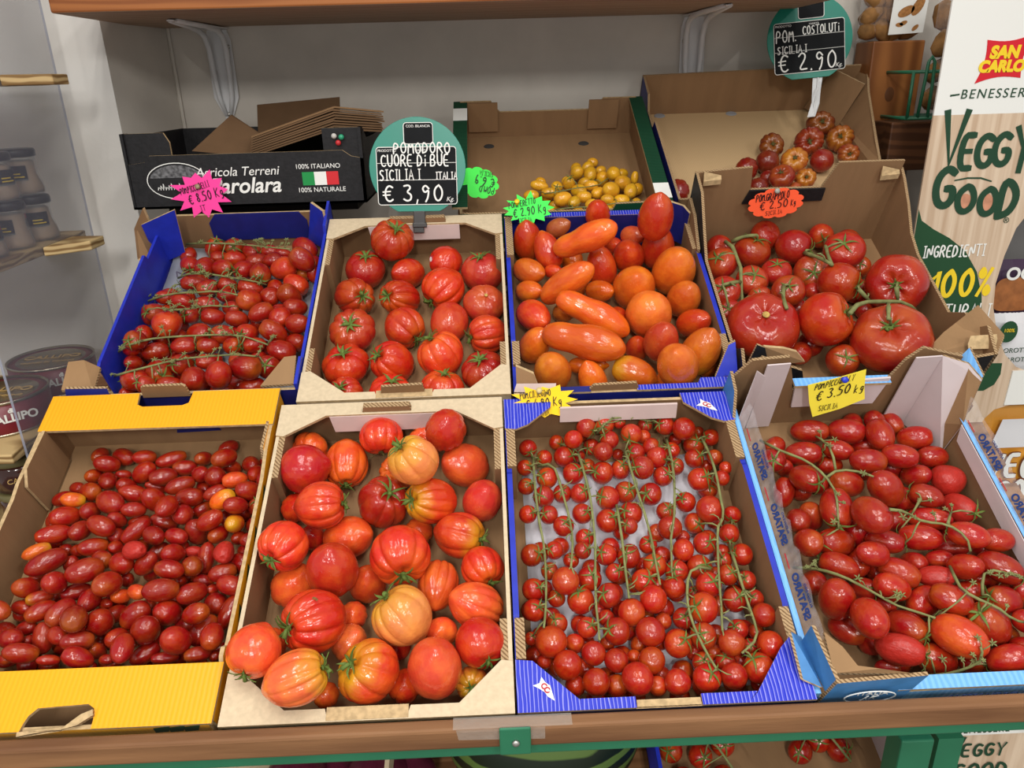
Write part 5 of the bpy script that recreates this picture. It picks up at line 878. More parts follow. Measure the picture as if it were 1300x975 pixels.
'green': '''1689 9957 -496 -19 45 -86 126 163 n 0;1935 9875 -479 -17 -92 -33 125 163 n 1;2356 9739 -390 15 81 -55 136 177 n 0;2173 9868 -587 -1 -41 90 139 180 n 0;2505 9502 -440 -68 -43 57 143 185 n 0
2785 9800 -535 12 54 82 75 125 n 0;939 9560 -480 -97 17 13 99 173 n 0;1269 9515 -490 -8 -81 56 111 144 n 1;1503 9604 -487 6 -24 96 119 154 n 1;1919 9501 -476 98 -12 5 98 135 n 0
2241 9221 -395 -62 -49 59 150 195 n 0;2619 9244 -441 36 92 2 126 164 n 0;1118 9329 -487 -99 8 -2 98 159 n 1;780 9281 -499 99 -6 1 102 146 n 0;1675 9415 -525 -72 57 -37 123 160 n 0
2026 9316 -513 -86 -49 3 110 143 n 0;1344 9081 -452 -95 -26 2 133 172 n 0;1742 9134 -461 98 -11 4 109 145 n 0;1536 8929 -424 -58 -81 0 108 140 n 2;2152 8985 -430 98 -14 6 96 125 n 2
1847 8869 -436 79 -26 54 95 124 n 2;2417 9005 -483 98 -15 7 120 157 n 2;2680 8946 -495 -22 79 -56 91 119 n 0;1586 8669 -454 98 -11 4 80 118 n 2;1283 8644 -453 -99 9 -3 76 106 n 2
2293 8826 -452 81 -47 31 95 124 n 0;2113 8738 -468 98 -14 6 90 119 n 0;1086 8736 -470 -79 -47 38 81 105 n 0;584 9064 -484 71 -57 38 82 107 n 0;1802 9676 -533 73 -18 64 100 129 n 0
1715 10325 -633 -36 -91 13 102 127 n 0;991 9877 -618 -89 42 8 92 108 n 0;1641 8890 -647 -13 97 13 102 130 n 0;2593 10054 -612 81 46 -34 98 124 n 0;1074 8830 -645 -91 -37 9 103 128 n 0
1937 10261 -573 -76 -56 -29 104 132 n 0;2794 9489 -576 54 83 -1 106 129 n 0;1306 8812 -646 14 93 30 103 133 n 0;2196 10225 -637 73 62 -24 92 119 n 0;1210 9151 -657 79 -26 -54 92 108 n 0
1492 9905 -655 8 -99 1 93 120 n 0;2156 9097 -649 67 -73 5 100 121 n 0;1082 9446 -654 65 -74 1 94 113 n 0;2065 10532 -654 -98 11 4 95 112 n 0'''.replace('\n', ';').split(';'),
}
VINES = [
('cherry', 1, '462 3377 -530 454 3141 -449 450 2937 -407 449 2737 -361 455 2581 -376 464 2425 -385 473 2268 -388 491 2112 -382 504 1955 -369 506 1798 -355 503 1644 -339 498 1490 -316 487 1335 -284 473 1179 -241 456 1023 -188 432 868 -126 418 792 -92'),
('cherry', 2, '514 3226 -530 648 3190 -435 730 3081 -390 764 2913 -383 790 2740 -372 812 2565 -354 832 2391 -329 846 2218 -300 852 2045 -267 842 1871 -225 815 1696 -173 785 1523 -113'),
('cherry', 3, '1072 3426 -518 1091 3191 -436 1107 2983 -386 1124 2801 -367 1139 2632 -362 1143 2467 -362 1140 2303 -358 1136 2139 -348 1129 1974 -330 1113 1809 -305 1092 1645 -273 1071 1482 -236 1059 1349 -251 1046 1215 -260 1037 1079 -259 1036 941 -245 1031 802 -222 1022 663 -192'),
('cherry', 4, '1686 3314 -375 1694 3088 -297 1706 2905 -277 1730 2763 -312 1754 2619 -338 1777 2470 -352 1796 2315 -353 1806 2154 -340 1811 1989 -313 1806 1821 -276 1797 1652 -232 1793 1499 -209 1789 1349 -183 1787 1274 -169'),
('cherry', 5, '1469 2497 -406 1457 2291 -329 1455 2126 -311 1452 1962 -290 1444 1800 -265 1436 1651 -257 1428 1501 -241 1421 1349 -216 1414 1198 -182 1409 1122 -163'),
('cherry', 6, '2314 3616 -530 2286 3336 -401 2283 3140 -378 2265 2946 -355 2241 2755 -330 2206 2565 -299 2166 2376 -261 2121 2188 -215 2072 2031 -211 2032 1895 -236 2012 1754 -254 1994 1613 -267 1975 1482 -297'),
('cherry', 7, '2442 1513 -308 2305 1516 -255 2186 1457 -230 2122 1330 -217 2085 1183 -200 2059 1035 -174 2059 903 -173 2074 774 -165 2097 650 -157 2126 531 -148 2158 415 -135 2196 302 -117 2216 249 -112'),
('cherry', 8, '2767 3545 -436 2780 3334 -376 2787 3125 -313 2776 2916 -252 2764 2726 -215 2751 2555 -201 2733 2385 -185 2733 2239 -198 2709 2131 -231 2639 2040 -253 2603 1907 -267 2574 1757 -264 2540 1602 -243 2505 1444 -210 2472 1291 -179 2455 1159 -184 2436 1025 -179 2408 888 -162 2376 749 -133 2362 680 -115'),
('cherry', 9, '2791 1879 -478 2750 1649 -314 2746 1487 -273 2745 1341 -256 2746 1196 -235 2746 1055 -211 2746 915 -186 2752 784 -168 2746 656 -152 2684 552 -146 2578 473 -147 2523 435 -147'),
('cherry', 10, '1344 3608 -340 1435 3631 -193 1558 3714 -173 1707 3752 -193 1861 3756 -234 2013 3748 -280 2090 3743 -302'),
('dat', 1, '-5335 8229 -530 -5080 8119 -437 -4829 8001 -347 -4620 7964 -332 -4410 7914 -313 -4194 7846 -286 -3974 7755 -245 -3748 7641 -187 -3518 7508 -112 -3288 7363 -27'),
('dat', 2, '-5266 7331 -530 -4991 7171 -317 -4801 7158 -301 -4609 7124 -299 -4417 7074 -301 -4224 7019 -300 -4030 6960 -295 -3869 6975 -359 -3736 7037 -490'),
('dat', 3, '-5673 6750 -530 -5413 6642 -351 -5222 6642 -291 -5034 6637 -254 -4855 6638 -245 -4672 6624 -236 -4482 6601 -208 -4287 6552 -176 -4092 6468 -152 -3994 6420 -140'),
('dat', 4, '-4959 5976 19 -4823 6040 -57 -4689 6125 -129 -4549 6218 -178 -4401 6294 -230 -4247 6343 -296 -4169 6363 -331'),
('dat', 5, '-5826 5554 -530 -5473 5311 -131 -5212 5186 94 -5092 5269 72 -4982 5365 13 -4863 5444 -48 -4733 5508 -102 -4593 5554 -142 -4442 5582 -167 -4281 5593 -177 -4113 5587 -175 -3940 5565 -165 -3765 5526 -153 -3596 5457 -157 -3436 5390 -180 -3356 5356 -191'),
('dat', 6, '-5739 5136 -530 -5321 4805 -111 -5151 4810 -61 -5018 4868 -73 -4883 4924 -83 -4744 4978 -89 -4600 5021 -94 -4449 5050 -97 -4290 5062 -93 -4123 5056 -77 -3948 5033 -44 -3768 4996 2 -3586 4940 46 -3434 4936 19 -3426 5087 -156'),
('plum', 1, '3597 3511 -530 3565 3174 -189 3646 3038 -118 3751 2945 -88 3851 2851 -53 3937 2740 -25 4005 2616 -7 4055 2480 3 4084 2339 5 4075 2193 -10 4051 2055 -44 4055 1953 -139 4063 1910 -199'),
('plum', 1, '4094 2587 -101 4219 2654 -68 4354 2659 -57 4484 2627 -52 4603 2571 -50 4660 2540 -49'),
('plum', 1, '4374 2863 -339 4385 3021 -299 4371 3177 -272 4343 3364 -352 4329 3473 -433'),
('plum', 2, '4489 1856 300 4675 1899 188 4837 1903 74 4976 1877 -14 5105 1855 -39 5216 1824 -19 5301 1759 6 5366 1669 20 5411 1574 2 5415 1466 -50'),
('plum', 2, '5311 1841 -62 5409 1958 -134 5508 2076 -205'),
('plum', 2, '5225 2297 -206 5188 2253 -245 5152 2209 -283 5114 2164 -320'),
('plum', 3, '3512 1597 -530 3589 1517 -394 3659 1433 -259 3718 1333 -131 3770 1225 -6 3860 1158 17 3982 1120 -46 4099 1077 -101 4207 1024 -142 4306 963 -167 4397 900 -170 4488 843 -147 4571 783 -110 4648 719 -66 4684 686 -43'),
('plum', 4, '5184 1354 -185 5109 1164 -66 5039 984 63 5087 891 79 5175 827 72 5267 770 72 5352 708 68 5435 640 32 5574 615 -54 5651 615 -86'),
('plum', 4, '5431 1002 -221 5443 1110 -154 5473 1195 -85 5570 1217 -46 5670 1178 -34 5717 1148 -34'),
('plum', 5, '4473 237 -530 4561 215 -454 4649 195 -381 4736 178 -308 4818 175 -224 4893 179 -129 4953 196 -27 4959 253 63 4943 295 102'),
('grap', 1, '3964 7507 -293 4025 7291 -238 4044 7052 -260 4062 6828 -296 4037 6627 -363 4018 6447 -449 4008 6263 -530'),
('grap', 1, '4095 7555 -337 4172 7530 -256 4252 7494 -186 4340 7454 -138 4445 7439 -122'),
('grap', 1, '4034 6601 -400 3847 6406 -224 3733 6362 -202 3638 6347 -224'),
('grap', 2, '4503 6087 -49 4412 5865 35 4331 5643 126 4265 5419 225 4257 5291 237'),
('grap', 3, '5176 7081 -239 5191 6907 -134 5225 6773 -65 5254 6637 -1 5278 6498 57 5297 6356 110'),
('grap', 3, '5720 7556 -388 5559 7183 -217 5462 6907 -117 5376 6631 -7 5297 6356 110'),
('grap', 4, '5060 5033 349 5232 5221 325 5465 5374 237 5702 5471 140 5924 5542 67 6128 5592 7 6322 5593 -96 6731 5863 -530'),
('grap', 4, '5642 5974 -62 5748 5938 -157 5854 5900 -252'),
('grap', 4, '6052 5734 182 6071 5678 106 6101 5635 15'),
('grap', 4, '6007 5674 -81 5603 5055 404 5544 4917 426 5511 4815 414'),
('green', 1, '1011 9236 -433 1207 9147 -344 1409 9145 -308 1622 9253 -341 1841 9345 -390 2054 9447 -420 2237 9593 -389'),
('green', 1, '1195 9101 -344 1216 9208 -362 1237 9315 -380'),
('green', 2, '1166 8705 -406 1359 8664 -354 1559 8684 -353 1761 8696 -365 1961 8710 -368 2160 8741 -351 2360 8768 -341 2572 8822 -376 2678 8847 -394'),
]

NAME = {'yellow': 'small_plum_tomato', 'dat': 'vine_plum_tomato', 'cherry': 'cherry_tomato', 'plum': 'plum_tomato', 'green': 'yellow_plum_tomato', 'long': 'long_plum_tomato', 'ox': 'oxheart_tomato', 'ox2': 'oxheart_tomato', 'grap': 'round_tomato', 'cost': 'ribbed_tomato'}
FR = {}
for cr, rows in FRUIT.items():
    FR[cr] = []
    for ln in rows:
        d, _, note = ln.partition('|'); t = d.split()
        u, v, w, ax, ay, az, hw, hl = map(float, t[:8]); fl = t[8]; tr = int(t[9])
        FR[cr].append(dict(u=u / 1e4, v=v / 1e4, w=w / 1e4, P=wor(u / 1e4, v / 1e4, w / 1e4), ax=(EU * ax + EV * ay + EW * az).normalized(), hw=hw / 1e4, hl=hl / 1e4, fl=fl, tr=tr, note=note.strip(), cr=cr))
ORD = 'zeroth first second third fourth fifth sixth seventh eighth ninth tenth eleventh twelfth thirteenth fourteenth fifteenth sixteenth seventeenth eighteenth'.split()
def rowlabels(L, per, text):
    L = sorted(L, key=lambda f: f['v']); nr = max(1, round(len(L) / per)); n = len(L)
    for i in range(nr):
        row = sorted(L[i * n // nr:(i + 1) * n // nr], key=lambda f: f['u'])
        rn = 'front row' if i == 0 else 'rearmost row' if i == nr - 1 else ORD[i + 1] + ' row from front'
        for j, f in enumerate(row):
            side = 'leftmost' if j == 0 else 'rightmost' if j == len(row) - 1 else ORD[j + 1] + ' from left'
            ad = {'O': 'orange-tipped ', 'o': 'orange-red ', 'w': 'wrinkled ', 's': 'stem-bearing ', 'y': 'yellow-tipped '}.get(f['fl'][:1] if f['cr'] in ('yellow', 'dat', 'plum') else '', '')
            f['label'] = ad + text.format(side=side, row=rn)
rowlabels(FR['yellow'], 12, 'small plum tomato in yellow crate, {side} in the {row}')
rowlabels([f for f in FR['dat'] if not f['tr']], 7, 'tomato in far left blue crate, {side} in the {row}')
rowlabels([f for f in FR['cherry'] if not f['tr']], 8, 'loose cherry tomato in blue crate, {side} in the {row}')
rowlabels([f for f in FR['plum'] if not f['tr']], 8, 'plum tomato in light blue crate, {side} in the {row}')
rowlabels([f for f in FR['green'] if not f['tr']], 7, 'loose yellow tomato in green-rimmed crate, {side} in the {row}')
rowlabels([f for f in FR['grap'] if not f['tr'] and f['fl'][0] == 'r'], 4, 'medium round tomato in tall brown crate, {side} in the {row}')
for k_, tx in (('ox', 'orange oxheart tomato deep in the front crate, {side} in the {row}'), ('long', 'dark orange plum tomato deep under the pile, {side} in the {row}')):
    L_ = [f for f in FR[k_] if f['note'] == 'FILL']
    if L_: rowlabels(L_, 3, tx)
big = [f for f in FR['grap'] if not f['tr'] and f['fl'][0] == 'R']
for f in big: f['label'] = 'red round tomato with dried stalk just behind the yellow note' if f['hw'] < .035 else 'very large flat red tomato without stalk at front left of tall brown crate'
GRP = {'yellow': 'small plum tomatoes in the yellow crate', 'dat': 'loose plum tomatoes in the far left blue crate', 'cherry': 'loose cherry tomatoes in the blue front crate', 'plum': 'loose plum tomatoes in the light blue crate', 'green': 'loose yellow tomatoes in the green-rimmed crate', 'grap': 'loose round tomatoes in the tall brown crate',
 'ox': 'oxheart tomatoes in the front crate', 'ox2': 'oxheart tomatoes in the middle-row crate', 'long': 'long plum tomatoes in the blue crate', 'cost': 'dark ribbed tomatoes in the back right crate'}
CAT = {'green': 'yellow tomato'}
def make_fruit(f, parent=None):
    cr, fl = f['cr'], f['fl']; sc = (f['hw'], f['hw'], f['hl']); nm = NAME[cr]; cal = None; scar = None
    ratio = f['hl'] / f['hw']
    if cr in ('ox', 'ox2'):
        nt = f['note']; v = VAR['smooth'] if ('smooth' in nt or fl[0] in 'cmd' and 'groove' not in nt) else VAR['ribbed']
        if fl[1:] == 's': cal = 'oxdry' if 'dried' in nt else 'oxwide' if 'wide star' in nt else 'ox'
        if fl[1:] == 'n': scar = SCAR
    elif cr == 'long':
        v = VAR['elongated'] if fl == 'L' else VAR['round'] if fl == 's' else VAR['pear']
        if fl in 'nS': scar = SCAR
    elif cr == 'grap':
        v = VAR['beef'] if f['hw'] > .036 else VAR['vineround']
        if fl[1:] == 's': cal = 'beef' if f['hw'] > .036 else 'round'
        if fl[1:] == 'n': scar = SCAR2
    elif cr == 'cost':
        v = VAR['beef'] if 'smooth' in f['note'] or 'shiny' in f['note'] else VAR['pleated']
        if fl[1:] == 'n': cal = 'dry'
    else:
        v = VAR[nm]
        if fl == 'w': v = VAR['wrinkled']
        if f['tr'] or fl == 's': cal = 'small'
    o = bpy.data.objects.new('tomato' if parent else nm, random.choice(v)); COL.objects.link(o)
    M = Matrix.Translation(f['P']) @ basis_from(f['ax'], random.uniform(0, 6.28)).to_4x4() @ Matrix.Diagonal((*sc, 1))
    place(o, M, parent)
    c = RGB[cr].get(fl[0] if fl else '', RGB[cr].get('')) or (190, 40, 30)
    cc = lin(jit(c)); o.color = cc[:3] + (c[3] if len(c) > 3 else random.choice((0, .0, .12)),)
    if cal:
        q = bpy.data.objects.new('calyx', random.choice(CAL[cal])); COL.objects.link(q); q.parent = o
        if cal in ('small', 'round') and ratio > 1.12: q.scale = (1, 1, 1)
    if scar:
        q = bpy.data.objects.new('stem_scar', scar); COL.objects.link(q); q.parent = o
    if 'sticker' in f['note'] or 'brown scar' in f['note']:
        tc = (Vector((0, 0, CAM_H)) - f['P']).normalized(); d_ = (tc * .55 - _r * .80 - _d * .12).normalized() if 'sticker' in f['note'] else (tc * .75 - _r * .25 - _d * .6).normalized()
        mb = MB(); P_ = f['P'] + d_ * f['hw'] * .93; M_ = frame(P_, d_)
        if 'sticker' in f['note']: mb.lathe([(.0065, 0), (.0065, .0016)], 20); mb.lathe([(.0042, .0014), (.0042, .0020, 1)], 20, 1); nm_, ms_ = 'sticker', [INKR, INKW]
        else: ribbon(mb, [Vector((-.009 + .0024 * i, .002 * math.sin(i * 1.3) + .0008 * i, .0026)) for i in range(9)], .0030); nm_, ms_ = 'scar', [mat('scar_brown', (140, 96, 56), .85, .1, noise=.4, nscale=300)]
        q = mb.build(nm_, ms_); M4 = M_.to_4x4(); M4.translation = P_; q.parent = o; q.matrix_basis = M.inverted() @ M4
    if not parent:
        tag(o, f.get('label') or f['note'], CAT.get(cr, 'tomato'), GRP.get(cr))
    return o
# ---------------------------------------------------------------- trusses: a green vine with its tomatoes
TL = {('cherry', 1): 'cherry tomato truss running along the left wall of the blue front crate', ('cherry', 2): 'short cherry tomato truss with hooked top, second from the left wall', ('cherry', 3): 'long straight cherry tomato truss left of centre in blue crate',
 ('cherry', 4): 'cherry tomato truss slanting through the centre of the blue crate', ('cherry', 5): 'cherry tomato truss with cut thick end in the middle of blue crate', ('cherry', 6): 'straight cherry tomato truss over the white paper in rear centre',
 ('cherry', 7): 'cherry tomato truss with bent hook top in front right part of blue crate', ('cherry', 8): 'long cherry tomato truss right of centre, starting under a big loose fruit', ('cherry', 9): 'cherry tomato truss hugging the right wall of the blue front crate', ('cherry', 10): 'cherry tomato truss lying crosswise along the rear wall',
 ('dat', 1): 'vine plum tomato truss farthest back in the far left blue crate', ('dat', 2): 'vine plum tomato truss second from the back, thick straight stalk', ('dat', 3): 'vine plum tomato truss third from the back, with curled left end', ('dat', 4): 'short vine plum tomato truss in the middle of the far left crate',
 ('dat', 5): 'long vine plum tomato truss second from the front, stalk end at left wall', ('dat', 6): 'vine plum tomato truss nearest the front of the far left crate',
 ('plum', 1): 'plum tomato truss with forked bare vine in rear left of light blue crate', ('plum', 2): 'plum tomato truss in the centre of the light blue crate, dried sepals', ('plum', 3): 'plum tomato truss with thick zigzag vine at the left wall', ('plum', 4): 'plum tomato truss at the right, holding the large orange-red fruit', ('plum', 5): 'plum tomato truss along the front rim of the light blue crate',
 ('grap', 1): 'round tomato truss with long vine along the left wall of tall crate', ('grap', 2): 'round tomato truss with short stalk in the middle of tall crate', ('grap', 3): 'round tomato truss in the rear right of tall crate', ('grap', 4): 'truss of very large red tomatoes joined by a thick branching vine',
 ('green', 1): 'yellow tomato truss on thin vine, rear one in green-rimmed crate', ('green', 2): 'yellow tomato truss on thin vine along the front rim'}
VG = {}
for cr, tr, s in VINES:
    a = [float(x) / 1e4 for x in s.split()]; VG.setdefault((cr, tr), []).append([wor(*a[i:i + 3]) for i in range(0, len(a), 3)])
RV = {'cherry': .0016, 'dat': .0015, 'plum': .0016, 'grap': .0030, 'green': .0010}
def nearest(pls, p):
    best = None
    for pl in pls:
        for i in range(len(pl) - 1):
            a, d = pl[i], pl[i + 1] - pl[i]; u = max(0, min(1, (p - a).dot(d) / max(d.length_squared, 1e-12))); q = a + d * u
            if best is None or (q - p).length < best[0]: best = ((q - p).length, q, d.normalized())
    return best
for (cr, tr), pls in VG.items():
    fs = [f for f in FR[cr] if f['tr'] == tr]; mb = MB(); r0 = RV[cr]; rnd = random.Random(tr * 31 + len(cr))
    org = pls[0][len(pls[0]) // 2].copy()
    for pl in pls:
        n = len(pl); mb.tube([p - org for p in pl], [r0 * (1.15 - .35 * i / n) * (1 + .12 * math.sin(i * 2.3)) for i in range(n)], 7)
    for f in fs:
        pole = f['P'] + f['ax'] * f['hl'] * (.88 if cr != 'grap' else .78); _, q, dr = nearest(pls, pole)
        if cr == 'grap' and (q - pole).length < .004: continue
        mid = (q + pole) / 2 + EW * (.003 + .15 * (q - pole).length) ; kn = q * .35 + mid * .65
        rr = r0 * .52
        mb.tube([x - org for x in (q, q * .6 + kn * .4 + EW * .0006, kn, mid * .5 + pole * .5 + f['ax'] * .003, pole)], [rr * 1.1, rr, rr * 1.5, rr, rr * 1.3], 6)
    ncurl = {'dat': 16, 'cherry': 5, 'plum': 7, 'grap': 1, 'green': 2}[cr]
    for _ in range(ncurl):   # empty pedicels and tendrils
        pl = rnd.choice(pls); i = rnd.randrange(len(pl) - 1); p = pl[i].lerp(pl[i + 1], rnd.random()); a = rnd.uniform(0, 6.28); L_ = rnd.uniform(.008, .017)
        d = (EU * math.cos(a) + EV * math.sin(a)) * L_ + EW * L_ * rnd.uniform(.4, .9); s = EU * -math.sin(a) + EV * math.cos(a)
        pts = [p, p + d * .4 + EW * .002, p + d * .8 + s * L_ * .15, p + d + s * L_ * .4 - EW * L_ * .15]
        mb.tube([x - org for x in pts], [r0 * .5, r0 * .45, r0 * .5, r0 * .2], 5)
        if cr in ('plum', 'dat'):
            for k in range(5):
                b_ = a + k * 1.256; e_ = pts[2] + (EU * math.cos(b_) + EV * math.sin(b_)) * L_ * .35 + EW * .002
                mb.tube([x - org for x in (pts[2], pts[2].lerp(e_, .6) + EW * .001, e_)], [r0 * .5, r0 * .55, r0 * .1], 5)
    root = mb.build('tomato_truss', VINE, None, True); root.location = org
    tag(root, TL[(cr, tr)], 'tomato truss', {'cherry': 'cherry tomato trusses in the blue front crate', 'dat': 'plum tomato trusses in the far left blue crate', 'plum': 'plum tomato trusses in the light blue crate', 'grap': 'round tomato trusses in the tall brown crate', 'green': 'yellow tomato trusses in the green-rimmed crate'}[cr])
    for f in fs: make_fruit(f, root)
for cr in FR:
    for f in FR[cr]:
        if not (f['tr'] and (cr, f['tr']) in VG): make_fruit(f)
# ---------------------------------------------------------------- paper liners in two crates
def sheet(name, pts, m, label, cat, amp=.003, n=14):
    mb = MB(); (a, b_, c_, d_) = [Vector(p) for p in pts]
    org = (a + b_ + c_ + d_) / 4
    for i in range(n + 1):
        for j in range(n + 1):
            p = a.lerp(b_, i / n).lerp(d_.lerp(c_, i / n), j / n); p = p + EW * amp * (math.sin(i * 1.7 + j * .9) + math.sin(j * 2.1 - i * .6)) * .5; mb.v.append(tuple(p - org))
    for i in range(n):
        for j in range(n):
            k = i * (n + 1) + j; mb.f.append((k, k + n + 1, k + n + 2, k + 1)); mb.m.append(0)
    o = mb.build(name, m, None, True); o.location = org; md = o.modifiers.new('thick', 'SOLIDIFY'); md.thickness = .0006
    return tag(o, label, cat)
sheet('paper_liner', [wor(.03, .03, -.0740), wor(.285, .03, -.0740), wor(.285, .35, -.0740), wor(.03, .33, -.0740)], PAPERW, 'crumpled white paper liner under the cherry tomatoes in blue front crate', 'paper liner', .001)
q = sheet('paper_liner', [wor(-.552, .45, -.0735), wor(-.285, .45, -.0740), wor(-.285, .80, -.0740), wor(-.552, .825, -.060)], mat('grey_liner', (150, 152, 158), .4, .3, noise=.15, nscale=14, bump=.6, bscale=25), 'grey paper liner with mirrored print under the far left vine tomatoes', 'paper liner', .001)
X_ = Vector((-1, 0, 0)); Z_ = EW
mw = Matrix((Vector((-.95, -.2, -.1)).normalized(), (EV * -.9 + EU * .3).normalized(), EW)).transposed()
print_text('TRATEN', .022, q, mat('faded_ink', (92, 84, 100), .6), wor(-.500, .765, -.0635) - q.location, mw=mw)
# ---------------------------------------------------------------- price signs and tags
def sign_root(name, loc, normal, roll, label, cat, group=None, up=(0, 0, 1)):
    e = empty(name, loc, frame(loc, normal, up, roll)); return tag(e, label, cat, group)
def disc_sign(loc, normal, roll, rad, lines, label, cut):
    e = sign_root('price_sign', loc, normal, roll, label, 'price sign', 'round teal price signs')
    a0 = math.acos(cut); pts = [(rad * math.cos(a), rad * math.sin(a), 0) for a in [-math.pi / 2 + a0 + (2 * math.pi - 2 * a0) * i / 56 for i in range(57)]]
    mb = MB(); mb.slab(pts, (0, 0, -.003)); bevel(mb.build('disc', TEAL, e), .0006)
    def rr(x0, y0, x1, y1, r, z):
        P = []
        for cx, cy, s in ((x1 - r, y1 - r, 0), (x0 + r, y1 - r, 90), (x0 + r, y0 + r, 180), (x1 - r, y0 + r, 270)):
            for k in range(5): P.append((cx + r * math.cos(R(s + k * 22.5)), cy + r * math.sin(R(s + k * 22.5)), z))
        return P
    w = rad * .84
    for nm, (x0, y0, x1, y1) in (('writing_panel', (-w, -rad * .76, w * .96, rad * .40)), ('code_panel', (-rad * .26, rad * .46, rad * .34, rad * .88))):
        mb = MB(); mb.slab(rr(x0, y0, x1, y1, rad * .06, .0003), (0, 0, .0008)); p = mb.build(nm, SLATE, e)
        mb = MB(); q_ = rr(x0, y0, x1, y1, rad * .06, .0013); ribbon(mb, [Vector(x) for x in q_ + [q_[0]]], rad * .014); mb.build('border', INKW, p)
        if nm == 'writing_panel':
            mb = MB()
            for yy in (.08, -.26): ribbon(mb, [Vector((x0, rad * yy, .0013)), Vector((x1, rad * yy, .0013))], rad * .012)
            mb.build('rule', INKW, p); print_text('PRODOTTO', rad * .07, p, INKW, (-rad * .62, rad * .33, .0012)); print_text('VARIETÀ', rad * .06, p, INKW, (.1 * rad, rad * .33, .0012)); print_text('Kg.', rad * .13, p, INKW, (rad * .66, -rad * .66, .0012), shear=.3)
        else: print_text('COD. BILANCIA', rad * .07, p, INKW, ((x0 + x1) / 2, y1 - rad * .07, .0012))
    mb = MB()
    for tx, x, y, h, wr, th in lines: strokes(mb, tx, x * rad, y * rad, h * rad, wr, th * rad, .0022, .04)
    mb.build('lettering', INKW, e, label='white handwritten lettering')
    return e
P_ = at(530, 212, 1.318)
e = disc_sign(P_, (0, -1, .18), -1, .0795, [('POMODORO', -.48, .27, .21, .53, .028), ('CUORE Di BUE', -.75, .02, .23, .44, .028), ('SICILIA I', -.79, -.26, .21, .44, .028), ('ITALIA', .38, -.25, .14, .46, .025), ('€ 3,90', -.72, -.69, .33, .60, .036)],
 'round teal price sign reading 3,90, clipped on the rear of the oxheart crate', .90)
mb = MB(); mb.box((0, -.082, -.002), (.020, .022, .006)); mb.box((0, -.094, -.003), (.024, .008, .009)); mb.box((-.002, -.102, -.004), (.018, .010, .006)); bevel(mb.build('clip', mat('dark_clip', (44, 40, 38), .35, .5), e), .0012)
P_ = at(1028, 49, 1.655)
e = disc_sign(P_, (-.1, -1, .22), 4, .083, [('POM.', -.79, -.03, .27, .40, .028), ('COSTOLUTi', -.17, .10, .19, .40, .025), ('SICILIA I', -.77, -.30, .17, .44, .024), ('€ 2.90', -.74, -.71, .40, .54, .036)],
 'round teal price sign reading 2.90, high above the dark ribbed tomatoes', .90)
mb = MB(); mb.tube([(.016, -.072, -.003), (.014, -.10, -.004), (.008, -.122, .0), (.004, -.15, -.002)], .002, 8); mb.slab([(.006, -.07, -.004), (.026, -.068, -.004), (.02, -.105, -.0045), (.017, -.125, 0), (.008, -.15, -.001), (-.008, -.15, -.001), (.001, -.122, 0), (.004, -.10, -.0045)], (0, 0, -.0015)); bevel(mb.build('clip', mat('clear_clip', (212, 214, 214), .2, .5), e), .0008)
def star_pts(n, ro, ri, sx=1, sy=1, seed=1, ph=0):
    r_ = random.Random(seed); P = []
    for k in range(2 * n):
        a = math.pi * k / n + ph; r = (ro * r_.uniform(.82, 1.08)) if k % 2 == 0 else ri * r_.uniform(.92, 1.08); P.append((r * math.cos(a) * sx, r * math.sin(a) * sy))
    return P
def cloud_pts(n, ro, sx=1, sy=1):
    P = []
    for k in range(n):
        for j in range(5):
            a = 2 * math.pi * (k + j / 5) / n; r = ro * (.88 + .12 * abs(math.sin(math.pi * j / 5)) ** .6); P.append((r * math.cos(a) * sx, r * math.sin(a) * sy))
    return P
def paper_tag(px, py, Y, w, h, pts, rgb, name, lines, normal, roll, label, pin, pinrgb, group='neon paper price tags', ink=INKK):
    P = at(px, py, Y); k = (Vector((0, 0, CAM_H)) - P).length
    e = sign_root('price_tag', P, normal, roll, label, 'price tag', group)
    mb = MB(); bow = lambda x, y: .006 * (x / w) ** 2 + .004 * (y / h)
    mb.slab([(x, y, 0) for x, y in pts], (0, 0, -.0005)); mb.build('paper', mat(name, rgb, .55, .3, bump=.25, bscale=25), e)
    mb = MB()
    for tx, x, y, hh, wr, sl_ in lines: strokes(mb, tx, x * w, y * h, hh * h, wr, hh * h * .11, .0008, .05, sl_)
    mb.build('lettering', ink, e, label='black handwritten lettering')
    if pin:
        mb = MB(); mb.lathe([(.0028, .0002), (.003, .003), (.0022, .0042), (.0030, .0055), (.0044, .0075), (.0040, .009), (.001, .0095)], 16); q = mb.build('push_pin', mat('pin_' + label[:5].strip(), pinrgb, .35, .5), e, True); q.location = (pin[0] * w, pin[1] * h, 0); q.rotation_euler = (R(-25), 0, 0)
    return e
paper_tag(256, 246, 1.352, .046, .036, star_pts(12, .052, .034, 1, .82, 3), (255, 70, 160), 'neon_pink', [('POM.PICCU BELLI', -.74, .12, .28, .29, .1), ('€ 8.50 Kg', -.52, -.38, .42, .42, .08), ('IT', -.2, -.78, .26, .5, 0)], (0, -1, .0), 8, 'pink star-shaped price tag reading 8.50 on the black crate', (-.02, .28), (150, 130, 100))
paper_tag(607, 232, 1.40, .040, .03, cloud_pts(11, .038, 1, .72), (70, 240, 80), 'neon_green_cloud', [('POM.D', -.75, .12, .38, .42, .0), ('€ 6.9', -.72, -.40, .5, .48, 0), ('SICILIA', -.6, -.74, .26, .4, 0)], (.15, -1, .3), 166, 'green cloud-shaped price tag half hidden behind the teal sign, upside down', None, None)
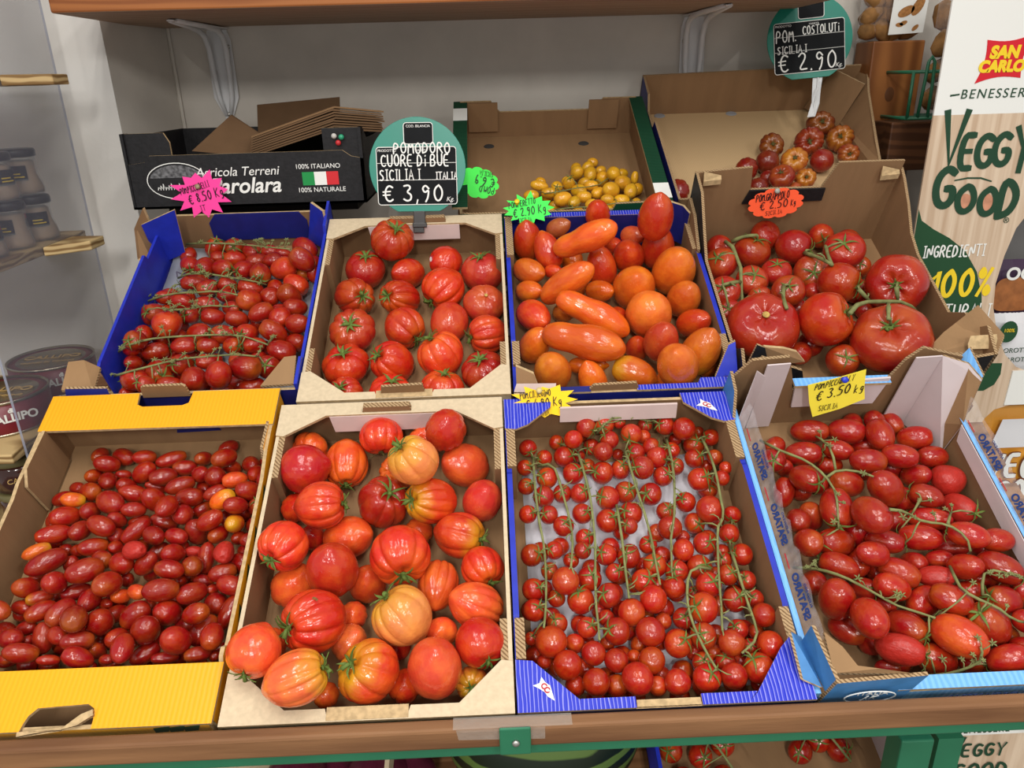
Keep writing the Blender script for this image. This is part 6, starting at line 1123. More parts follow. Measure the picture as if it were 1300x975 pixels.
paper_tag(671, 266, 1.292, .046, .026, star_pts(13, .050, .031, 1, .58, 8), (66, 240, 84), 'neon_green_star', [('POM.PERETTO', -.70, .16, .38, .33, .1), ('€ 2.90 Kg', -.55, -.42, .52, .42, .08), ('SICILIA', -.42, -.80, .28, .42, .02)], (0, -1, .35), 3, 'green star-shaped price tag reading 2.90 at the rear of the long plum tomatoes', (-.40, .40), (240, 200, 30))
paper_tag(690, 510, .951, .043, .024, star_pts(12, .047, .032, 1, .52, 5), (252, 206, 26), 'neon_yellow_star', [('POM.CILIEGINO', -.72, .26, .36, .32, .04), ('€ 4.90 Kg', -.55, -.32, .50, .42, .03), ('SICILIA', -.38, -.76, .30, .42, 0)], (0, -1, .30), 2, 'yellow star-shaped price tag reading 4.90 between the two blue crates', (-.12, .55), (200, 180, 120))
paper_tag(985, 258, 1.286, .043, .026, cloud_pts(12, .047, 1, .56), (255, 96, 56), 'neon_orange', [('POM.GRAPPOLO', -.78, .22, .48, .29, .05), ('€ 2.50', -.60, -.36, .54, .52, .06), ('Kg', .58, -.25, .4, .34, .06), ('SICILIA', -.38, -.76, .28, .5, .04)], (0, -1, -.22), 4, 'orange cloud-shaped price tag reading 2.50 on the rear of the tall brown crate', (-.05, .80), (150, 150, 140))
paper_tag(1061, 499, .928, .0405, .036, [(-.0405, .013), (-.010, .022), (.020, .033), (.031, .037), (.036, .010), (.042, -.010), (.012, -.026), (-.022, -.039), (-.032, -.016)], (246, 226, 70), 'yellow_note', [('POM.PICCADILLY', -.74, .14, .26, .31, .34), ('€ 3.50', -.60, -.34, .42, .44, .34), ('kg', .58, .0, .36, .4, .3), ('SICILIA', -.44, -.80, .24, .38, .2)], (0, -1, -.22), -2, 'torn yellow paper note reading 3.50 above the plum tomatoes', (.08, .62), (40, 60, 190), 'neon paper price tags')
# ---------------------------------------------------------------- black crate with paper bags, back left
bx0, bx1, by0, by1, bz0 = -.612, -.212, 1.362, 1.640, 1.2585
e = empty('fruit_crate', ((bx0 + bx1) / 2, (by0 + by1) / 2, bz0)); tag(e, 'black printed cardboard crate holding brown paper bags, back row, left', 'crate', 'fruit crates on the stand')
O2 = e.location.copy()
def bpart(nm, slabs, mats, label=None):
    mb = MB()
    for pts, th, mi in slabs: mb.slab([Vector(p) - O2 for p in pts], th, mi)
    return mb.build(nm, mats, e, label=label)
zt = bz0 + .082; zc = bz0 + .124
bpart('base', [([(bx0, by0, bz0), (bx1, by0, bz0), (bx1, by1, bz0), (bx0, by1, bz0)], (0, 0, .004), (0, 0, 0))], [KRAFT])
bpart('front_panel', [([(bx0 + .004, by0, bz0), (bx1 - .0, by0, bz0), (bx1 - .0, by0, zt - .008), (bx1 - .02, by0, zt - .004), (bx1 - .034, by0, zt + .006), (bx0 + .042, by0, zt + .006), (bx0 + .034, by0, zt - .004), (bx0 + .004, by0, zt - .008)], (0, .005, 0), (0, 0, 1))], [BLACKB, EDGE])
bpart('rear_panel', [([(bx0, by1, bz0), (bx1, by1, bz0), (bx1, by1, zc - .008), (bx0, by1, zc - .006)], (0, -.005, 0), (0, 0, 0))], [BLACKB])
for X, d in ((bx0, 1), (bx1, -1)):
    bpart('side_panel', [([(X, by0, bz0), (X, by1, bz0), (X, by1, zc - (.006 if d == 1 else .020)), (X, by0 + .06, zc - (.006 if d == 1 else .020)), (X, by0 + .02, zc)  , (X, by0, zc)], (d * .005, 0, 0), (0, 0, 1))], [BLACKB, BLACKB])
    xa, xb = (X, X + .078) if d == 1 else (X - .066, X)
    bpart('corner_flap', [([(xa, by0 + .006, zt - .03), (xb, by0 + .006, zt - .03), (xb, by0 + .006, zc - .016 if d == 1 else zc - .004), (xb - .008 if d == 1 else xb, by0 + .006, zc), (xa + .04, by0 + .006, zc), (xa, by0 + .006, zc)], (0, .005, 0), (0, 0, 1))], [BLACKB, EDGE])
fz = Matrix.Rotation(R(90), 3, 'X'); fy = by0 - .0006 - O2.y
print_text('Agricola Terreni', .021, e, INKW, (-.015, fy, .058), mw=fz, shear=.25, name='lettering'); print_text('Parolara', .036, e, INKW, (-.005, fy, .034), mw=fz, shear=.25, bold=.0006)
print_text('100% ITALIANO', .011, e, INKW, (.122, fy, .063), mw=fz); print_text('100% NATURALE', .011, e, INKW, (.125, fy, .024), mw=fz)
for i, m_ in enumerate((mat('flag_green', (30, 140, 70), .6), INKW, mat('flag_red', (206, 44, 50), .6))):
    x = .094 + i * .0205; mb = MB(); mb.slab([(x, fy, .032), (x + .0205, fy, .032), (x + .0205, fy, .054), (x, fy, .054)], (0, .0004, 0)); mb.build('flag_stripe', m_, e)
mb = MB(); pl = [Vector((.050 * math.cos(R(a)), .0295 * math.sin(R(a)), 0)) for a in range(0, 361, 10)]; ribbon(mb, pl, .0014)
for k in range(16):
    x0 = -.034 + k * .0045; ribbon(mb, [Vector((x0, -.014, 0)), Vector((x0 + .001, -.010 + .003 * (k % 3), 0)), Vector((x0 + .003, -.011, 0))], .0016)
q = mb.build('oval_print', INKW, e); q.location = (-.118, fy, .046); q.rotation_euler = (R(90), 0, 0)
mb = MB(); mb.poly([(.046 * math.cos(R(a)), .026 * math.sin(R(a)), 0) for a in range(12, 169, 12)]); q = mb.build('oval_print', mat('oval_grey', (120, 120, 122), .6, noise=.8, nscale=150), e); q.location = (-.118, fy + .0001, .046); q.rotation_euler = (R(90), 0, 0)
for x, z, c_ in ((.155, .111, (190, 186, 180)), (.167, .109, (40, 150, 110)), (.161, .100, (190, 40, 44))):
    o = empty('push_pin', O2 + Vector((x, by0 + .006 - O2.y, z))); mb = MB(); mb.lathe([(.0025, 0), (.0025, .003), (.0045, .005), (.0045, .007), (.002, .009)], 16); q = mb.build('push_pin', mat('pin_%d_%d' % c_[:2], c_, .35, .5), None, True); q.location = o.location; q.rotation_euler = (R(90), 0, 0); bpy.data.objects.remove(o)
    tag(q, {190: 'white push pin in the upper right corner of the black crate' if c_[1] > 100 else 'red push pin below the white and green pins on black crate', 40: 'green push pin in the upper right corner of the black crate'}[c_[0]], 'push pin', 'push pins on the black crate')
# paper bags
def bag(pts, th, label, m=PAPERB, fold=None):
    org = Vector(pts[0]); mb = MB(); mb.slab([Vector(p) - org for p in pts], Vector(th)); o = mb.build('paper_bag', m); o.location = org; bevel(o, .0008, 1); tag(o, label, 'paper bag', 'brown paper bags in the black crate'); return o
Yb = 1.50
a = [at(243, 192, 1.42), at(293, 146, 1.50), at(342, 178, 1.46), at(330, 200, 1.42)]; bag(a, (0, .006, .001), 'brown paper bag with its corner pointing up, left in the black crate')
a = [at(328, 185, 1.60), at(326, 133, 1.64), at(431, 123, 1.64), at(432, 165, 1.60)]; bag(a, (0, .004, 0), 'brown paper bag standing upright at the rear of the black crate')
for i in range(9):
    dz = .0040 * i - .002; rr_ = random.uniform(-.003, .003)
    p = [at(318 + i * .6, 198, 1.40) + Vector((0, 0, dz)), at(425, 163 - i * .3, 1.40) + Vector((rr_, 0, dz)), at(487, 166, 1.42) + Vector((rr_, 0, dz)), at(488, 168, 1.60) + Vector((rr_, 0, dz)), at(420, 158, 1.60) + Vector((rr_, 0, dz)), at(330, 190, 1.60) + Vector((0, 0, dz))]
    bag_l = ['lowest', 'second lowest', 'third lowest', 'fourth lowest', 'middle', 'fourth highest', 'third highest', 'second highest', 'topmost'][i]
    p[5] = p[4] + (p[0] - p[1]); p[3] = p[2] + (p[4] - p[1]); org = p[0]; mb = MB(); q0 = [x - org for x in p]
    for t0, t1 in (((0, 1, 4, 5), None), ((1, 2, 3, 4), None)): mb.slab([q0[k] for k in t0], (0, 0, .0028))
    o = mb.build('paper_bag', PAPERB if i < 8 else mat('brown_paper_light', (126, 97, 68), .8, .15, noise=.1, nscale=25)); o.location = org; tag(o, bag_l + ' brown paper bag of the folded stack in the black crate', 'paper bag', 'brown paper bags in the black crate')
# ---------------------------------------------------------------- clear display rack with preserves, far left
e = empty('display_rack', (-.80, 1.3, .60)); tag(e, 'clear acrylic display rack with plywood shelves at the far left', 'display rack')
O3 = e.location.copy()
mb = MB(); mb.slab([Vector(p) - O3 for p in ((-.752, 1.12, .30), (-.752, 1.476, .30), (-.752, 1.476, 2.1), (-.752, 1.12, 2.1))], (.004, 0, 0), (0, 0, 1)); mb.build('side_panel', [ACRYL, ACRE], e)
SHELFZ = (1.462, 1.195, .915, .70)
for i, z in enumerate(SHELFZ):
    mb = MB(); y1 = 1.46
    mb.slab([Vector(p) - O3 for p in ((-1.25, 1.09, z), (-.7535, 1.09, z), (-.7535, y1, z), (-1.25, y1, z))], (0, 0, .016)); bevel(mb.build('shelf', PLY, e), .002)
    if i < 3:
        mb = MB(); mb.slab([Vector(p) - O3 for p in ((-.7475, 1.30, z), (-.690, 1.345, z), (-.690, 1.395, z), (-.7475, 1.40, z))], (0, 0, .016)); bevel(mb.build('shelf_tongue', PLY, e), .002)
GLASS = mat('jar_glass', (215, 220, 210), .05, .6, alpha=.22); FISH = mat('fish_fillet', (188, 152, 118), .45, .4, noise=.3, nscale=30, bump=.5, bscale=50); OIL = mat('oil', (150, 118, 50), .15, .6, alpha=.45)
LID = mat('black_lid', (44, 42, 40), .35, .5, noise=.3, nscale=60); LABELK = mat('black_label', (36, 32, 34), .5, .3)
def curved(mb, rad, a0, a1, z0, z1, n=10):
    for k in range(n):
        A, B = R(a0 + (a1 - a0) * k / n), R(a0 + (a1 - a0) * (k + 1) / n)
        mb.poly([(rad * math.cos(A), rad * math.sin(A), z0), (rad * math.cos(B), rad * math.sin(B), z0), (rad * math.cos(B), rad * math.sin(B), z1), (rad * math.cos(A), rad * math.sin(A), z1)])
JARP = None
def jar(x, y, z, label, rot=0):
    e = empty('glass_jar', (x, y, z)); e.rotation_euler = (0, 0, R(rot)); tag(e, label, 'jar', 'glass jars of fish fillets')
    mb = MB(); mb.lathe([(.020, .0), (.031, .001), (.033, .008), (.031, .022), (.0275, .036), (.0265, .052), (.0275, .060), (.027, .066)], 28); mb.build('glass', GLASS, e, True)
    mb = MB(); mb.lathe([(.018, .003), (.0285, .004), (.030, .010), (.0285, .022), (.0250, .036), (.0240, .054), (.02, .057)], 20, fn=lambda r, z_, a: (r * (1 + .06 * math.sin(3 * a + z_ * 90)) * math.cos(a), r * (1 + .06 * math.sin(3 * a + z_ * 90)) * math.sin(a), z_)); mb.build('contents', FISH, e, True)
    mb = MB(); mb.lathe([(.0285, .063), (.030, .064), (.0302, .072), (.0285, .076), (.022, .0765)], 28); mb.build('lid', LID, e, True)
    mb = MB(); curved(mb, .0282 + .0012, 200, 320, .026, .050); p = mb.build('label', LABELK, e)
    mb = MB(); curved(mb, .0282 + .0016, 200, 255, .042, .050); mb.build('label_band', INKR, p)
    mb = MB(); curved(mb, .0282 + .0016, 270, 310, .031, .033); curved(mb, .0282 + .0016, 270, 300, .036, .038); mb.build('label_print', INKY, p)
    return e
JZ = SHELFZ[1] + .016
for x, y, z, l, r_ in ((-.790, 1.375, JZ, 'right-hand glass jar of fish in the bottom layer on the rack', 20), (-.792, 1.300, JZ, 'middle glass jar of fish in the bottom layer, red label', -8), (-.794, 1.225, JZ, 'glass jar of fish showing a barcode, bottom layer, left', 120), (-.80, 1.150, JZ, 'glass jar of fish cut by the left photo edge, bottom layer', 60),
 (-.796, 1.374, JZ + .0772, 'right-hand glass jar of fish in the upper layer, red label', 0), (-.796, 1.300, JZ + .0772, 'middle glass jar of fish in the upper layer', 50), (-.798, 1.227, JZ + .0772, 'glass jar of fish at left in the upper layer', 110), (-.80, 1.262, JZ + .1544, 'topmost glass jar of fish, alone on the third layer', 80)):
    jar(x, y, z, l, r_)
TINM = mat('tin_maroon', (112, 20, 34), .35, .5, noise=.08, nscale=20); RIM = mat('tin_rim', (170, 160, 140), .25, .6, metal=.9); GOLD = mat('gold_ink', (206, 170, 104), .5)
def tin(x, y, z, rad, h, label, rot, logo):
    e = empty('fish_tin', (x, y, z)); e.rotation_euler = (0, 0, R(rot)); tag(e, label, 'tin', 'maroon fish tins')
    mb = MB(); mb.lathe([(rad * .97, .002), (rad * .985, .004), (rad * .985, h - .005)], 48); mb.build('body', TINM, e, True)
    mb = MB(); mb.lathe([(rad * .97, h - .005), (rad * 1.0, h - .004), (rad * 1.0, h), (rad * .975, h + .0005), (rad * .96, h - .003)], 48); mb.lathe([(rad * .95, .0), (rad * 1.0, .0005), (rad * 1.0, .004), (rad * .97, .005)], 48); mb.build('rim', RIM, e, True)
    mb = MB(); mb.lathe([(rad * .955, h - .0038), (rad * .955, h - .003), (rad * .80, h - .0025), (rad * .78, h - .0035), (.001, h - .0035)], 48); p = mb.build('lid', TINM, e, True)
    print_text('CALLIPO', rad * .34, p, GOLD, (0, rad * .12, h - .0022), bold=.0005); print_text('TRANCI DI TONNO', rad * .14, p, GOLD, (0, -rad * .28, h - .0022))
    for tx, sz, zz, a0 in (('CALLIPO', .019, h * .52, logo), ('di', .010, h * .74, logo)):
        a = R(a0); X_ = Vector((-math.sin(a), math.cos(a), 0)); Z_ = Vector((math.cos(a), math.sin(a), 0)); M3 = Matrix((X_, Vector((0, 0, 1)), Z_)).transposed()
        print_text(tx, sz, e, INKW, Z_ * rad * .998 + Vector((0, 0, zz)), mw=M3, bold=.0006)
TZ = SHELFZ[2] + .016
tin(-.834, 1.388, TZ, .074, .058, 'large maroon fish tin at the rear of the rack shelf', 10, -62); tin(-.834, 1.222, TZ, .074, .058, 'large maroon fish tin in front, beside the rack edge', 5, -55)
JB = mat('brown_jar_glass', (62, 30, 24), .12, .6); LIDB = mat('bronze_lid', (112, 104, 66), .4, .5, metal=.3)
def djar(x, y, z, label):
    e = empty('preserve_jar', (x, y, z)); tag(e, label, 'jar', 'dark preserve jars'); mb = MB(); mb.lathe([(.034, 0), (.040, .003), (.041, .040), (.038, .050)], 32); mb.build('glass', JB, e, True)
    mb = MB(); mb.lathe([(.041, .049), (.042, .050), (.042, .060), (.038, .062)], 32); mb.build('lid', LIDB, e, True)
    a = R(-55); X_ = Vector((-math.sin(a), math.cos(a), 0)); Z_ = Vector((math.cos(a), math.sin(a), 0)); print_text('CALLIPO', .012, e, GOLD, Z_ * .0418 + Vector((0, 0, .027)), mw=Matrix((X_, Vector((0, 0, 1)), Z_)).transposed())
djar(-.797, 1.165, SHELFZ[3] + .016 + .0625, 'dark brown preserve jar on top of another, below the maroon tins'); djar(-.797, 1.165, SHELFZ[3] + .016, 'lower dark brown preserve jar with bronze lid under the rack tins')
djar(-.797, 1.165, SHELFZ[3] + .016 + .125, 'uppermost dark preserve jar, directly below the rack shelf with tins')
# ---------------------------------------------------------------- pine post, wire basket, biscuit bags
e = empty('wooden_post', (.834, 1.70, 0)); tag(e, 'varnished knotty pine post behind the crates at right', 'post')
mb = MB(); mb.box((0, 0, .7505), (.106, .08, 1.501)); bevel(mb.build('shaft', PINE, e), .003)
mb = MB(); mb.lathe([(.012, 0), (.009, .0006), (.004, .001)], 16, fn=lambda r, z, a: (.8 * r * math.cos(a), 1.2 * r * math.sin(a), z)); q = mb.build('knot', mat('knot', (92, 54, 26), .6), e); q.location = (-.006, -.0402, 1.40); q.rotation_euler = (R(90), 0, 0)
e = empty('dark_beam_block', (.850, 1.612, 1.282)); tag(e, 'dark brown wooden block under the green wire basket', 'wood block')
mb = MB(); mb.box((0, 0, .022), (.105, .08, .093)); bevel(mb.build('block', DWOOD, e), .003)
mb = MB(); mb.box((-.014, .01, -.325), (.04, .05, .60)); mb.build('grey_upright', mat('grey_paint', (132, 128, 122), .6), e)
e = empty('wire_basket', (.862, 1.605, 1.354)); tag(e, 'green wire basket beside the pine post', 'basket')
mb = MB()
def loop(x0, x1, y0, y1, z): return [(x0, y0, z), (x1, y0, z), (x1, y1, z), (x0, y1, z), (x0, y0, z)]
for z in (.004, .088): mb.tube(loop(-.045, .09, -.05, .06, z), .0032, 8)
for x in (-.045, .09):
    for y in (-.05, .06): mb.tube([(x, y, .004), (x, y, .088)], .0032, 8)
mb.build('rim_wire', GMET, e, True)
for x in (-.015, .04):
    mb = MB(); mb.tube([(x - .010, -.05, .004), (x - .008, -.053, .06), (x - .006, -.053, .105), (x, -.052, .114), (x + .006, -.053, .105), (x + .008, -.053, .06), (x + .010, -.05, .004)], .0032, 8); mb.build('front_loop', GMET, e, True)
for y in (-.02, .02, .04):
    mb = MB(); mb.tube([(-.045, y, .002), (.09, y, .002)], .0025, 6); mb.build('floor_wire', GMET, e, True)
BISC = mat('biscuit', (150, 108, 62), .8, .2, noise=.5, nscale=40, bump=.6, bscale=60)
def biscuit_bag(x, y, z, w, h, label, lab):
    e = empty('biscuit_bag', (x, y, z)); tag(e, label, 'biscuit bag', 'clear bags of almond biscuits')
    rnd = random.Random(int(x * 1000)); nb = 14
    for k in range(nb):
        mb = MB(); rx, rz = w * .17, h * .11; mb.lathe([(rx * .2, -rz), (rx * .8, -rz * .7), (rx, 0), (rx * .85, rz * .7), (rx * .2, rz)], 10, fn=lambda r, z_, a: (r * 1.25 * math.cos(a), r * .7 * math.sin(a), z_)); q = mb.build('biscuit', BISC, e, True)
        q.location = (w * (-.32 + .21 * (k % 4)), .015 * (rnd.random() - .5), h * (.12 + .2 * (k // 4))); q.rotation_euler = (rnd.uniform(-.4, .4), rnd.uniform(-1.2, 1.2), rnd.uniform(-.5, .5))
    mb = MB(); n = 8
    for s in (-1, 1):
        for i in range(n):
            for j in range(n):
                def pt(a, b): return (w * (a / n - .5), s * (.030 * math.sin(math.pi * a / n) * math.sin(math.pi * min(1, b / n * .95 + .04)) + .002 * math.sin(a * 2.3 + b * 3.1)), h * b / n)
                mb.poly([pt(i, j), pt(i + 1, j), pt(i + 1, j + 1), pt(i, j + 1)])
    mb.build('film', FILM, e, True)
    if lab:
        mb = MB(); mb.slab([(-w * .12, -.034, h * .06), (w * .44, -.034, h * .08), (w * .48, -.034, h * 1.0), (-w * .08, -.034, h * 1.0)], (0, .0008, 0)); p = mb.build('label', INKW, e)
        fz = Matrix.Rotation(R(90), 3, 'X')
        print_text('Cantucci', .018, p, mat('brown_ink', (92, 60, 34), .6), (w * .2, -.0346, h * .78), mw=fz); 
        mb = MB(); mb.slab([(-w * .02, -.0344, h * .58), (w * .42, -.0344, h * .6), (w * .42, -.0344, h * .68), (-w * .02, -.0344, h * .66)], (0, .0003, 0)); mb.build('label_band', mat('gold_brown', (186, 140, 84), .6), p)
        print_text('con Mandorle', .0085, p, INKW, (w * .2, -.0350, h * .63), mw=fz, shear=.3)
        for bx, bz, br, rr_ in ((.12, .34, .011, 25), (.30, .40, .012, 60), (.04, .18, .005, 0), (.30, .14, .005, 40), (.10, .20, .005, 20)):
            mb = MB(); mb.poly([(br * 1.6 * math.cos(R(a)), br * .8 * math.sin(R(a)), 0) for a in range(0, 360, 24)]); q = mb.build('label_picture', mat('biscuit_print', (178, 122, 66), .6, noise=.4, nscale=200), p); q.location = (w * bx, -.0346, h * bz); q.rotation_euler = (R(90), R(-rr_), 0)
biscuit_bag(.826, 1.70, 1.503, .125, .15, 'clear bag of almond biscuits with white label on top of the post', True)
biscuit_bag(.925, 1.612, 1.362, .10, .25, 'clear unlabelled bag of biscuits in the green wire basket', False)
# ---------------------------------------------------------------- cardboard snack display, right edge
DY = 1.385
WOODP = mat('printed_wood_grain', (218, 196, 170), .55, .25, noise=.2, nscale=26, stretch=(3, 3, .12), dark=(190, 162, 134))
e = empty('snack_display', (.95, DY, .5)); tag(e, 'tall white and wood-print cardboard snack display at the right edge', 'display stand')
O4 = e.location.copy()
def dp(x, y, Y=DY): return at(x, y, Y) - O4
XL = at(1190, 145, DY).x - O4.x - .006
zt_ = 1.62 - O4.z; zs = at(1240, 145, DY).z - O4.z
mb = MB(); mb.slab([(XL, 0, zs), (.42, 0, zs), (.42, 0, zt_), (XL, 0, zt_)], (0, .004, 0)); mb.build('top_panel', INKW, e)
cut1 = [dp(1300 + 12, 262), dp(1290, 290), dp(1275, 325), dp(1264, 360), dp(1261, 390), dp(1266, 425), dp(1276, 450), dp(1290, 466), dp(1312, 474)]
cut2 = [dp(1312, 512), dp(1282, 514), dp(1262, 520), dp(1250, 531), dp(1240, 545)]
zb_ = .05 - O4.z
mb = MB()
pts = [(XL, 0, zs)] + [(XL, 0, zb_)] + [(cut2[-1].x, 0, zb_)] + [(p.x, 0, p.z) for p in reversed(cut2)] + [(p.x, 0, p.z) for p in reversed(cut1)] + [(.42, 0, cut1[0].z + .02), (.42, 0, zs)]
mb.slab(pts, (0, .004, 0)); mb.build('front_panel', WOODP, e)
mb = MB(); mb.slab([(XL + .12, .004, zb_), (XL + .12, .11, zb_), (XL + .12, .11, zt_), (XL + .12, .004, zt_)], (.004, 0, 0)); mb.build('side_panel', INKW, e)
mb = MB(); mb.slab([(XL + .12, .11, zb_), (.42, .11, zb_), (.42, .11, zt_), (XL + .12, .11, zt_)], (0, .004, 0)); mb.build('back_panel', mat('grey_card', (120, 118, 116), .7), e)
zl = dp(1295, 470).z
mb = MB(); mb.slab([(dp(1283, 472).x, -.003, dp(1290, 513).z), (.42, -.003, dp(1290, 513).z), (.42, -.003, zl), (dp(1285, 470).x, -.003, zl)], (0, .003, 0)); mb.build('shelf_lip', INKW, e)
mb = MB(); mb.slab([(XL + .125, .005, zl - .05), (.42, .005, zl - .05), (.42, .105, zl - .05), (XL + .125, .105, zl - .05)], (0, 0, .004)); mb.build('shelf', INKW, e)
mb = MB(); mb.slab([(XL + .125, .005, zl - .33), (.42, .005, zl - .33), (.42, .105, zl - .33), (XL + .125, .105, zl - .33)], (0, 0, .004)); mb.build('shelf', INKW, e)
fz = Matrix.Rotation(R(90), 3, 'X')
# red pennant logo
c_ = dp(1272, 75); mb = MB(); w_, h_ = .040, .036; P = []
cor = [(-w_ * 1.0, -h_ * 1.05), (w_ * .95, -h_ * .85), (w_ * 1.15, h_ * 1.05), (-w_ * .78, h_ * .85)]
for i in range(4):
    a, b_ = Vector(cor[i]), Vector(cor[(i + 1) % 4]); n_ = Vector((-(b_ - a).y, (b_ - a).x)).normalized()
    for k in range(8): f = k / 8; q = a.lerp(b_, f) + n_ * .006 * math.sin(math.pi * f); P.append((c_.x + q.x, -.0008, c_.z + q.y))
mb.slab(P, (0, .0006, 0)); p = mb.build('logo', mat('logo_red', (208, 30, 44), .5), e)
print_text('SAN', .026, p, INKY, (c_.x + .002, -.0012, c_.z + .010), mw=fz, shear=.12, bold=.0016); print_text('CARLO', .024, p, INKY, (c_.x + .001, -.0012, c_.z - .012), mw=fz, shear=.12, bold=.0016)
b_ = dp(1262, 119); print_text('BENESSERE', .0215, e, INKG, (b_.x + .004, -.0008, b_.z), mw=fz, spacing=1.25, shear=.1); b2 = dp(1212, 121)
mb = MB(); mb.slab([(b2.x - .008, -.0008, b2.z - .002), (b2.x + .008, -.0008, b2.z), (b2.x + .008, -.0008, b2.z + .0025), (b2.x - .008, -.0008, b2.z + .001)], (0, .0004, 0)); mb.build('dash', INKG, e)
def flat_strokes(parent, items, name, m, scale_y=-.0009):
    mb = MB()
    for tx, px, py, h, wr, th in items:
        p = dp(px, py); strokes(mb, tx, p.x, p.z, h, wr, th, 0, .03)
    q = mb.build(name, m, parent); q.location = (0, scale_y, 0); q.rotation_euler = (R(90), 0, 0); return q
flat_strokes(e, [('V', 1192, 209, .086, .44, .0155), ('E', 1216, 214, .056, .42, .0115), ('G', 1235, 212, .054, .56, .0115), ('G', 1257, 210, .054, .56, .0115), ('Y', 1281, 217, .072, .50, .0135), ('G', 1182, 263, .068, .54, .0135), ('O', 1211, 270, .046, .72, .0115), ('O', 1239, 273, .046, .72, .0115), ('D', 1265, 275, .064, .50, .0135)], 'lettering', INKG)
mb = MB(); pl = [dp(x, y) for x, y in ((1212, 229), (1228, 226), (1245, 226), (1258, 230))]; ribbon(mb, [Vector((p.x, p.z, 0)) for p in pl], .003); q = mb.build('swash', INKG, e); q.location = (0, -.0009, 0); q.rotation_euler = (R(90), 0, 0)
for px in (1224, 1251):
    p = dp(px, 258); mb = MB(); mb.poly([(.013 * math.cos(R(a)), .017 * math.sin(R(a)), 0) for a in range(0, 360, 20)]); q = mb.build('letter_fill', mat('peach_print', (214, 150, 118), .6, noise=.3, nscale=60), e); q.location = (p.x, -.0006, p.z); q.rotation_euler = (R(90), 0, 0)
p = dp(1277, 280); print_text('®', .014, e, INKG, (p.x, -.0008, p.z), mw=fz)
leaf = [(1160, 266), (1170, 280), (1185, 291), (1205, 302), (1225, 318), (1240, 345), (1246, 375), (1246, 405), (1240, 432), (1232, 450), (1215, 447), (1190, 430), (1170, 400), (1161, 360), (1159, 310)]
mb = MB(); mb.slab([(max(dp(x, y).x, XL + .001), -.0006, dp(x, y).z) for x, y in leaf], (0, .0005, 0)); p = mb.build('leaf_print', mat('leaf_green', (30, 72, 42), .5), e)
flat_strokes(p, [('INGREDIENTI', 1171, 327, .021, .42, .0030), ('NATURALI', 1176, 405, .027, .45, .0032)], 'lettering', INKW, -.001); flat_strokes(p, [('100%', 1178, 377, .050, .5, .0085)], 'lettering', INKY, -.001)
leaf2 = [(1222, 492), (1226, 478), (1238, 466), (1255, 461), (1272, 461), (1270, 475), (1262, 488), (1248, 496), (1232, 496)]
mb = MB(); mb.slab([(dp(x, y).x, -.0006, dp(x, y).z) for x, y in leaf2], (0, .0005, 0)); mb.build('leaf_print', MT['leaf_green'], e)
# snack bags inside the display
def snack(px0, py0, px1, py1, Y, m, label, extra):
    a, b_ = at(px0, py0, Y), at(px1, py1, Y); org = Vector(((a.x + b_.x) / 2, Y, b_.z)); w, h = b_.x - a.x, a.z - b_.z
    e = empty('snack_bag', org); tag(e, label, 'snack bag', 'snack bags in the cardboard display'); mb = MB(); n = 8
    for s in (-1, 1):
        for i in range(n):
            for j in range(n):
                def pt(x, y): return (w * (x / n - .5), s * .022 * (math.sin(math.pi * x / n) * math.sin(math.pi * y / n)) ** .5, h * y / n)
                q = [pt(i, j), pt(i + 1, j), pt(i + 1, j + 1), pt(i, j + 1)]; mb.poly(q if s < 0 else q[::-1])
    mb.build('pouch', m, e, True); extra(e, w, h, b_.x - org.x); return e
def dsc(e, x, z, rx, rz, m, nm='picture', y=-.0245, n=24, sq=1):
    mb = MB(); mb.poly([(rx * math.copysign(abs(math.cos(R(a))) ** sq, math.cos(R(a))), rz * math.copysign(abs(math.sin(R(a))) ** sq, math.sin(R(a))), 0) for a in range(0, 360, 360 // n)]); q = mb.build(nm, m, e); q.location = (x, y, z); q.rotation_euler = (R(90), 0, 0); return q
TOAST = mat('toast_print', (168, 104, 56), .6, noise=.35, nscale=50)
PURP = mat('purple_film', (66, 42, 70), .35, .5); WFILM = mat('white_film', (222, 222, 224), .35, .5); ORFILM = wave_mat('orange_film', (228, 160, 60), (222, 148, 44), 3, 'Z', .35, 2, 0, .5)
def ex1(e, w, h, _):
    dsc(e, -.045, h * .60, .042, .034, TOAST, sq=.5); print_text('CROCCANTI', .013, e, INKW, (-.052, -.0255, h * .34), mw=fz); print_text('OC', .034, e, INKW, (-.045, -.0255, h * .85), mw=fz, bold=.001)
snack(1255, 330, 1352, 425, 1.455, PURP, 'purple snack bag with toast picture in upper opening of the display', ex1)
def ex2(e, w, h, _):
    dsc(e, -.068, h * .78, .018, .022, MT['leaf_green']); print_text('100%', .010, e, INKY, (-.068, -.026, h * .80), mw=fz)
    print_text('OROTTI', .014, e, INKG, (-.045, -.0255, h * .50), mw=fz); print_text('CAROTA', .014, e, INKG, (-.043, -.0255, h * .36), mw=fz); dsc(e, .005, h * .9, .03, .03, mat('carrot_print', (220, 110, 40), .6))
snack(1262, 398, 1352, 478, 1.425, WFILM, 'white snack bag with green leaf badge, front of the upper opening', ex2)
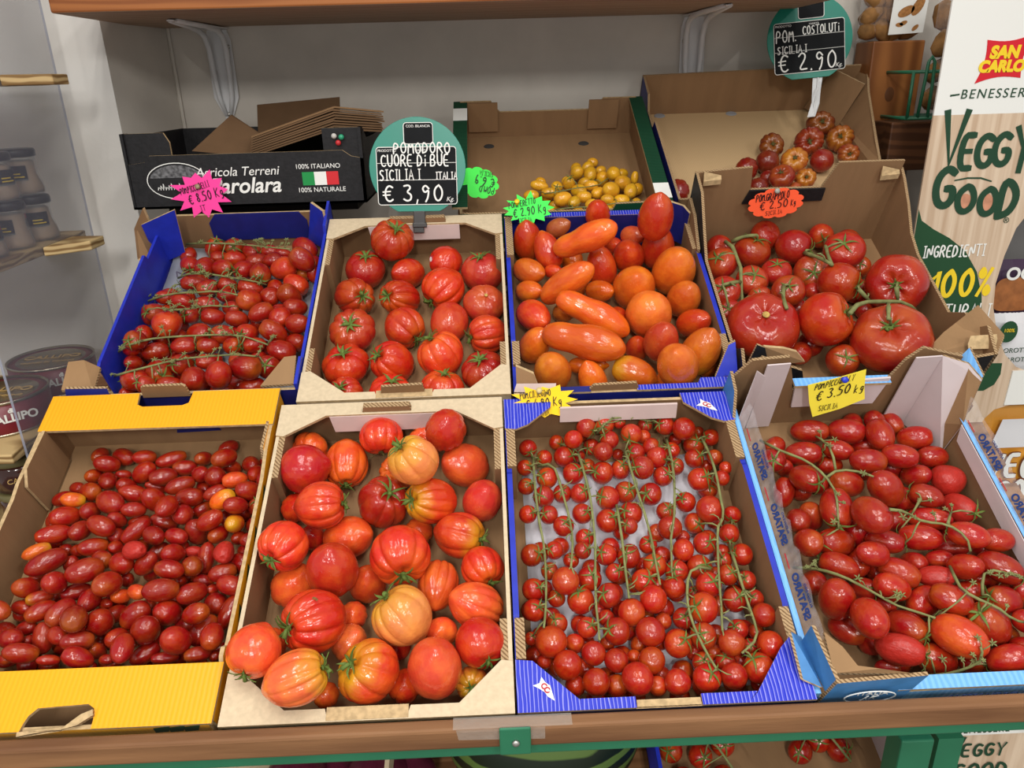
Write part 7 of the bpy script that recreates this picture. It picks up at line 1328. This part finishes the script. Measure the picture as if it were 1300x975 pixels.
def ex3(e, w, h, _):
    mb = MB(); mb.poly([(-w * .40, -.0255, h * .70), (w * .4, -.0255, h * .70), (w * .36, -.0255, h * .93), (-w * .34, -.0255, h * .93)]); mb.build('white_top', WFILM, e)
    mb = MB(); mb.poly([(-w * .12, -.0262, h * .76), (w * .2, -.0262, h * .76), (w * .1, -.0262, h * .9)]); mb.build('peak_print', mat('peak_brown', (140, 70, 40), .6), e)
    mb = MB(); strokes(mb, 'VEG', -w * .36, h * .46, .05, .5, .010, 0); strokes(mb, 'GO', -w * .26, h * .24, .05, .5, .010, 0); q = mb.build('lettering', INKW, e); q.location = (0, -.028, 0); q.rotation_euler = (R(90), 0, 0)
    mb = MB(); strokes(mb, 'VEG', -w * .36, h * .46, .05, .5, .014, 0); strokes(mb, 'GO', -w * .26, h * .24, .05, .5, .014, 0); q = mb.build('lettering_edge', mat('brown_edge', (120, 66, 36), .6), e); q.location = (0, -.0262, 0); q.rotation_euler = (R(90), 0, 0)
snack(1242, 516, 1350, 660, 1.44, ORFILM, 'orange and white snack bag in the lower opening of the display', ex3)
# ---------------------------------------------------------------- below the counter
DY2 = .76
e = empty('snack_carton', (.66, DY2, .45)); tag(e, 'wood-print snack carton under the counter at the right', 'carton')
p0 = at(1203, 915, DY2); wx = at(1292, 915, DY2).x - p0.x
mb = MB(); mb.box((p0.x + wx / 2 - .66 + .03, .06, .12), (wx + .06, .12, .36)); bevel(mb.build('box', [WOODP], e), .002)
mb = MB(); zz = at(1250, 932, DY2).z - .45; mb.slab([(p0.x - .66, -.0008, zz), (p0.x + wx + .06 - .66, -.0008, zz), (p0.x + wx + .06 - .66, -.0008, .30), (p0.x - .66, -.0008, .30)], (0, .0005, 0)); mb.build('white_band', INKW, e)
q = at(1248, 926, DY2); print_text('BENESSERE', .0125, e, INKG, (q.x - .66, -.0016, q.z - .45), mw=fz, spacing=1.2); q = at(1247, 917, DY2)
mb = MB(); mb.slab([(q.x - .68, -.0016, q.z - .448), (q.x - .64, -.0016, q.z - .448), (q.x - .64, -.0016, q.z - .42), (q.x - .68, -.0016, q.z - .42)], (0, .0004, 0)); mb.build('logo', MT['logo_red'], e)
mb = MB()
for tx, px, py, h, wr, th in (('V', 1206, 958, .030, .5, .0052), ('EGGY', 1219, 959, .021, .55, .004), ('GOOD', 1208, 986, .024, .6, .0046)):
    q = at(px, py, DY2); strokes(mb, tx, q.x - .66, q.z - .45, h, wr, th, 0, .03)
q = mb.build('lettering', INKG, e); q.location = (0, -.0016, 0); q.rotation_euler = (R(90), 0, 0)
# lower tomato crate
LT = Matrix.Rotation(R(18), 3, 'X'); L0 = Vector((.36, .68, .505))
e = empty('fruit_crate', L0, LT); tag(e, 'blue and brown crate of cherry tomatoes on the shelf below the counter', 'crate')
def lp(nm, slabs, mats):
    mb = MB()
    for pts, th, mi in slabs: mb.slab(pts, th, mi)
    return mb.build(nm, mats, e)
hw_, dp_, hh_ = .165, .36, .07
lp('base', [([(-hw_, 0, 0), (hw_, 0, 0), (hw_, dp_, 0), (-hw_, dp_, 0)], (0, 0, .004), (0, 0, 0))], [KRAFT])
for s in (-1, 1): lp('side_panel', [([(s * hw_, 0, 0), (s * hw_, dp_, 0), (s * hw_, dp_, hh_), (s * hw_, 0, hh_)], (-s * .005, 0, 0), (0, 1, 0))], [BLU, WBOARD if s > 0 else KRAFT])
for y, d in ((0, .005), (dp_, -.005)): lp('end_panel', [([(-hw_, y, 0), (hw_, y, 0), (hw_, y, hh_), (-hw_, y, hh_)], (0, d, 0), (0, 1, 2))], [BLU, KRAFT, CORR])
low = [(-.125, .10, 1), (-.095, .13, 1), (-.07, .10, 1), (-.135, .14, 1), (-.10, .165, 1), (-.06, .145, 1), (-.13, .185, 1), (-.045, .185, 1), (-.085, .20, 1), (.035, .20, 2), (.06, .175, 2), (.10, .19, 0), (.045, .13, 2), (.10, .13, 2), (.075, .145, 2)]
lows = {1: [], 2: []}
for k, (x, y, tr) in enumerate(low):
    rr_ = .0165 if tr else .021; P = L0 + LT @ Vector((x, y, .0045 + rr_)); f = dict(P=P, ax=(LT @ Vector((random.uniform(-.5, .5), -.5, .8))).normalized(), hw=rr_, hl=rr_ * .95, fl='n', tr=tr, cr='cherry', note='', label='single larger cherry tomato at right in the crate below the counter')
    if tr: lows[tr].append(f)
    else: make_fruit(f)
for tr, fs in lows.items():
    c_ = sum((f['P'] for f in fs), Vector()) / len(fs) + Vector((0, -.01, .03)); mb = MB(); pl = [c_ + Vector((-.05, .05, .004)), c_ + Vector((-.02, .015, .006)), c_ + Vector((.015, -.03, .002)), c_ + Vector((.03, -.06, -.01))]
    mb.tube([p - c_ for p in pl], .0017, 7)
    for f in fs:
        pole = f['P'] + f['ax'] * f['hl'] * .9; _, q, dr = nearest([pl], pole); mb.tube([q - c_, (q + pole) / 2 - c_ + Vector((0, 0, .006)), pole - c_], .001, 6)
    root = mb.build('tomato_truss', VINE, None, True); root.location = c_; tag(root, {1: 'cherry tomato truss at left in the crate below the counter', 2: 'cherry tomato truss at right in the crate below the counter'}[tr], 'tomato truss', 'cherry tomato trusses below the counter')
    for f in fs: make_fruit(f, root)
# watermelons
MELON = wave_mat('melon_rind', (86, 112, 52), (18, 32, 17), .55, 'X', .35, 5, 0, .5, lo=.55, hi=.75, stretch=(2.2, 2.2, .5))
def melon(px, Y, rad, label):
    c_ = at(px, 975, Y); o = bpy.data.objects.new('watermelon', fruit_mesh('watermelon', mk_egg(7, .02, .95, .0, .03, .01), 48, 32, MELON)); COL.objects.link(o)
    o.location = (c_.x, Y + .02, .595); o.scale = (rad, rad, rad * 1.12); o.rotation_euler = (R(8), R(90), R(4)); tag(o, label, 'watermelon')
    q = MB(); q.lathe([(.01, .965), (.05, .97), (.03, 1.02), (.01, 1.03)], 10); q.build('stem_stub', CALYX_DRY, o, True)
melon(690, .84, .128, 'dark green striped watermelon under the counter')
# red onions in small pale crate
ONI = mat('red_onion_skin', (92, 30, 52), .3, .5, noise=.4, nscale=8, stretch=(4, 4, .5))
def onion(px, Y, rad, label, rz=0):
    c_ = at(px, 972, Y); o = bpy.data.objects.new('red_onion', fruit_mesh('red_onion', lambda t, a: (math.sin(t) ** .9 * math.cos(a) * (1 - .25 * G(t, .5)), math.sin(t) ** .9 * math.sin(a) * (1 - .25 * G(t, .5)), .85 * math.cos(t) + .35 * G(t, .25)), 32, 22, ONI)); COL.objects.link(o)
    o.location = (c_.x, Y, c_.z - rad * .45); o.scale = (rad,) * 3; o.rotation_euler = (R(-15), R(10), rz); tag(o, label, 'onion', 'red onions below the counter')
    q = MB(); q.tube([(0, 0, 1.15), (.02, .01, 1.32), (.06, .02, 1.42)], [.06, .05, .02], 8); q.build('dry_neck', PAPERB, o, True)
onion(376, .80, .042, 'red onion at left of its pale crate under the counter'); onion(425, .82, .036, 'small red onion in the middle of the pale crate under the counter'); onion(478, .80, .044, 'red onion next to the blue wrapper under the counter'); onion(520, .82, .038, 'red onion at right end of the pale crate under the counter')
e = empty('fruit_crate', (-.33, .70, .50), LT); tag(e, 'pale wooden crate of red onions below the counter', 'crate')
for s in (-1, 1): lp('side_panel', [([(s * .17, 0, 0), (s * .17, .3, 0), (s * .17, .3, .09), (s * .17, 0, .09)], (-s * .006, 0, 0), (0, 0, 0))], [BEIGE])
lp('base', [([(-.17, 0, 0), (.17, 0, 0), (.17, .3, 0), (-.17, .3, 0)], (0, 0, .004), (0, 0, 0))], [BEIGE])
for y in (0, .3): lp('end_panel', [([(-.17, y, 0), (.17, y, 0), (.17, y, .06), (-.17, y, .06)], (0, .005, 0), (0, 0, 0))], [BEIGE])
bpy.context.view_layer.update()
